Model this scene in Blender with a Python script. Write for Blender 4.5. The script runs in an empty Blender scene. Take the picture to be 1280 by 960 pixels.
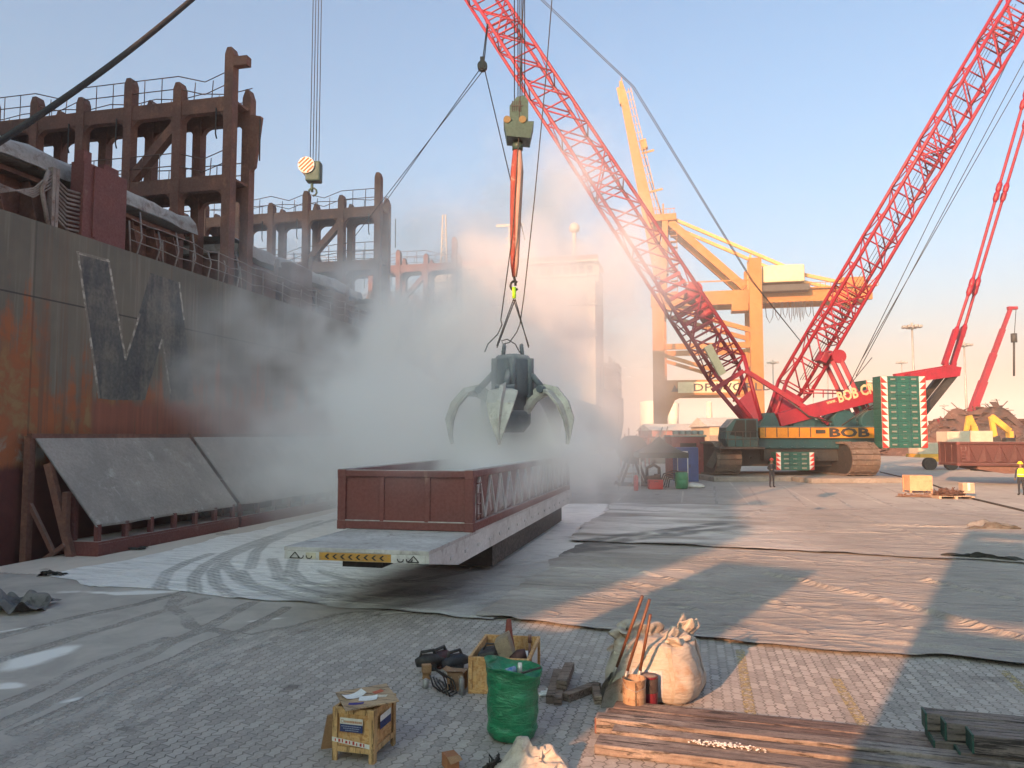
import bpy, bmesh, math, random
import numpy as np
from mathutils import Vector, Matrix, noise as mnoise
random.seed(7); RNG = np.random.default_rng(11)
R = math.radians
SC = bpy.context.scene
COL = SC.collection
# ---------------------------------------------------------------- camera geometry helpers (photo pixels 1280x960)
F = 960.0; CAMH = 3.0; PITCH = math.atan(65 / 960.0)
cp, sp = math.cos(PITCH), math.sin(PITCH)
QA = R(13); ca, sa = math.cos(QA), math.sin(QA)
def ray(px, py):
    a = (px - 640) / F; b = (480 - py) / F
    return (a, cp - b * sp, sp + b * cp)
def P(px, py, Y):
    d = ray(px, py); k = Y / d[1]
    return Vector((d[0] * k, Y, CAMH + d[2] * k))
def G(px, py, z=0.0):
    d = ray(px, py); k = (z - CAMH) / d[2]
    return Vector((d[0] * k, d[1] * k, z))
def Q(t, s, z=0.0):            # quay frame: t across the quay, s along it
    return Vector((t * ca + s * sa, -t * sa + s * ca, z))
def TS(p):
    return Vector((p[0] * ca - p[1] * sa, p[0] * sa + p[1] * ca, p[2]))
def PT(px, py, t):
    d = ray(px, py); k = t / (d[0] * ca - d[1] * sa)
    return TS((d[0] * k, d[1] * k, CAMH + d[2] * k))
def PS(px, py, s):
    d = ray(px, py); k = s / (d[0] * sa + d[1] * ca)
    return TS((d[0] * k, d[1] * k, CAMH + d[2] * k))
# ---------------------------------------------------------------- objects
FR = {}
def tag(o, label=None, cat=None, group=None, kind=None):
    if label: o['label'] = label
    if cat: o['category'] = cat
    if group: o['group'] = group
    if kind: o['kind'] = kind
    return o
def thing(name, label, cat, loc=(0, 0, 0), rz=0.0, group=None):
    o = bpy.data.objects.new(name, None); COL.objects.link(o)
    o.empty_display_size = 0.2
    o.location = loc; o.rotation_euler = (0, 0, rz)
    FR[o] = Matrix.Translation(Vector(loc)) @ Matrix.Rotation(rz, 4, 'Z')
    return tag(o, label, cat, group)
def children(o): return [c for c in bpy.data.objects if c.parent == o]
def dup(o, loc=None, rz=None, label=None, parent=None, scale=None):
    c = o.copy(); COL.objects.link(c)
    if parent is not None: c.parent = parent
    if loc is not None: c.location = loc
    if rz is not None: c.rotation_euler = (0, 0, rz)
    if scale is not None: c.scale = scale
    if label: c['label'] = label
    for ch in children(o): dup(ch, parent=c)
    return c
class MB:
    def __init__(s): s.v = []; s.f = []; s.sm = []; s.mi = []; s.m = 0
    def _add(s, vs, fs, smooth=False):
        b = len(s.v); s.v += [Vector(v) for v in vs]
        for f in fs:
            s.f.append([i + b for i in f]); s.sm.append(smooth); s.mi.append(s.m)
        return s
    def box(s, lo, hi):
        (a, b, c), (d, e, f) = lo, hi
        return s._add([(a, b, c), (d, b, c), (d, e, c), (a, e, c), (a, b, f), (d, b, f), (d, e, f), (a, e, f)],
                      [(0, 3, 2, 1), (4, 5, 6, 7), (0, 1, 5, 4), (1, 2, 6, 5), (2, 3, 7, 6), (3, 0, 4, 7)])
    def obox(s, c, x, y, z):   # oriented box by half-vectors
        c, x, y, z = map(Vector, (c, x, y, z))
        vs = [c - x - y - z, c + x - y - z, c + x + y - z, c - x + y - z, c - x - y + z, c + x - y + z, c + x + y + z, c - x + y + z]
        fl = [(0, 3, 2, 1), (4, 5, 6, 7), (0, 1, 5, 4), (1, 2, 6, 5), (2, 3, 7, 6), (3, 0, 4, 7)]
        if x.cross(y).dot(z) < 0: fl = [f[::-1] for f in fl]
        return s._add(vs, fl)
    def bbox(s, c, x, y, z, bev):  # bevelled oriented box (chamfered)
        c = Vector(c); x, y, z = Vector(x), Vector(y), Vector(z)
        bm = bmesh.new(); bmesh.ops.create_cube(bm, size=2.0)
        lx, ly, lz = x.length, y.length, z.length
        for v in bm.verts: v.co = Vector((v.co.x * lx, v.co.y * ly, v.co.z * lz))
        bmesh.ops.bevel(bm, geom=bm.edges[:], offset=bev, segments=2, affect='EDGES', profile=0.5)
        X, Y, Z = x.normalized(), y.normalized(), z.normalized()
        bm.verts.index_update()
        vs = [c + X * v.co.x + Y * v.co.y + Z * v.co.z for v in bm.verts]
        fs = [[v.index for v in f.verts] for f in bm.faces]; bm.free()
        return s._add(vs, fs)
    def bar(s, p, q, w, h, up=(0, 0, 1)):
        p, q, up = Vector(p), Vector(q), Vector(up)
        d = (q - p)
        if d.length < 1e-6: return s
        n = d.normalized(); a = n.cross(up)
        if a.length < 1e-4: a = n.cross(Vector((0, 1, 0)))
        a.normalize(); b = a.cross(n).normalized()
        return s.obox((p + q) / 2, d / 2, a * w / 2, b * h / 2)
    def tube(s, pts, r, n=6, cap=True, smooth=True):
        pts = [Vector(p) for p in pts]
        rs = r if isinstance(r, (list, tuple)) else [r] * len(pts)
        vs = []; fs = []; prev = None
        for i, p in enumerate(pts):
            d = (pts[min(i + 1, len(pts) - 1)] - pts[max(i - 1, 0)]).normalized()
            if prev is None:
                a = d.cross(Vector((0, 0, 1)))
                if a.length < 1e-3: a = d.cross(Vector((0, 1, 0)))
            else: a = prev - d * prev.dot(d)
            a.normalize(); prev = a; b = d.cross(a)
            for k in range(n):
                t = 2 * math.pi * k / n
                vs.append(p + (a * math.cos(t) + b * math.sin(t)) * rs[i])
        for i in range(len(pts) - 1):
            for k in range(n):
                fs.append((i * n + k, i * n + (k + 1) % n, (i + 1) * n + (k + 1) % n, (i + 1) * n + k))
        s._add(vs, fs, smooth)
        if cap:
            b = len(s.v) - len(vs)
            s.f.append([b + k for k in range(n)][::-1]); s.sm.append(False); s.mi.append(s.m)
            s.f.append([b + (len(pts) - 1) * n + k for k in range(n)]); s.sm.append(False); s.mi.append(s.m)
        return s
    def cyl(s, p, q, r, n=16, r2=None): return s.tube([p, q], [r, r if r2 is None else r2], n)
    def lathe(s, prof, c=(0, 0, 0), n=20, smooth=True, cap=True, fn=None):
        vs = []; fs = []
        for i, (r, z) in enumerate(prof):
            for k in range(n):
                t = 2 * math.pi * k / n
                p = Vector((r * math.cos(t), r * math.sin(t), z))
                if fn: p = fn(p, t, i)
                vs.append(Vector(c) + p)
        for i in range(len(prof) - 1):
            for k in range(n):
                fs.append((i * n + k, i * n + (k + 1) % n, (i + 1) * n + (k + 1) % n, (i + 1) * n + k))
        if cap:
            fs.append([k for k in range(n)][::-1]); fs.append([(len(prof) - 1) * n + k for k in range(n)])
        return s._add(vs, fs, smooth)
    def prism(s, outline, ext):     # outline: list of 3D points, ext: vector
        n = len(outline); o = [Vector(p) for p in outline]; e = Vector(ext)
        nor = Vector((0, 0, 0))
        for i in range(n): nor += (o[i] - o[0]).cross(o[(i + 1) % n] - o[0])
        if nor.dot(e) > 0: o = o[::-1]
        return s._add(o + [p + e for p in o], [list(range(n)), [n + i for i in range(n)][::-1]] + [(i, n + i, n + (i + 1) % n, (i + 1) % n) for i in range(n)])
    def quad(s, *p): return s._add(p, [tuple(range(len(p)))])
    def grid(s, vs, nu, nv, smooth=True, closeu=False):
        fs = []
        for j in range(nv - 1):
            for i in range(nu - (0 if closeu else 1)):
                fs.append((j * nu + i, j * nu + (i + 1) % nu, (j + 1) * nu + (i + 1) % nu, (j + 1) * nu + i))
        return s._add(vs, fs, smooth)
    def mesh_of(s, o, mat=None, smooth=False):
        me = o
        return s._add([v.co for v in me.vertices], [list(p.vertices) for p in me.polygons], smooth)
    def text(s, txt, size, org, xd, yd, thick=0.01, align='LEFT', bold=0.0, squeeze=1.0):
        cu = bpy.data.curves.new('lettering', 'FONT'); cu.body = txt; cu.size = size; cu.extrude = thick / 2; cu.align_x = align
        cu.offset = bold; cu.resolution_u = 2
        ob = bpy.data.objects.new('lettering', cu); COL.objects.link(ob)
        dg = bpy.context.evaluated_depsgraph_get()
        me = bpy.data.meshes.new_from_object(ob.evaluated_get(dg))
        xd = Vector(xd).normalized(); yd = Vector(yd).normalized(); zd = xd.cross(yd)
        s._add([Vector(org) + xd * v.co.x * squeeze + yd * v.co.y + zd * v.co.z for v in me.vertices], [list(p.vertices) for p in me.polygons])
        bpy.data.objects.remove(ob); bpy.data.curves.remove(cu); bpy.data.meshes.remove(me)
        return s
    def build(s, name, mat, parent=None, sp='w', attrs=None):
        if sp == 't': vs = [Q(*v) for v in s.v]
        else: vs = s.v
        loc = Vector((0, 0, 0))
        if parent is not None and sp != 'l':
            inv = FR[parent].inverted(); vs = [inv @ v for v in vs]
        elif parent is None:
            xs = [v.x for v in vs]; ys = [v.y for v in vs]; zs = [v.z for v in vs]
            loc = Vector(((min(xs) + max(xs)) / 2, (min(ys) + max(ys)) / 2, min(zs)))
            vs = [v - loc for v in vs]
        me = bpy.data.meshes.new(name)
        me.from_pydata([tuple(v) for v in vs], [], s.f)
        me.polygons.foreach_set('use_smooth', s.sm)
        mats = mat if isinstance(mat, (list, tuple)) else [mat]
        for m in mats: me.materials.append(m)
        if len(mats) > 1: me.polygons.foreach_set('material_index', s.mi)
        if attrs:
            for k, arr in attrs.items():
                a = me.attributes.new(k, 'FLOAT', 'POINT'); a.data.foreach_set('value', np.asarray(arr, dtype=np.float32))
        me.update()
        o = bpy.data.objects.new(name, me); COL.objects.link(o); o.location = loc
        if parent is not None:
            o.parent = parent; FR[o] = FR[parent]
        else: FR[o] = Matrix.Translation(loc)
        return o
def build_each(mb, name, mat, parent=None, sp='w'):
    # one object per connected piece
    par = list(range(len(mb.v)))
    def fd(i):
        while par[i] != i: par[i] = par[par[i]]; i = par[i]
        return i
    for f in mb.f:
        for i in f[1:]: par[fd(f[0])] = fd(i) if fd(f[0]) != fd(i) else par[fd(f[0])]
    gs = {}
    for f, s_ in zip(mb.f, mb.sm): gs.setdefault(fd(f[0]), []).append((f, s_))
    out = []
    for fl in gs.values():
        ids = sorted({i for f, _ in fl for i in f}); mp = {j: k for k, j in enumerate(ids)}
        m2 = MB(); m2.v = [mb.v[j] for j in ids]; m2.f = [[mp[i] for i in f] for f, _ in fl]; m2.sm = [q for _, q in fl]; m2.mi = [0] * len(fl)
        out.append(m2.build(name, mat, parent, sp))
    return out
# ---------------------------------------------------------------- materials
class NT:
    def __init__(s, m): s.t = m.node_tree; s.n = s.t.nodes; s.l = s.t.links
    def a(s, typ, ins=None, **pr):
        n = s.n.new(typ)
        for k, v in pr.items(): setattr(n, k, v)
        for k, v in (ins or {}).items():
            if isinstance(v, bpy.types.NodeSocket): s.l.new(v, n.inputs[k])
            else: n.inputs[k].default_value = v
        return n
    def m(s, op, a, b=0.0, c=0.0, clamp=False): return s.a('ShaderNodeMath', {0: a, 1: b, 2: c}, operation=op, use_clamp=clamp).outputs[0]
    def mr(s, v, a, b, c=0.0, d=1.0, smooth=True):
        return s.a('ShaderNodeMapRange', {0: v, 1: a, 2: b, 3: c, 4: d}, interpolation_type='SMOOTHSTEP' if smooth else 'LINEAR').outputs[0]
    def mix(s, f, a, b, mode='MIX'):
        n = s.a('ShaderNodeMix', {0: f}, data_type='RGBA', blend_type=mode)
        for k, v in ((6, a), (7, b)):
            if isinstance(v, bpy.types.NodeSocket): s.l.new(v, n.inputs[k])
            else: n.inputs[k].default_value = (*v[:3], 1)
        return n.outputs[2]
    def noise(s, vec, scale, detail=4.0, rough=0.55, dist=0.0):
        return s.a('ShaderNodeTexNoise', {'Vector': vec, 'Scale': scale, 'Detail': detail, 'Roughness': rough, 'Distortion': dist}).outputs[0]
    def map(s, vec, loc=(0, 0, 0), rot=(0, 0, 0), sc=(1, 1, 1)):
        return s.a('ShaderNodeMapping', {0: vec, 1: loc, 2: rot, 3: sc}).outputs[0]
    def pos(s): return s.a('ShaderNodeNewGeometry').outputs['Position']
    def obj(s): return s.a('ShaderNodeTexCoord').outputs['Object']
    def ts(s): return s.map(s.pos(), rot=(0, 0, QA))
    def xyz(s, v): return s.a('ShaderNodeSeparateXYZ', {0: v}).outputs
def newmat(name):
    m = bpy.data.materials.new(name); m.use_nodes = True
    t = NT(m); b = t.n['Principled BSDF']
    return m, t, b
MATS = {}
def grime(name, c1, c2=None, c3=None, sc=2.0, f3=(0.52, 0.72), rough=0.7, metal=0.0, bump=0.15, bsc=None, streak=0.0, spec=0.4, local=True, dust=0.0, rv=0.15):
    """Painted / weathered surface: c1 base, c2 broad tonal change, c3 worn or stained patches, vertical streaks, dust settled on upward faces."""
    if name in MATS: return MATS[name]
    m, t, b = newmat(name)
    p = t.obj() if local else t.pos()
    c2 = c2 or tuple(x * 0.72 for x in c1)
    f = t.mr(t.noise(p, sc, 5, 0.6), 0.32, 0.68)
    col = t.mix(f, c1, c2)
    if c3:
        n3 = t.noise(p, sc * 2.3, 7, 0.68, 0.4)
        if streak:
            st = t.noise(t.map(p, sc=(3.2 * sc, 3.2 * sc, 0.22 * sc)), 1.0, 5, 0.6)
            n3 = t.m('ADD', t.m('MULTIPLY', n3, 1 - streak), t.m('MULTIPLY', st, streak))
        col = t.mix(t.mr(n3, *f3), col, c3)
    fine = t.noise(p, sc * 14, 4, 0.6)
    col = t.mix(t.mr(fine, 0.3, 0.75, 0, 0.35), col, tuple(x * 0.55 for x in c1))
    if dust:
        nz = t.xyz(t.a('ShaderNodeNewGeometry').outputs['Normal'])[2]
        d = t.m('MULTIPLY', t.mr(nz, 0.2, 0.9), t.mr(t.noise(p, sc * 1.7, 5), 0.3, 0.6, 0.35, 1.0))
        col = t.mix(t.m('MULTIPLY', d, dust), col, (0.5, 0.48, 0.46))
    t.l.new(col, b.inputs['Base Color'])
    t.l.new(t.mr(fine, 0.3, 0.7, max(rough - rv, 0.05), min(rough + rv, 1)), b.inputs['Roughness'])
    b.inputs['Metallic'].default_value = metal
    b.inputs['Specular IOR Level'].default_value = spec
    if bump:
        bn = t.a('ShaderNodeBump', {'Height': t.noise(p, bsc or sc * 9, 6, 0.65), 'Strength': bump, 'Distance': 0.02})
        t.l.new(bn.outputs[0], b.inputs['Normal'])
    MATS[name] = m
    return m
def plain(name, c, rough=0.6, metal=0.0, emit=None): return grime(name, c, tuple(x * 0.85 for x in c), sc=3.0, rough=rough, metal=metal, bump=0.05)
RUST = grime('rusty_steel', (0.19, 0.085, 0.065), (0.12, 0.06, 0.05), (0.27, 0.125, 0.08), sc=0.9, rough=0.85, bump=0.3, streak=0.4, dust=0.35, f3=(0.5, 0.68))
RUSTD = grime('dark_rust', (0.15, 0.075, 0.058), (0.09, 0.05, 0.043), (0.22, 0.11, 0.075), sc=1.3, rough=0.9, bump=0.3, streak=0.4, dust=0.3)
BINRED = grime('oxide_red_paint', (0.17, 0.052, 0.048), (0.135, 0.045, 0.044), (0.30, 0.18, 0.15), sc=1.2, f3=(0.56, 0.74), rough=0.7, bump=0.12, streak=0.5, dust=0.75)
CRRED = grime('crane_red_paint', (0.27, 0.010, 0.030), (0.21, 0.009, 0.025), (0.14, 0.012, 0.02), sc=0.9, f3=(0.5, 0.7), rough=0.5, bump=0.05, streak=0.3)
TEAL = grime('crane_teal_paint', (0.006, 0.056, 0.070), (0.005, 0.042, 0.054), (0.035, 0.055, 0.058), sc=0.9, f3=(0.48, 0.68), rough=0.5, bump=0.06, streak=0.5, dust=0.3)
CWGREEN = grime('counterweight_green', (0.007, 0.085, 0.072), (0.006, 0.065, 0.056), (0.04, 0.09, 0.078), sc=0.9, f3=(0.48, 0.7), rough=0.55, bump=0.06, streak=0.4)
BLACK = grime('greasy_black', (0.02, 0.02, 0.022), (0.035, 0.032, 0.03), (0.06, 0.05, 0.045), sc=1.5, rough=0.6, bump=0.1)
RUBBER = grime('rubber', (0.022, 0.022, 0.023), (0.03, 0.03, 0.03), (0.07, 0.065, 0.06), sc=3, rough=0.85, bump=0.15)
CABLE = grime('steel_cable', (0.045, 0.043, 0.045), (0.03, 0.03, 0.03), sc=2, rough=0.6, metal=0.3, bump=0.1)
STSY = grime('gantry_yellow_paint', (0.31, 0.112, 0.010), (0.265, 0.094, 0.009), (0.22, 0.09, 0.025), sc=0.12, rough=0.55, bump=0.02, streak=0.3)
CREAM = grime('cream_panel', (0.55, 0.44, 0.29), (0.5, 0.40, 0.26), sc=0.1, rough=0.6, bump=0.02)
WHITE = grime('white_paint', (0.5, 0.43, 0.35), (0.44, 0.375, 0.30), (0.32, 0.23, 0.16), sc=0.15, f3=(0.6, 0.8), rough=0.6, bump=0.03, streak=0.5)
REDP = plain('signal_red', (0.55, 0.03, 0.025), 0.5)
WHITEP = plain('signal_white', (0.62, 0.6, 0.57), 0.5)
ORANGE = grime('orange_band', (0.55, 0.21, 0.015), (0.45, 0.165, 0.012), (0.3, 0.14, 0.04), sc=0.6, rough=0.45, bump=0.02)
GLASS = grime('dark_glass', (0.012, 0.014, 0.016), (0.016, 0.018, 0.02), sc=0.6, rough=0.2, bump=0.0, spec=0.25, rv=0.04)
TRACK = grime('track_steel', (0.17, 0.12, 0.095), (0.11, 0.085, 0.075), (0.26, 0.2, 0.16), sc=2.0, rough=0.75, metal=0.2, bump=0.2)
CONC = grime('grey_concrete', (0.36, 0.33, 0.31), (0.28, 0.26, 0.245), (0.2, 0.18, 0.17), sc=0.8, rough=0.9, bump=0.2)
GALV = grime('galvanised_steel', (0.36, 0.35, 0.34), (0.28, 0.275, 0.27), sc=0.8, rough=0.55, metal=0.4, bump=0.05)
CLAW = grime('worn_grab_steel', (0.46, 0.435, 0.42), (0.34, 0.325, 0.315), (0.16, 0.12, 0.10), sc=3.2, f3=(0.54, 0.70), rough=0.6, metal=0.2, bump=0.3, dust=0.4)
GRABB = grime('grab_blue_grey', (0.075, 0.095, 0.125), (0.05, 0.065, 0.085), (0.11, 0.12, 0.13), sc=1.8, rough=0.55, bump=0.1, streak=0.5, dust=0.4)
# ================================================================ camera, light, sky, air
cam = bpy.data.cameras.new('camera'); cam.sensor_width = 36; cam.lens = 36 * F / 1280; cam.clip_end = 9000; cam.clip_start = 0.05
co = bpy.data.objects.new('camera', cam); COL.objects.link(co); co.location = (0, 0, CAMH); co.rotation_euler = (R(90) + PITCH, 0, 0)
SC.camera = co
SUN_EL = R(17); SUN_AZ = R(213.2)        # compass azimuth the sun stands at (clockwise from +Y)
sd = Vector((math.sin(SUN_AZ) * math.cos(SUN_EL), math.cos(SUN_AZ) * math.cos(SUN_EL), math.sin(SUN_EL)))
sun = bpy.data.lights.new('sun', 'SUN'); sun.energy = 4.3; sun.color = (1.0, 0.47, 0.23); sun.angle = R(0.53)
so = bpy.data.objects.new('sun', sun); COL.objects.link(so); so.rotation_euler = (-sd).to_track_quat('-Z', 'Y').to_euler(); so.location = sd * 60
w = bpy.data.worlds.new('World'); SC.world = w; w.use_nodes = True
t = NT(w); sky = t.a('ShaderNodeTexSky', sky_type='NISHITA', sun_disc=False, sun_elevation=SUN_EL, sun_rotation=SUN_AZ, air_density=1.0, dust_density=7.0, ozone_density=1.0, altitude=0)
bg = t.n['Background']; t.l.new(t.mix(1.0, sky.outputs[0], (0.68, 1.04, 1.17), 'MULTIPLY'), bg.inputs[0]); bg.inputs[1].default_value = 0.096
SC.view_settings.view_transform = 'Standard'; SC.view_settings.look = 'None'; SC.view_settings.gamma = 1; SC.view_settings.exposure = 1.62
SC.render.engine = 'CYCLES'
cy = SC.cycles; cy.use_denoising = True; cy.use_adaptive_sampling = True; cy.adaptive_threshold = 0.02; cy.max_bounces = 10; cy.diffuse_bounces = 3; cy.glossy_bounces = 2; cy.transmission_bounces = 2; cy.volume_bounces = 8
cy.volume_step_rate = 2.0; cy.volume_max_steps = 160; cy.caustics_reflective = False; cy.caustics_refractive = False; cy.sample_clamp_indirect = 4
def volmat(name):
    m = bpy.data.materials.new(name); m.use_nodes = True
    t = NT(m); t.n.remove(t.n['Principled BSDF'])
    v = t.a('ShaderNodeVolumePrincipled'); t.l.new(v.outputs[0], t.n['Material Output'].inputs['Volume'])
    return m, t, v
m, t, v = volmat('haze_air'); v.inputs['Color'].default_value = (0.95, 0.85, 0.81, 1); v.inputs['Density'].default_value = 0.0008; v.inputs['Anisotropy'].default_value = 0.0
hz = MB().box((-1500, -400, -4), (1500, 3050, 101)).build('haze', m); hz['kind'] = 'stuff'
# ================================================================ numpy noise for displaced sheets
def vnoise(x, y, seed=0):
    xi = np.floor(x).astype(np.int64); yi = np.floor(y).astype(np.int64); fx = x - xi; fy = y - yi
    fx = fx * fx * (3 - 2 * fx); fy = fy * fy * (3 - 2 * fy)
    def h(a, b):
        n = (a * 374761393 + b * 668265263 + seed * 974634721) & 0x7fffffff
        n = ((n ^ (n >> 13)) * 1274126177) & 0x7fffffff
        return ((n ^ (n >> 16)) & 0xffff) / 65535.0
    return (h(xi, yi) * (1 - fx) + h(xi + 1, yi) * fx) * (1 - fy) + (h(xi, yi + 1) * (1 - fx) + h(xi + 1, yi + 1) * fx) * fy
def fbm(x, y, o=4, seed=0):
    s = 0; a = 0.5; n = 0
    for i in range(o): s = s + a * vnoise(x * 2 ** i, y * 2 ** i, seed + i * 17); n += a; a *= 0.5
    return s / n
def segdist(x, y, a, b):
    dx, dy = b[0] - a[0], b[1] - a[1]; L = dx * dx + dy * dy + 1e-9
    u = np.clip(((x - a[0]) * dx + (y - a[1]) * dy) / L, 0, 1)
    return np.hypot(x - a[0] - u * dx, y - a[1] - u * dy), u
def linedist(x, y, pts):
    d = np.full(x.shape, 1e9)
    for a, b in zip(pts, pts[1:]): d = np.minimum(d, segdist(x, y, a, b)[0])
    return d
# ================================================================ ground, quay edge and water
m, t, b = newmat('quay_paving')
p = t.ts(); x, y, z = t.xyz(p)
wob = t.m('MULTIPLY', t.m('PINGPONG', y, 0.055), 0.55)         # zig-zag sides of the interlocking blocks
wob2 = t.m('MULTIPLY', t.m('PINGPONG', x, 0.11), 0.32)
cv = t.a('ShaderNodeCombineXYZ', {0: t.m('ADD', y, wob2), 1: t.m('ADD', x, wob), 2: 0.0}).outputs[0]
br = t.a('ShaderNodeTexBrick', {'Vector': cv, 'Scale': 1.0, 'Mortar Size': 0.008, 'Mortar Smooth': 0.35, 'Brick Width': 0.225, 'Row Height': 0.1125, 'Color1': (0.244, 0.224, 0.207, 1), 'Color2': (0.431, 0.390, 0.359, 1), 'Mortar': (0.094, 0.085, 0.076, 1), 'Bias': -0.1})
n1 = t.noise(p, 0.35, 6, 0.6); n2 = t.noise(p, 1.4, 6, 0.65, 0.6); n3 = t.noise(p, 28, 4, 0.6)
bcol = t.mix(t.mr(n1, 0.35, 0.7, 0, 0.5), br.outputs[0], (0.418, 0.366, 0.325))
bcol = t.mix(t.mr(n2, 0.5, 0.75, 0, 0.6), bcol, (0.248, 0.220, 0.196))
bcol = t.mix(t.mr(n3, 0.4, 0.7, 0, 0.35), bcol, (0.522, 0.470, 0.427))
# concrete slabs beyond the block paving
sl = t.a('ShaderNodeTexBrick', {'Vector': t.map(p, loc=(0.4, 1.6, 0)), 'Scale': 1.0, 'Mortar Size': 0.05, 'Mortar Smooth': 0.3, 'Brick Width': 4.6, 'Row Height': 4.2, 'offset': 0.0} if False else {'Vector': t.map(p, loc=(0.4, 1.6, 0)), 'Scale': 1.0, 'Mortar Size': 0.045, 'Mortar Smooth': 0.3, 'Brick Width': 2.9, 'Row Height': 5.0, 'Color1': (0.339, 0.305, 0.275, 1), 'Color2': (0.392, 0.354, 0.314, 1), 'Mortar': (0.522, 0.470, 0.415, 1)}, offset=0.0)
ccol = t.mix(t.mr(n1, 0.3, 0.7), sl.outputs[0], (0.287, 0.256, 0.230))
ccol = t.mix(t.mr(n2, 0.45, 0.72, 0, 0.55), ccol, (0.444, 0.390, 0.348))
far = t.mr(y, 33.2, 34.0)
edge = t.m('MULTIPLY', t.mr(x, -12.6, -13.0), t.mr(y, 40, 38))  # concrete cope strip along the water
smooth_c = t.m('MAXIMUM', far, edge)
col = t.mix(far, bcol, ccol)
col = t.mix(edge, col, t.mix(n2, (0.522, 0.458, 0.404), (0.679, 0.598, 0.528)))
# spilled pale powder, dragged along the lorry paths
dx = t.m('ADD', x, t.m('MULTIPLY', t.m('SUBTRACT', t.noise(p, 0.5, 3), 0.5), 1.6))
m1 = t.mr(dx, -4.2, -7.2)
m1 = t.m('MULTIPLY', m1, t.mr(y, 34, 26))
st = t.noise(t.map(p, rot=(0, 0, R(-24)), sc=(1.3, 0.30, 1)), 1.0, 7, 0.68, 1.1)
powd = t.m('MULTIPLY', m1, t.mr(st, 0.36, 0.62, 0.15, 1.0))
col = t.mix(t.m('MULTIPLY', powd, 0.35), col, (0.731, 0.659, 0.595))
st2 = t.noise(t.map(p, loc=(3, 7, 0), rot=(0, 0, R(-30)), sc=(1.1, 0.3, 1)), 1.0, 3, 0.5, 0.5)
powd2 = t.m('MULTIPLY', t.mr(dx, -6.0, -7.6), t.mr(st2, 0.56, 0.60))
powd2 = t.m('MULTIPLY', powd2, t.mr(y, 13, 12))
col = t.mix(t.m('MULTIPLY', powd2, 0.0), col, (0.750, 0.750, 0.708))
pat = t.m('MULTIPLY', t.mr(t.noise(t.map(p, rot=(0, 0, R(10)), sc=(1.6, 0.55, 1)), 1.0, 6, 0.62, 0.8), 0.6, 0.74), t.mr(y, 34, 30))
col = t.mix(t.m('MULTIPLY', pat, 0.45), col, (0.627, 0.561, 0.511))
# oil stains
oil = t.m('MULTIPLY', t.mr(t.noise(t.map(p, loc=(5, 2, 0)), 0.75, 4, 0.55, 0.4), 0.64, 0.74), 0.65)
col = t.mix(oil, col, (0.035, 0.033, 0.033))
t.l.new(col, b.inputs['Base Color']); b.inputs['Roughness'].default_value = 0.85; b.inputs['Specular IOR Level'].default_value = 0.3
h = t.m('ADD', t.m('MULTIPLY', t.m('MULTIPLY', br.outputs[1], t.m('SUBTRACT', 1.0, smooth_c)), t.m('SUBTRACT', t.m('MULTIPLY', powd, 0.6), 1.0)), t.m('MULTIPLY', t.noise(p, 16, 6, 0.7), 0.55))
bn = t.a('ShaderNodeBump', {'Height': h, 'Strength': 0.7, 'Distance': 0.012}); t.l.new(bn.outputs[0], b.inputs['Normal'])
PAVE = m
g = MB()
QE = -15.55
g._add([Q(QE, -300, 0), Q(2500, -300, 0), Q(2500, 2900, 0), Q(QE, 2900, 0), Q(QE, -300, -3.5), Q(QE, 2900, -3.5)], [(0, 1, 2, 3), (0, 3, 5, 4)])
go = g.build('quay_ground', PAVE); go['kind'] = 'structure'
WATER = grime('harbour_water', (0.02, 0.028, 0.03), (0.03, 0.035, 0.035), sc=0.05, rough=0.15, bump=0.4, bsc=1.2)
wo = MB()._add([Q(-1400, -300, -2.6), Q(QE - 0.01, -300, -2.6), Q(QE - 0.01, 2900, -2.6), Q(-1400, 2900, -2.6)], [(0, 1, 2, 3)]).build('harbour_water', WATER); wo['kind'] = 'structure'
# yellow bay lines painted on the paving (worn)
m, t, b = newmat('worn_yellow_paint')
p = t.pos(); f = t.mr(t.noise(p, 14, 6, 0.7), 0.40, 0.62)
t.l.new(t.mix(t.noise(p, 4, 3), (0.36, 0.28, 0.12), (0.42, 0.34, 0.17)), b.inputs['Base Color']); b.inputs['Roughness'].default_value = 0.8; t.l.new(f, b.inputs['Alpha'])
YEL = m
k = MB()
for a, c in (((1044, 848), (1082, 912)), ((925, 812), (940, 905)), ((1254, 838), (1290, 872))):
    a, c = G(*a, .004), G(*c, .004); n = (c - a).normalized().cross(Vector((0, 0, 1))) * 0.06
    k.quad(a - n, c - n, c + n, a + n)
ko = k.build('road_marking', YEL); ko['kind'] = 'structure'
m, t, b = newmat('worn_white_paint')
p = t.pos(); f = t.mr(t.noise(p, 3, 6, 0.7), 0.42, 0.60)
b.inputs['Base Color'].default_value = (0.42, 0.39, 0.36, 1); b.inputs['Roughness'].default_value = 0.8; t.l.new(f, b.inputs['Alpha'])
k = MB()
for i in range(7):
    a = G(893 + i * 43, 608 + i * 0.5, .004); c = G(897 + i * 62, 640 + i * 1.5, .004)
    n = (c - a).normalized().cross(Vector((0, 0, 1))) * 0.07
    k.quad(a - n, c - n, c + n, a + n)
ko = k.build('road_marking', m); ko['kind'] = 'structure'
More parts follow.
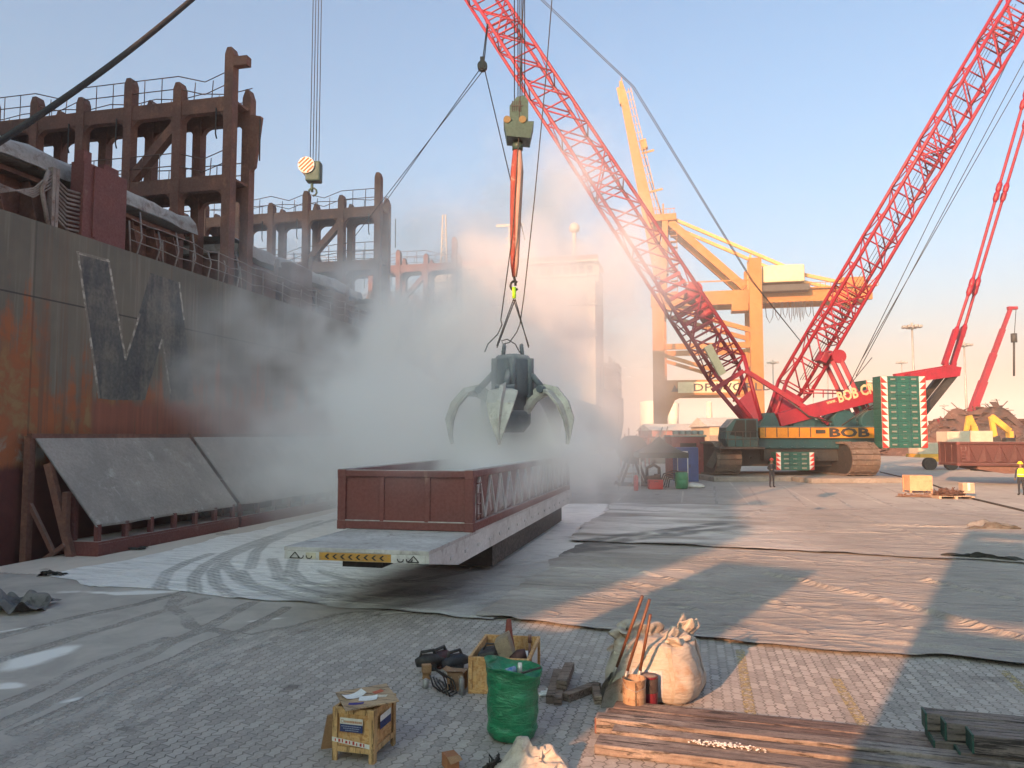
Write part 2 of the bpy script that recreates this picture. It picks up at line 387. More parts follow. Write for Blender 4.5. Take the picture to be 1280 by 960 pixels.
# ================================================================ ground sheets (woven geotextile)
def sheetmat(name, c1, c2, powder):
    m, t, b = newmat(name)
    p = t.ts()
    du = t.a('ShaderNodeAttribute', attribute_name='powder').outputs['Fac']
    tr = t.a('ShaderNodeAttribute', attribute_name='tracks').outputs['Fac']  # also carries the painted shade under the trailer nose
    n1 = t.noise(p, 0.5, 5, 0.6); n2 = t.noise(t.map(p, rot=(0, 0, R(-14)), sc=(0.8, 3.2, 1)), 1.6, 7, 0.68, 0.5); n3 = t.noise(p, 30, 5, 0.7)
    col = t.mix(t.mr(n1, 0.3, 0.7), c1, c2)
    col = t.mix(t.mr(n2, 0.35, 0.75, 0, 0.3), col, tuple(x * 1.25 for x in c1))
    col = t.mix(t.mr(n3, 0.35, 0.7, 0, 0.4), col, tuple(x * 0.55 for x in c2))
    sx, sy, sz = t.xyz(p); seam = t.m('MAXIMUM', t.m('LESS_THAN', t.m('PINGPONG', t.m('ADD', sy, t.m('MULTIPLY', n1, .12)), 1.9), 0.02), 0.0)
    col = t.mix(t.m('MULTIPLY', seam, 0.6), col, tuple(x * 0.35 for x in c2))
    drt = t.noise(t.map(p, loc=(4, 9, 0)), 0.8, 7, 0.7, 0.3)
    col = t.mix(t.mr(drt, 0.5, 0.72, 0, 0.6), col, (0.17, 0.15, 0.135))
    pw = t.m('MULTIPLY', du, t.mr(t.m('ADD', n2, t.m('MULTIPLY', t.m('SUBTRACT', n3, 0.5), 0.35)), 0.25, 0.55, 0.35, 1.0))
    col = t.mix(pw, col, powder)
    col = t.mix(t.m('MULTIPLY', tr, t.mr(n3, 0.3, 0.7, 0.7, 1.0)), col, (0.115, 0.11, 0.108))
    t.l.new(col, b.inputs['Base Color']); b.inputs['Roughness'].default_value = 0.8; b.inputs['Specular IOR Level'].default_value = 0.35
    wr = t.noise(t.map(p, rot=(0, 0, R(-14)), sc=(1, 3.0, 1)), 3.0, 7, 0.66, 1.2)
    wr2 = t.noise(t.map(p, rot=(0, 0, R(35)), sc=(1, 2.4, 1)), 5.0, 5, 0.6, 1.0)
    rg = t.m('POWER', t.m('SUBTRACT', 1.0, t.m('ABSOLUTE', t.m('MULTIPLY', t.m('SUBTRACT', t.noise(t.map(p, rot=(0, 0, R(-16)), sc=(0.42, 1.5, 1)), 1.0, 4, 0.5, 0.7), 0.5), 4.0)), clamp=True), 6.0)
    rg2 = t.m('POWER', t.m('SUBTRACT', 1.0, t.m('ABSOLUTE', t.m('MULTIPLY', t.m('SUBTRACT', t.noise(t.map(p, loc=(3, 1, 0), rot=(0, 0, R(24)), sc=(0.5, 1.1, 1)), 1.0, 3, 0.5, 0.5), 0.5), 4.0)), clamp=True), 9.0)
    wr = t.m('ADD', t.m('MULTIPLY', wr, 0.55), t.m('ADD', t.m('MULTIPLY', rg, 0.8), t.m('MULTIPLY', rg2, 0.6)))
    hh = t.m('ADD', t.m('MULTIPLY', wr, 1.0), t.m('ADD', t.m('MULTIPLY', wr2, 0.25), t.m('MULTIPLY', n3, 0.12)))
    bn = t.a('ShaderNodeBump', {'Height': hh, 'Strength': 0.75, 'Distance': 0.055}); t.l.new(bn.outputs[0], b.inputs['Normal'])
    return m
def sheet(name, label, corners, res, mat, z0, folds, nrand, ang, powder=None, tracks=None, seed=0, curl=None, amp=1.0):
    """corners in quay frame: near-left, near-right, far-right, far-left; edge wobble and folds are real relief."""
    c = [np.array(q) for q in corners]
    L1 = np.hypot(*(c[1] - c[0])); L2 = np.hypot(*(c[3] - c[0])); nu = int(L1 / res); nv = int(L2 / res)
    u, v = np.meshgrid(np.linspace(0, 1, nu), np.linspace(0, 1, nv))
    x = (c[0][0] * (1 - u) + c[1][0] * u) * (1 - v) + (c[3][0] * (1 - u) + c[2][0] * u) * v
    y = (c[0][1] * (1 - u) + c[1][1] * u) * (1 - v) + (c[3][1] * (1 - u) + c[2][1] * u) * v
    eu = np.minimum(u, 1 - u) * L1; ev = np.minimum(v, 1 - v) * L2
    y = y + (fbm(x * 0.6, y * 0 + seed, 4, seed) - 0.5) * 0.7 * np.exp(-ev / 0.8)
    x = x + (fbm(y * 0.6, x * 0 + seed, 4, seed + 5) - 0.5) * 0.7 * np.exp(-eu / 0.8)
    z = np.zeros_like(x)
    rng = np.random.default_rng(seed + 3)
    x0, x1, y0, y1 = x.min(), x.max(), y.min(), y.max()
    wx = x + (fbm(x * 0.5, y * 0.5, 3, seed + 40) - 0.5) * 0.9; wy = y + (fbm(x * 0.5, y * 0.5, 3, seed + 50) - 0.5) * 0.9
    for i in range(nrand):
        px, py = rng.uniform(x0, x1), rng.uniform(y0, y1); a = ang + rng.normal(0, 0.33) + (1.3 if rng.random() < 0.16 else 0)
        L = rng.uniform(0.8, 3.0) if rng.random() < .6 else rng.uniform(3, 9); wd = rng.uniform(0.9, 2.2) * res; hh = rng.uniform(0.005, 0.022) * amp
        A_ = (px - math.cos(a) * L / 2, py - math.sin(a) * L / 2); B_ = (px + math.cos(a) * L / 2, py + math.sin(a) * L / 2)
        d, uu = segdist(wx, wy, A_, B_)
        z += hh * np.exp(-(d / wd) ** 2) * np.sin(np.pi * uu) ** 0.6
    for pts, wd, hh in folds:
        d = linedist(x + (wx - x) * 0.35, y + (wy - y) * 0.35, pts)
        z += .7 * hh * np.exp(-(d / wd) ** 2) * (0.6 + 0.8 * fbm(x * 1.1, y * 1.1, 2, seed + 9))
    z += fbm(x * 0.8, y * 0.8, 4, seed + 2) * 0.02 * amp
    z += np.maximum(0, fbm(x * 0.8 + 9, y * 0.8, 3, seed + 21) - 0.52) * 0.15 * np.exp(-np.minimum(eu, ev) / 0.15)      # edges lift here and there
    z *= 1 - np.exp(-np.minimum(eu, ev) / 0.05) * 0.3
    z += z0
    if curl: z += curl(x, y)
    mb = MB(); vs = np.stack([x, y, z], -1).reshape(-1, 3)
    mb.v = [Vector(q) for q in vs]
    n = nu * nv; idx = np.arange(n).reshape(nv, nu)
    fs = np.stack([idx[:-1, :-1], idx[:-1, 1:], idx[1:, 1:], idx[1:, :-1]], -1).reshape(-1, 4)
    mb.f = fs.tolist(); mb.sm = [True] * len(mb.f); mb.mi = [0] * len(mb.f)
    pw = powder(x, y) if powder else np.zeros_like(x); tk = tracks(x, y) if tracks else np.zeros_like(x)
    o = mb.build(name, mat, sp='t', attrs={'powder': pw.reshape(-1), 'tracks': tk.reshape(-1)})
    tag(o, label, 'ground sheet', 'grey fabric sheets spread over the quay')
    return o
def gts(pts): return [tuple(TS(G(*q)))[:2] for q in pts]
SHA = sheetmat('dusty_sheet', (0.50, 0.475, 0.455), (0.40, 0.38, 0.365), (0.86, 0.83, 0.81))
SHB = sheetmat('grey_sheet', (0.345, 0.308, 0.28), (0.27, 0.243, 0.222), (0.66, 0.62, 0.59))
TRK = [gts(q) for q in (
    [(203, 742), (199, 735), (210, 716), (232, 705), (262, 694)],
    [(250, 752), (244, 744), (242, 724), (255, 709), (285, 692), (311, 681), (350, 668), (400, 652)],
    [(300, 757), (292, 750), (270, 731), (266, 716), (285, 697), (315, 684), (360, 668), (420, 650)],
    [(279, 704), (285, 712), (300, 727), (326, 739), (349, 746), (400, 757)],
    [(312, 712), (315, 705), (319, 692), (330, 681), (352, 672)],
    [(300, 716), (311, 731), (337, 739), (380, 748)],
    [(340, 700), (345, 712), (349, 724), (371, 735), (405, 743), (440, 748)],
    [(362, 722), (364, 712), (367, 701), (382, 690)],
    [(366, 716), (379, 729), (412, 735), (450, 735), (520, 722)],
    [(400, 715), (440, 728), (520, 728), (600, 712)])]
def tracks_shadeA(x, y):
    tk = np.zeros_like(x)
    for i, pts in enumerate(TRK):
        d = linedist(x, y, pts)
        lug = 0.55 + 0.45 * np.clip(np.sin((x * 0.55 + y) * 2 * np.pi / 0.17) * 2 + 0.6, 0, 1)
        band = np.clip((0.16 - d) / 0.05, 0, 1)
        grv = np.where((d > 0.045) & (d < 0.07), 0.5, 1.0)
        tk = np.maximum(tk, band * lug * grv * (0.45 + 0.5 * fbm(x * 1.3, y * 1.3, 3, 70 + i)))
    # shade under the trailer nose painted as a dark patch, broken up by noise
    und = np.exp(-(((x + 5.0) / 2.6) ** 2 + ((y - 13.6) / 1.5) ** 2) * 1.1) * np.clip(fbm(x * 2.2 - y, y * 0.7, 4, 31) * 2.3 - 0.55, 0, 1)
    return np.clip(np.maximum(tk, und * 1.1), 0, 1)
def powA(x, y):
    b_ = np.clip((-5.2 - x) / 2.5, 0, 1) * 0.95
    b_ = np.maximum(b_, 0.55 * np.exp(-((y - 12.6) / 0.9) ** 2) * np.clip((-3.4 - x) / 1.0, 0, 1))
    b_ = np.maximum(b_, np.clip((y - 17) / 4, 0, 1) * 0.8)
    return np.clip(b_ * (0.6 + 0.55 * fbm(x * 0.9, y * 0.5, 4, 3)) * 1.35, 0, 1)
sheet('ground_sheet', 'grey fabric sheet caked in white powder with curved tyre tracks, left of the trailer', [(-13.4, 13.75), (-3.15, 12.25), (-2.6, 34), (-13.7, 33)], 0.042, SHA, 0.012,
      [(gts([(300, 725), (420, 752), (600, 773)]), 0.05, 0.03), (gts([(160, 690), (280, 668), (420, 640)]), 0.09, 0.07), (gts([(150, 700), (300, 660), (420, 634)]), 0.07, 0.05), (gts([(575, 768), (612, 770)]), 0.06, 0.05)], 90, -0.12, powA, tracks_shadeA, 3)
def tracksB(x, y):
    tk = np.zeros_like(x)
    for i, pts in enumerate([gts([(690, 690), (760, 676), (850, 665), (900, 658)]), gts([(640, 700), (740, 684), (830, 674), (930, 662)]), gts([(610, 712), (700, 694), (780, 686)])]):
        d = linedist(x, y, pts); tk = np.maximum(tk, np.clip((0.4 - d) / 0.2, 0, 1) * np.clip(fbm(x * 2, y * 2.5, 4, 80 + i) * 2.4 - 0.35, 0, 1))
    return np.clip(tk * 1.0 + 0.35 * np.clip(fbm(x * 0.5, y * 1.6, 5, 57) * 2.2 - 1.15, 0, 1), 0, 1)
def powF(x, y): return np.clip((4.0 - x) / 5, 0, 1) * np.clip(fbm(x * 0.35, y * 1.4, 5, 6) * 3.2 - 0.95, 0, 1)
def powM(x, y): return np.clip((1.5 - x) / 5, 0, 1) * np.clip(fbm(x * 0.3, y * 1.3, 5, 16) * 2.4 - 1.0, 0, 1) * 0.6
sheet('ground_sheet', 'wrinkled grey fabric sheet behind the bulk bag, its long front edge on the block paving', [(-3.45, 12.35), (10.5, 10.7), (11.5, 20.2), (-2.9, 21.9)], 0.05, SHB, 0.045,
      [(gts([(672, 684), (760, 708), (830, 726), (1010, 766)]), 0.06, 0.06), (gts([(960, 722), (999, 730), (1156, 768), (1290, 806)]), 0.08, 0.12),
       (gts([(560, 735), (760, 748), (1000, 792), (1290, 828)]), 0.06, 0.03), (gts([(700, 720), (900, 752), (1290, 812)]), 0.05, 0.04), (gts([(590, 770), (640, 776)]), 0.07, 0.06), (gts([(880, 790), (1290, 822)]), 0.05, 0.035),
       (gts([(640, 700), (800, 742), (930, 792)]), 0.05, 0.03), (gts([(1151, 729), (1290, 757)]), 0.05, 0.08)], 150, -0.18, powM, tracksB, 8)
sheet('ground_sheet', 'far grey fabric sheet spread out towards the crawler crane mats', [(-3.3, 21.6), (12.5, 19.6), (15.5, 33.0), (-3.4, 34.6)], 0.085, SHB, 0.085,
      [(gts([(729, 632), (931, 652), (948, 641)]), 0.08, 0.07), (gts([(800, 672), (1000, 668), (1200, 672)]), 0.09, 0.06), (gts([(1040, 640), (1130, 668), (1190, 690)]), 0.08, 0.05), (gts([(1080, 660), (1240, 664)]), 0.1, 0.08)], 110, -0.10, powF, tracksB, 14)

# ================================================================ pale powder tracked over the paving on the left
m, t, b = newmat('tracked_powder')
p = t.ts(); cv = t.a('ShaderNodeAttribute', attribute_name='cover').outputs['Fac']; wh = t.a('ShaderNodeAttribute', attribute_name='white').outputs['Fac']
n1 = t.noise(p, 1.3, 6, .65, .5); n2 = t.noise(p, 22, 6, .7)
t.l.new(t.mix(wh, t.mix(t.mr(n1, .3, .7), (.50, .455, .415), (.38, .345, .32)), (.80, .77, .74)), b.inputs['Base Color']); b.inputs['Roughness'].default_value = .95; b.inputs['Specular IOR Level'].default_value = .1
al = t.m('MULTIPLY', t.mr(t.m('ADD', cv, t.m('MULTIPLY', t.m('SUBTRACT', n2, .5), .7)), .22, .62), 1.0)
t.l.new(al, b.inputs['Alpha']); bn = t.a('ShaderNodeBump', {'Height': t.m('ADD', n2, n1), 'Strength': .5, 'Distance': .015}); t.l.new(bn.outputs[0], b.inputs['Normal'])
res = .03; xs = np.arange(-15.4, -1.2, res); ys = np.arange(4.6, 14.6, res); x, y = np.meshgrid(xs, ys)
wx = x + (fbm(x * .7, y * .7, 3, 91) - .5) * .9; wy = y + (fbm(x * .7, y * .7, 3, 92) - .5) * .9
edge_ = gts([(-90, 985), (0, 935), (120, 880), (240, 832), (330, 795), (440, 765), (560, 752)])
ed = np.interp(wy, [q[1] for q in edge_], [q[0] for q in edge_])
cov = 1 / (1 + np.exp((wx - ed) / .16)) * (.62 + .5 * fbm(x * 1.1, y * .7, 5, 93))
cov = np.maximum(cov, .75 * np.exp(-((wx - ed - .55) / .16) ** 2) * np.clip(fbm(x * 1.7, y * .6, 4, 99) * 2.6 - .9, 0, 1))
cov = np.maximum(cov, .8 * np.exp(-(linedist(wx, wy, gts([(150, 965), (300, 880), (470, 812), (600, 780)])) / .14) ** 2) * np.clip(fbm(x * 1.5, y * .7, 5, 98) * 3.2 - 1.35, 0, 1))
tk = np.zeros_like(x)
for i, pts in enumerate([gts(q) for q in ([(-60, 812), (0, 797), (100, 772), (180, 755), (240, 738)], [(-60, 845), (0, 828), (90, 800), (170, 775), (260, 748)], [(-40, 925), (0, 905), (100, 860), (200, 815), (270, 778), (320, 752)], [(20, 915), (140, 862), (230, 822), (300, 790), (360, 760)], [(-60, 905), (80, 850), (150, 820), (210, 800)], [(230, 745), (215, 760), (240, 785), (330, 800)])]):
    d = linedist(x + (wx - x) * .3, y + (wy - y) * .3, pts); tk = np.maximum(tk, np.clip((.17 - d) / .07, 0, 1) * (.35 + .75 * fbm(x * 1.6, y * 1.6, 4, 100 + i)))
cov = cov * (1 - .75 * np.clip(tk, 0, 1))
wht = np.zeros_like(x)
for i, (cx, cy, rx, ry, an) in enumerate(((42, 828, .55, .62, .3), (110, 872, .5, .12, .9), (30, 790, .5, .1, .8), (230, 722, 1.2, .5, .3), (12, 860, .45, .2, .4), (330, 775, .5, .1, .5), (150, 740, 1.4, .22, .35))):
    q = TS(G(cx, cy)); dx, dy = wx - q[0], wy - q[1]; u = dx * math.cos(an) + dy * math.sin(an); v_ = -dx * math.sin(an) + dy * math.cos(an); wht = np.maximum(wht, np.clip((.85 - np.hypot(u / rx, v_ / ry) + 1.3 * (fbm(x * 2.2, y * 1.4, 5, 130) - .5)) / .4, 0, 1))
wht = wht * (1 - .8 * np.clip(tk, 0, 1)); cov = np.maximum(cov, wht * .95)
cov = cov * np.clip((x + 15.4) / .4, 0, 1) * np.clip((14.4 - y) / .6, 0, 1)
mb = MB(); nu, nv = len(xs), len(ys); zz = .006 + .006 * fbm(x * 3, y * 3, 3, 94)
mb.v = [Vector(q) for q in np.stack([x, y, zz], -1).reshape(-1, 3)]; idx = np.arange(nu * nv).reshape(nv, nu)
keep = (cov[:-1, :-1] + cov[1:, 1:] + cov[:-1, 1:] + cov[1:, :-1]).reshape(-1) > .12
fs = np.stack([idx[:-1, :-1], idx[:-1, 1:], idx[1:, 1:], idx[1:, :-1]], -1).reshape(-1, 4)[keep]
mb.f = fs.tolist(); mb.sm = [True] * len(mb.f); mb.mi = [0] * len(mb.f)
o = mb.build('powder_layer', m, sp='t', attrs={'cover': cov.reshape(-1), 'white': wht.reshape(-1)}); o['kind'] = 'stuff'; tag(o, 'pale powder smeared over the block paving by tyres at the lower left', 'powder')
# ================================================================ the container ship alongside
HT = -16.5; ZD = 8.6
m, t, b = newmat('ship_hull_paint')
p = t.ts(); x, y, z = t.xyz(p)
n1 = t.noise(p, 0.35, 6, 0.6); n2 = t.noise(p, 1.6, 7, 0.68, 0.4)
stk = t.noise(t.map(p, sc=(0.5, 1.9, 0.10)), 1.0, 6, 0.62, 0.2); stk2 = t.noise(t.map(p, sc=(2, 5.5, 0.22)), 1.0, 6, 0.65)
col = t.mix(t.mr(n1, 0.3, 0.7), (0.18, 0.155, 0.125), (0.12, 0.108, 0.092))
col = t.mix(t.mr(stk2, 0.5, 0.72, 0, 0.7), col, (0.24, 0.21, 0.175))
col = t.mix(t.mr(stk2, 0.5, 0.3, 0, 0.5), col, (0.13, 0.125, 0.115))
rz = t.m('ADD', z, t.m('MULTIPLY', t.m('SUBTRACT', stk, 0.5), 9.0))
rz = t.m('ADD', rz, t.m('MULTIPLY', t.m('SUBTRACT', n2, 0.5), 3.4))
nearR = t.mr(y, 18.6, 15.2, 0, 2.6)
rz = t.m('SUBTRACT', rz, nearR)
col = t.mix(t.mr(rz, 5.0, 3.4), col, t.mix(t.mr(n2, 0.35, 0.65), (0.32, 0.105, 0.045), (0.22, 0.08, 0.045)))
col = t.mix(t.m('MULTIPLY', t.mr(rz, 4.4, 3.0), t.mr(n2, 0.45, 0.62)), col, (0.27, 0.16, 0.075))
red = t.m('MULTIPLY', t.mr(t.m('ADD', z, t.m('MULTIPLY', n2, 0.7)), 4.55, 4.2), t.mr(y, 18.4, 18.7))
col = t.mix(red, col, t.mix(t.mr(stk2, 0.3, 0.7), (0.28, 0.10, 0.065), (0.20, 0.075, 0.055)))
runs = t.m('MULTIPLY', t.mr(t.noise(t.map(p, loc=(0, 4, 0), sc=(1, 2.6, 0.05)), 1.0, 4, 0.6), 0.56, 0.66), t.mr(z, 3.0, 7.5, 0.85, 0.35))
col = t.mix(runs, col, t.mix(n2, (0.20, 0.10, 0.065), (0.13, 0.075, 0.055)))
low = t.mr(t.m('ADD', z, t.m('MULTIPLY', stk2, 0.3)), 2.5, 2.25)
col = t.mix(low, col, t.mix(t.mr(n2, 0.3, 0.7), (0.12, 0.035, 0.032), (0.085, 0.028, 0.028)))
col = t.mix(t.m('MULTIPLY', t.m('MULTIPLY', t.mr(z, 2.3, 2.5), t.mr(z, 3.1, 2.6)), t.mr(n2, 0.42, 0.6)), col, (0.33, 0.30, 0.26))
seam = t.m('LESS_THAN', t.m('ABSOLUTE', t.m('SUBTRACT', z, 6.6)), 0.022)
col = t.mix(t.m('MULTIPLY', seam, 0.75), col, (0.03, 0.028, 0.027))
vs_ = t.m('LESS_THAN', t.m('PINGPONG', y, 4.1), 0.03)
col = t.mix(t.m('MULTIPLY', vs_, 0.4), col, (0.05, 0.045, 0.04))
t.l.new(col, b.inputs['Base Color']); b.inputs['Roughness'].default_value = 0.8; b.inputs['Specular IOR Level'].default_value = 0.3
bn = t.a('ShaderNodeBump', {'Height': t.m('ADD', t.m('MULTIPLY', t.noise(p, 0.9, 2), 2.0), t.m('ADD', n2, t.m('MULTIPLY', seam, 0.6))), 'Strength': 0.3, 'Distance': 0.04}); t.l.new(bn.outputs[0], b.inputs['Normal'])
HULL = m
ship = thing('container_ship', 'rusty stripped container ship moored along the quay with empty lashing bridges and white deckhouse', 'ship', Q(HT, 20, -2.6), -QA)
mb = MB()
# hull: stations along the ship, section points from keel to deck edge; beam 34 m
def stn(s, half, zt, under=0.0):
    c = -33.5
    pts = [(c + half * .97, -6), (c + half, 1.0), (c + half, zt)]
    return [(a, s, zz) for a, zz in pts] + [(2 * c - a, s, zz) for a, zz in reversed(pts)]
sts = [stn(-50, 0.4, 11.2), stn(-46, 6, 10.6), stn(-39, 13.5, 9.4), stn(-31, 17, ZD), stn(60, 17, ZD), stn(120, 17, ZD), stn(150, 17, ZD), stn(178, 17, 9.5)]
for a_, b_ in zip(sts, sts[1:]):
    k = len(a_)
    for i in range(k):
        mb._add([a_[i], a_[(i + 1) % k], b_[(i + 1) % k], b_[i]], [(0, 1, 2, 3)])
mb._add(sts[0], [tuple(range(6))])
hull = mb.build('hull', HULL, ship, 't')
# stern: raised poop with counter undercut
STERN = grime('grey_stern_plate', (0.17, 0.155, 0.15), (0.13, 0.12, 0.12), (0.14, 0.08, 0.06), sc=0.15, rough=0.8, bump=0.1, streak=0.5, f3=(0.5, 0.66))
mb = MB()
prof = [(150, -2), (150, 12.5), (199, 12.5), (199, 6.5), (193, 3.5), (178, -1.5), (165, -5), (150, -5)]
mb.prism([(HT + 0.02, s, z) for s, z in prof], (-34.04, 0, 0)); mb.build('stern_hull', STERN, ship, 't')
mb = MB()
for i in range(5):
    tt = HT - 0.6 - i * 1.6
    for s in (186, 191, 197.6): mb.box((tt - .22, s, 12.5), (tt + .22, s + .45, 20.5 + (i % 2) * 1.8))
for z in (14.5, 16.5, 18.5, 20.3):
    for s in (186, 191, 197.6): mb.box((HT - 7.4, s + .02, z), (HT - .2, s + .43, z + .35))
    mb.box((HT - .75, 186, z + .02), (HT - .35, 198, z + .37))
for s in (188, 189.5, 193, 194.5, 196): mb.box((HT - .7, s, 12.5), (HT - .4, s + .25, 19.5))
mb.box((HT - 7, 188, 12.5), (HT - .9, 190, 19.2)); mb.build('stern_frame', STERN, ship, 't')
# deck, hatch coamings, hatch covers
mb = MB().box((-50.3, -31, ZD - .25), (HT - .08, 150, ZD - .02)); mb.build('deck', RUSTD, ship, 't')
BAYS = [(-16.2, -4.6), (-1.8, 9.8), (12.4, 24.2), (26.9, 38.5), (41.3, 52.9), (55.7, 67.3), (70.5, 82.1), (85.6, 97), (100, 111), (114, 126)]
TARP = grime('hatch_cover_grey', (0.36, 0.34, 0.33), (0.24, 0.23, 0.225), (0.16, 0.12, 0.11), sc=0.8, rough=0.85, bump=0.3, f3=(0.5, 0.68), dust=0.5)
for i, (a, c) in enumerate(BAYS):
    mb = MB(); mb.box((-46, a + .3, ZD - .03), (-18.0, c - .3, ZD + 1.75))
    for k in range(11):
        s = a + .8 + k * (c - a - 1.6) / 10
        mb.prism([(-18.0, s, ZD), (-17.35, s, ZD), (-17.75, s, ZD + 1.5), (-18.0, s, ZD + 1.5)], (0, .06, 0))
    mb.box((-18.0, a + .3, ZD + 1.45), (-17.6, c - .3, ZD + 1.56))
    co_ = mb.build('hatch_coaming', RUST, ship, 't')
    mb = MB()       # cover: slightly sagging slab with a rounded front lip
    nu, nv = 26, 9; vs = []
    for j in range(nv):
        for q in range(nu):
            s = a + (c - a) * q / (nu - 1); f = j / (nv - 1)
            if f < .35: tt, zz = -17.25 - .12 * math.sin(f / .35 * 1.5), ZD + 1.72 + f / .35 * .62
            else: tt, zz = -17.37 - (f - .35) / .65 * 8, ZD + 2.34 + .30 * math.sin((f - .35) / .65 * 1.57)
            nn = mnoise.noise(Vector((s * .9, f * 4, i * 3.1))) * .12 + mnoise.noise(Vector((s * 3, f * 9, i))) * .05
            vs.append((tt + nn, s, zz + nn))
    mb.grid(vs, nu, nv); mb.box((-46, a + .05, ZD + 1.76), (-17.45, c - .05, ZD + 2.1))
    mb.build('hatch_cover', TARP, ship, 't')
# lashing bridges
def lashing_bridge(s0, ncol, detail=True, bent=0.0):
    t0 = -16.75; sp_ = 2.22; dt = 0.18; W2 = 1.25
    cols = [t0 - dt - i * sp_ for i in range(ncol)]
    mb = MB()
    for fr in (0, W2):
        for zb, zt in ((ZD + 3.72, ZD + 4.3), (ZD + 6.78, ZD + 7.35)):
            mb.box((cols[-1], s0 + fr + .02, zb), (cols[0], s0 + fr + .32, zt))
            for a, c in zip(cols, cols[1:]):
                for xx, sg in ((a - dt, -1), (c + dt, 1)):
                    r_ = .42; o = [(xx, s0 + fr + .05, zb), (xx, s0 + fr + .05, zb - r_)]
                    for q in range(1, 6):
                        an = q / 6 * math.pi / 2
                        o.append((xx + sg * (r_ - r_ * math.cos(an)), s0 + fr + .05, zb - r_ + r_ * math.sin(an)))
                    o.append((xx + sg * r_, s0 + fr + .05, zb))
                    mb.prism(o, (0, .24, 0))
    for zt in (ZD + 4.3, ZD + 7.35):
        mb.box((cols[-1], s0 + .33, zt - .12), (cols[0] + .1, s0 + W2 + .01, zt - .04))
    fr_ = mb.build('lashing_bridge', RUST, ship, 't')
    for i, tc in enumerate(cols):
        ztop = ZD + 7.35 + (1.9 if i == 0 else (.95, .75, 1.15, .6, .85)[i % 5])
        mb = MB()
        mb.box((tc - dt, s0 - .03, ZD - .02), (tc + dt, s0 + .36, ztop - .25)); mb.prism([(tc - dt, s0 - .03, ztop - .25), (tc + dt, s0 - .03, ztop - .25), (tc + dt * .5, s0 - .03, ztop), (tc - dt * .5, s0 - .03, ztop)], (0, .39, 0))
        zt2 = ZD + 8.0 - .2 * (i % 2)
        mb.box((tc - dt, s0 + W2 - .03, ZD - .02), (tc + dt, s0 + W2 + .36, zt2 - .2)); mb.prism([(tc - dt, s0 + W2 - .03, zt2 - .2), (tc + dt, s0 + W2 - .03, zt2 - .2), (tc + dt * .3, s0 + W2 - .03, zt2 + .15), (tc - dt * .3, s0 + W2 - .03, zt2 + .15)], (0, .39, 0))
        if i == 0 and s0 < 30:
            mb.box((tc + dt, s0 - .02, ztop - .75), (tc + .75, s0 + .3, ztop - .4)); mb.prism([(tc + .18, s0 + W2, ZD + 7.1), (tc + .62, s0 + W2, ZD + 7.0), (tc + .38, s0 + W2, ZD + 5.0), (tc + .18, s0 + W2, ZD + 4.8)], (0, .2, 0))
        mb.build('column', RUST, fr_, 't')
    mb = MB()
    mb.bar((cols[2] - .1, s0 + .2, ZD + 4.2), (cols[1], s0 + .2, ZD + 6.6), .34, .34); mb.bar((cols[2] - .1, s0 + .2, ZD + 3.5), (cols[1] - .2, s0 + .2, ZD + 1.6), .3, .3)
    mb.build('brace', RUST, fr_, 't')
    mb = MB()
    rng = random.Random(int(s0))
    for zt in (ZD + 4.3, ZD + 7.35):
        for fr in (0.03, W2 + .35):
            mb = MB()
            for a, c in zip(cols, cols[1:]):
                sag = rng.choice((0, 0, .12, .3)) * (1 if fr < 1 else .4)
                for zr in (.5, 1.0):
                    mb.tube([(a, s0 + fr, zt + zr), ((a + c) / 2, s0 + fr + sag * .3, zt + zr - sag), (c, s0 + fr, zt + zr)], .022, 4)
                for f in (.33, .68): mb.tube([(a + (c - a) * f, s0 + fr, zt), (a + (c - a) * f, s0 + fr + sag * .2, zt + 1.0 - sag)], .022, 4)
            mb.build('railing', RUSTD, fr_, 't')
    if detail:
        for i in (0, 2, 3): MB().tube([(cols[i] - .5, s0 - .02, ZD + 6.9), (cols[i] - .5, s0 - .03, ZD + 5.9), (cols[i] - .45, s0 - .02, ZD + 5.7)], .03, 5).build('lashing_rod', BLACK, fr_, 't')
        MB().tube([(cols[0] + .6, s0 + W2, ZD + 6.9), (cols[0] + .61, s0 + W2, ZD + 5.2)], .03, 5).build('lashing_rod', BLACK, fr_, 't')
for i, s0 in enumerate((-2.9 - 14.3, -3.6, 10.9, 25.3, 39.65, 54.1, 68.9, 84.0, 98.5, 112.5)):
    lashing_bridge(s0, 13 if s0 < 60 else 9)
# upright plated housing, cable rack and rails at the deck edge
mb = MB(); a = PT(97, 210, -16.6); c = PT(146, 300, -16.6)
mb.box((-16.95, a[1] + .15, ZD - .03), (-16.52, c[1] + .25, ZD + 2.15))
mb.box((-16.9, a[1] + .2, ZD + 2.15), (-16.6, a[1] + .5, ZD + 2.5)); mb.box((-16.9, c[1] - .5, ZD + 2.15), (-16.7, c[1] + .1, ZD + 2.4)); mb.box((-16.52, a[1] + .5, ZD + .05), (-16.47, a[1] + .65, ZD + 2.1))
mb.build('vent_housing', BINRED, ship, 't')
PIPE = grime('weathered_pipe', (0.30, 0.25, 0.235), (0.22, 0.17, 0.155), (0.16, 0.075, 0.05), sc=2, rough=0.8, bump=0.1)
mb = MB(); a = PT(64, 262, -16.62); c = PT(103, 285, -16.62)
for k in range(10):
    z = ZD + .12 + k * .12
    mb.tube([(-16.62, a[1], z + .28 - .01 * k), (-16.66, (a[1] + c[1]) / 2, z - .02), (-16.62, c[1], z + .02)], .035, 5)
for s in (a[1], a[1] + .12, c[1]): mb.box((-16.72, s - .05, ZD - .02), (-16.55, s + .05, ZD + 1.62 - .2 * (s > a[1] + 1)))
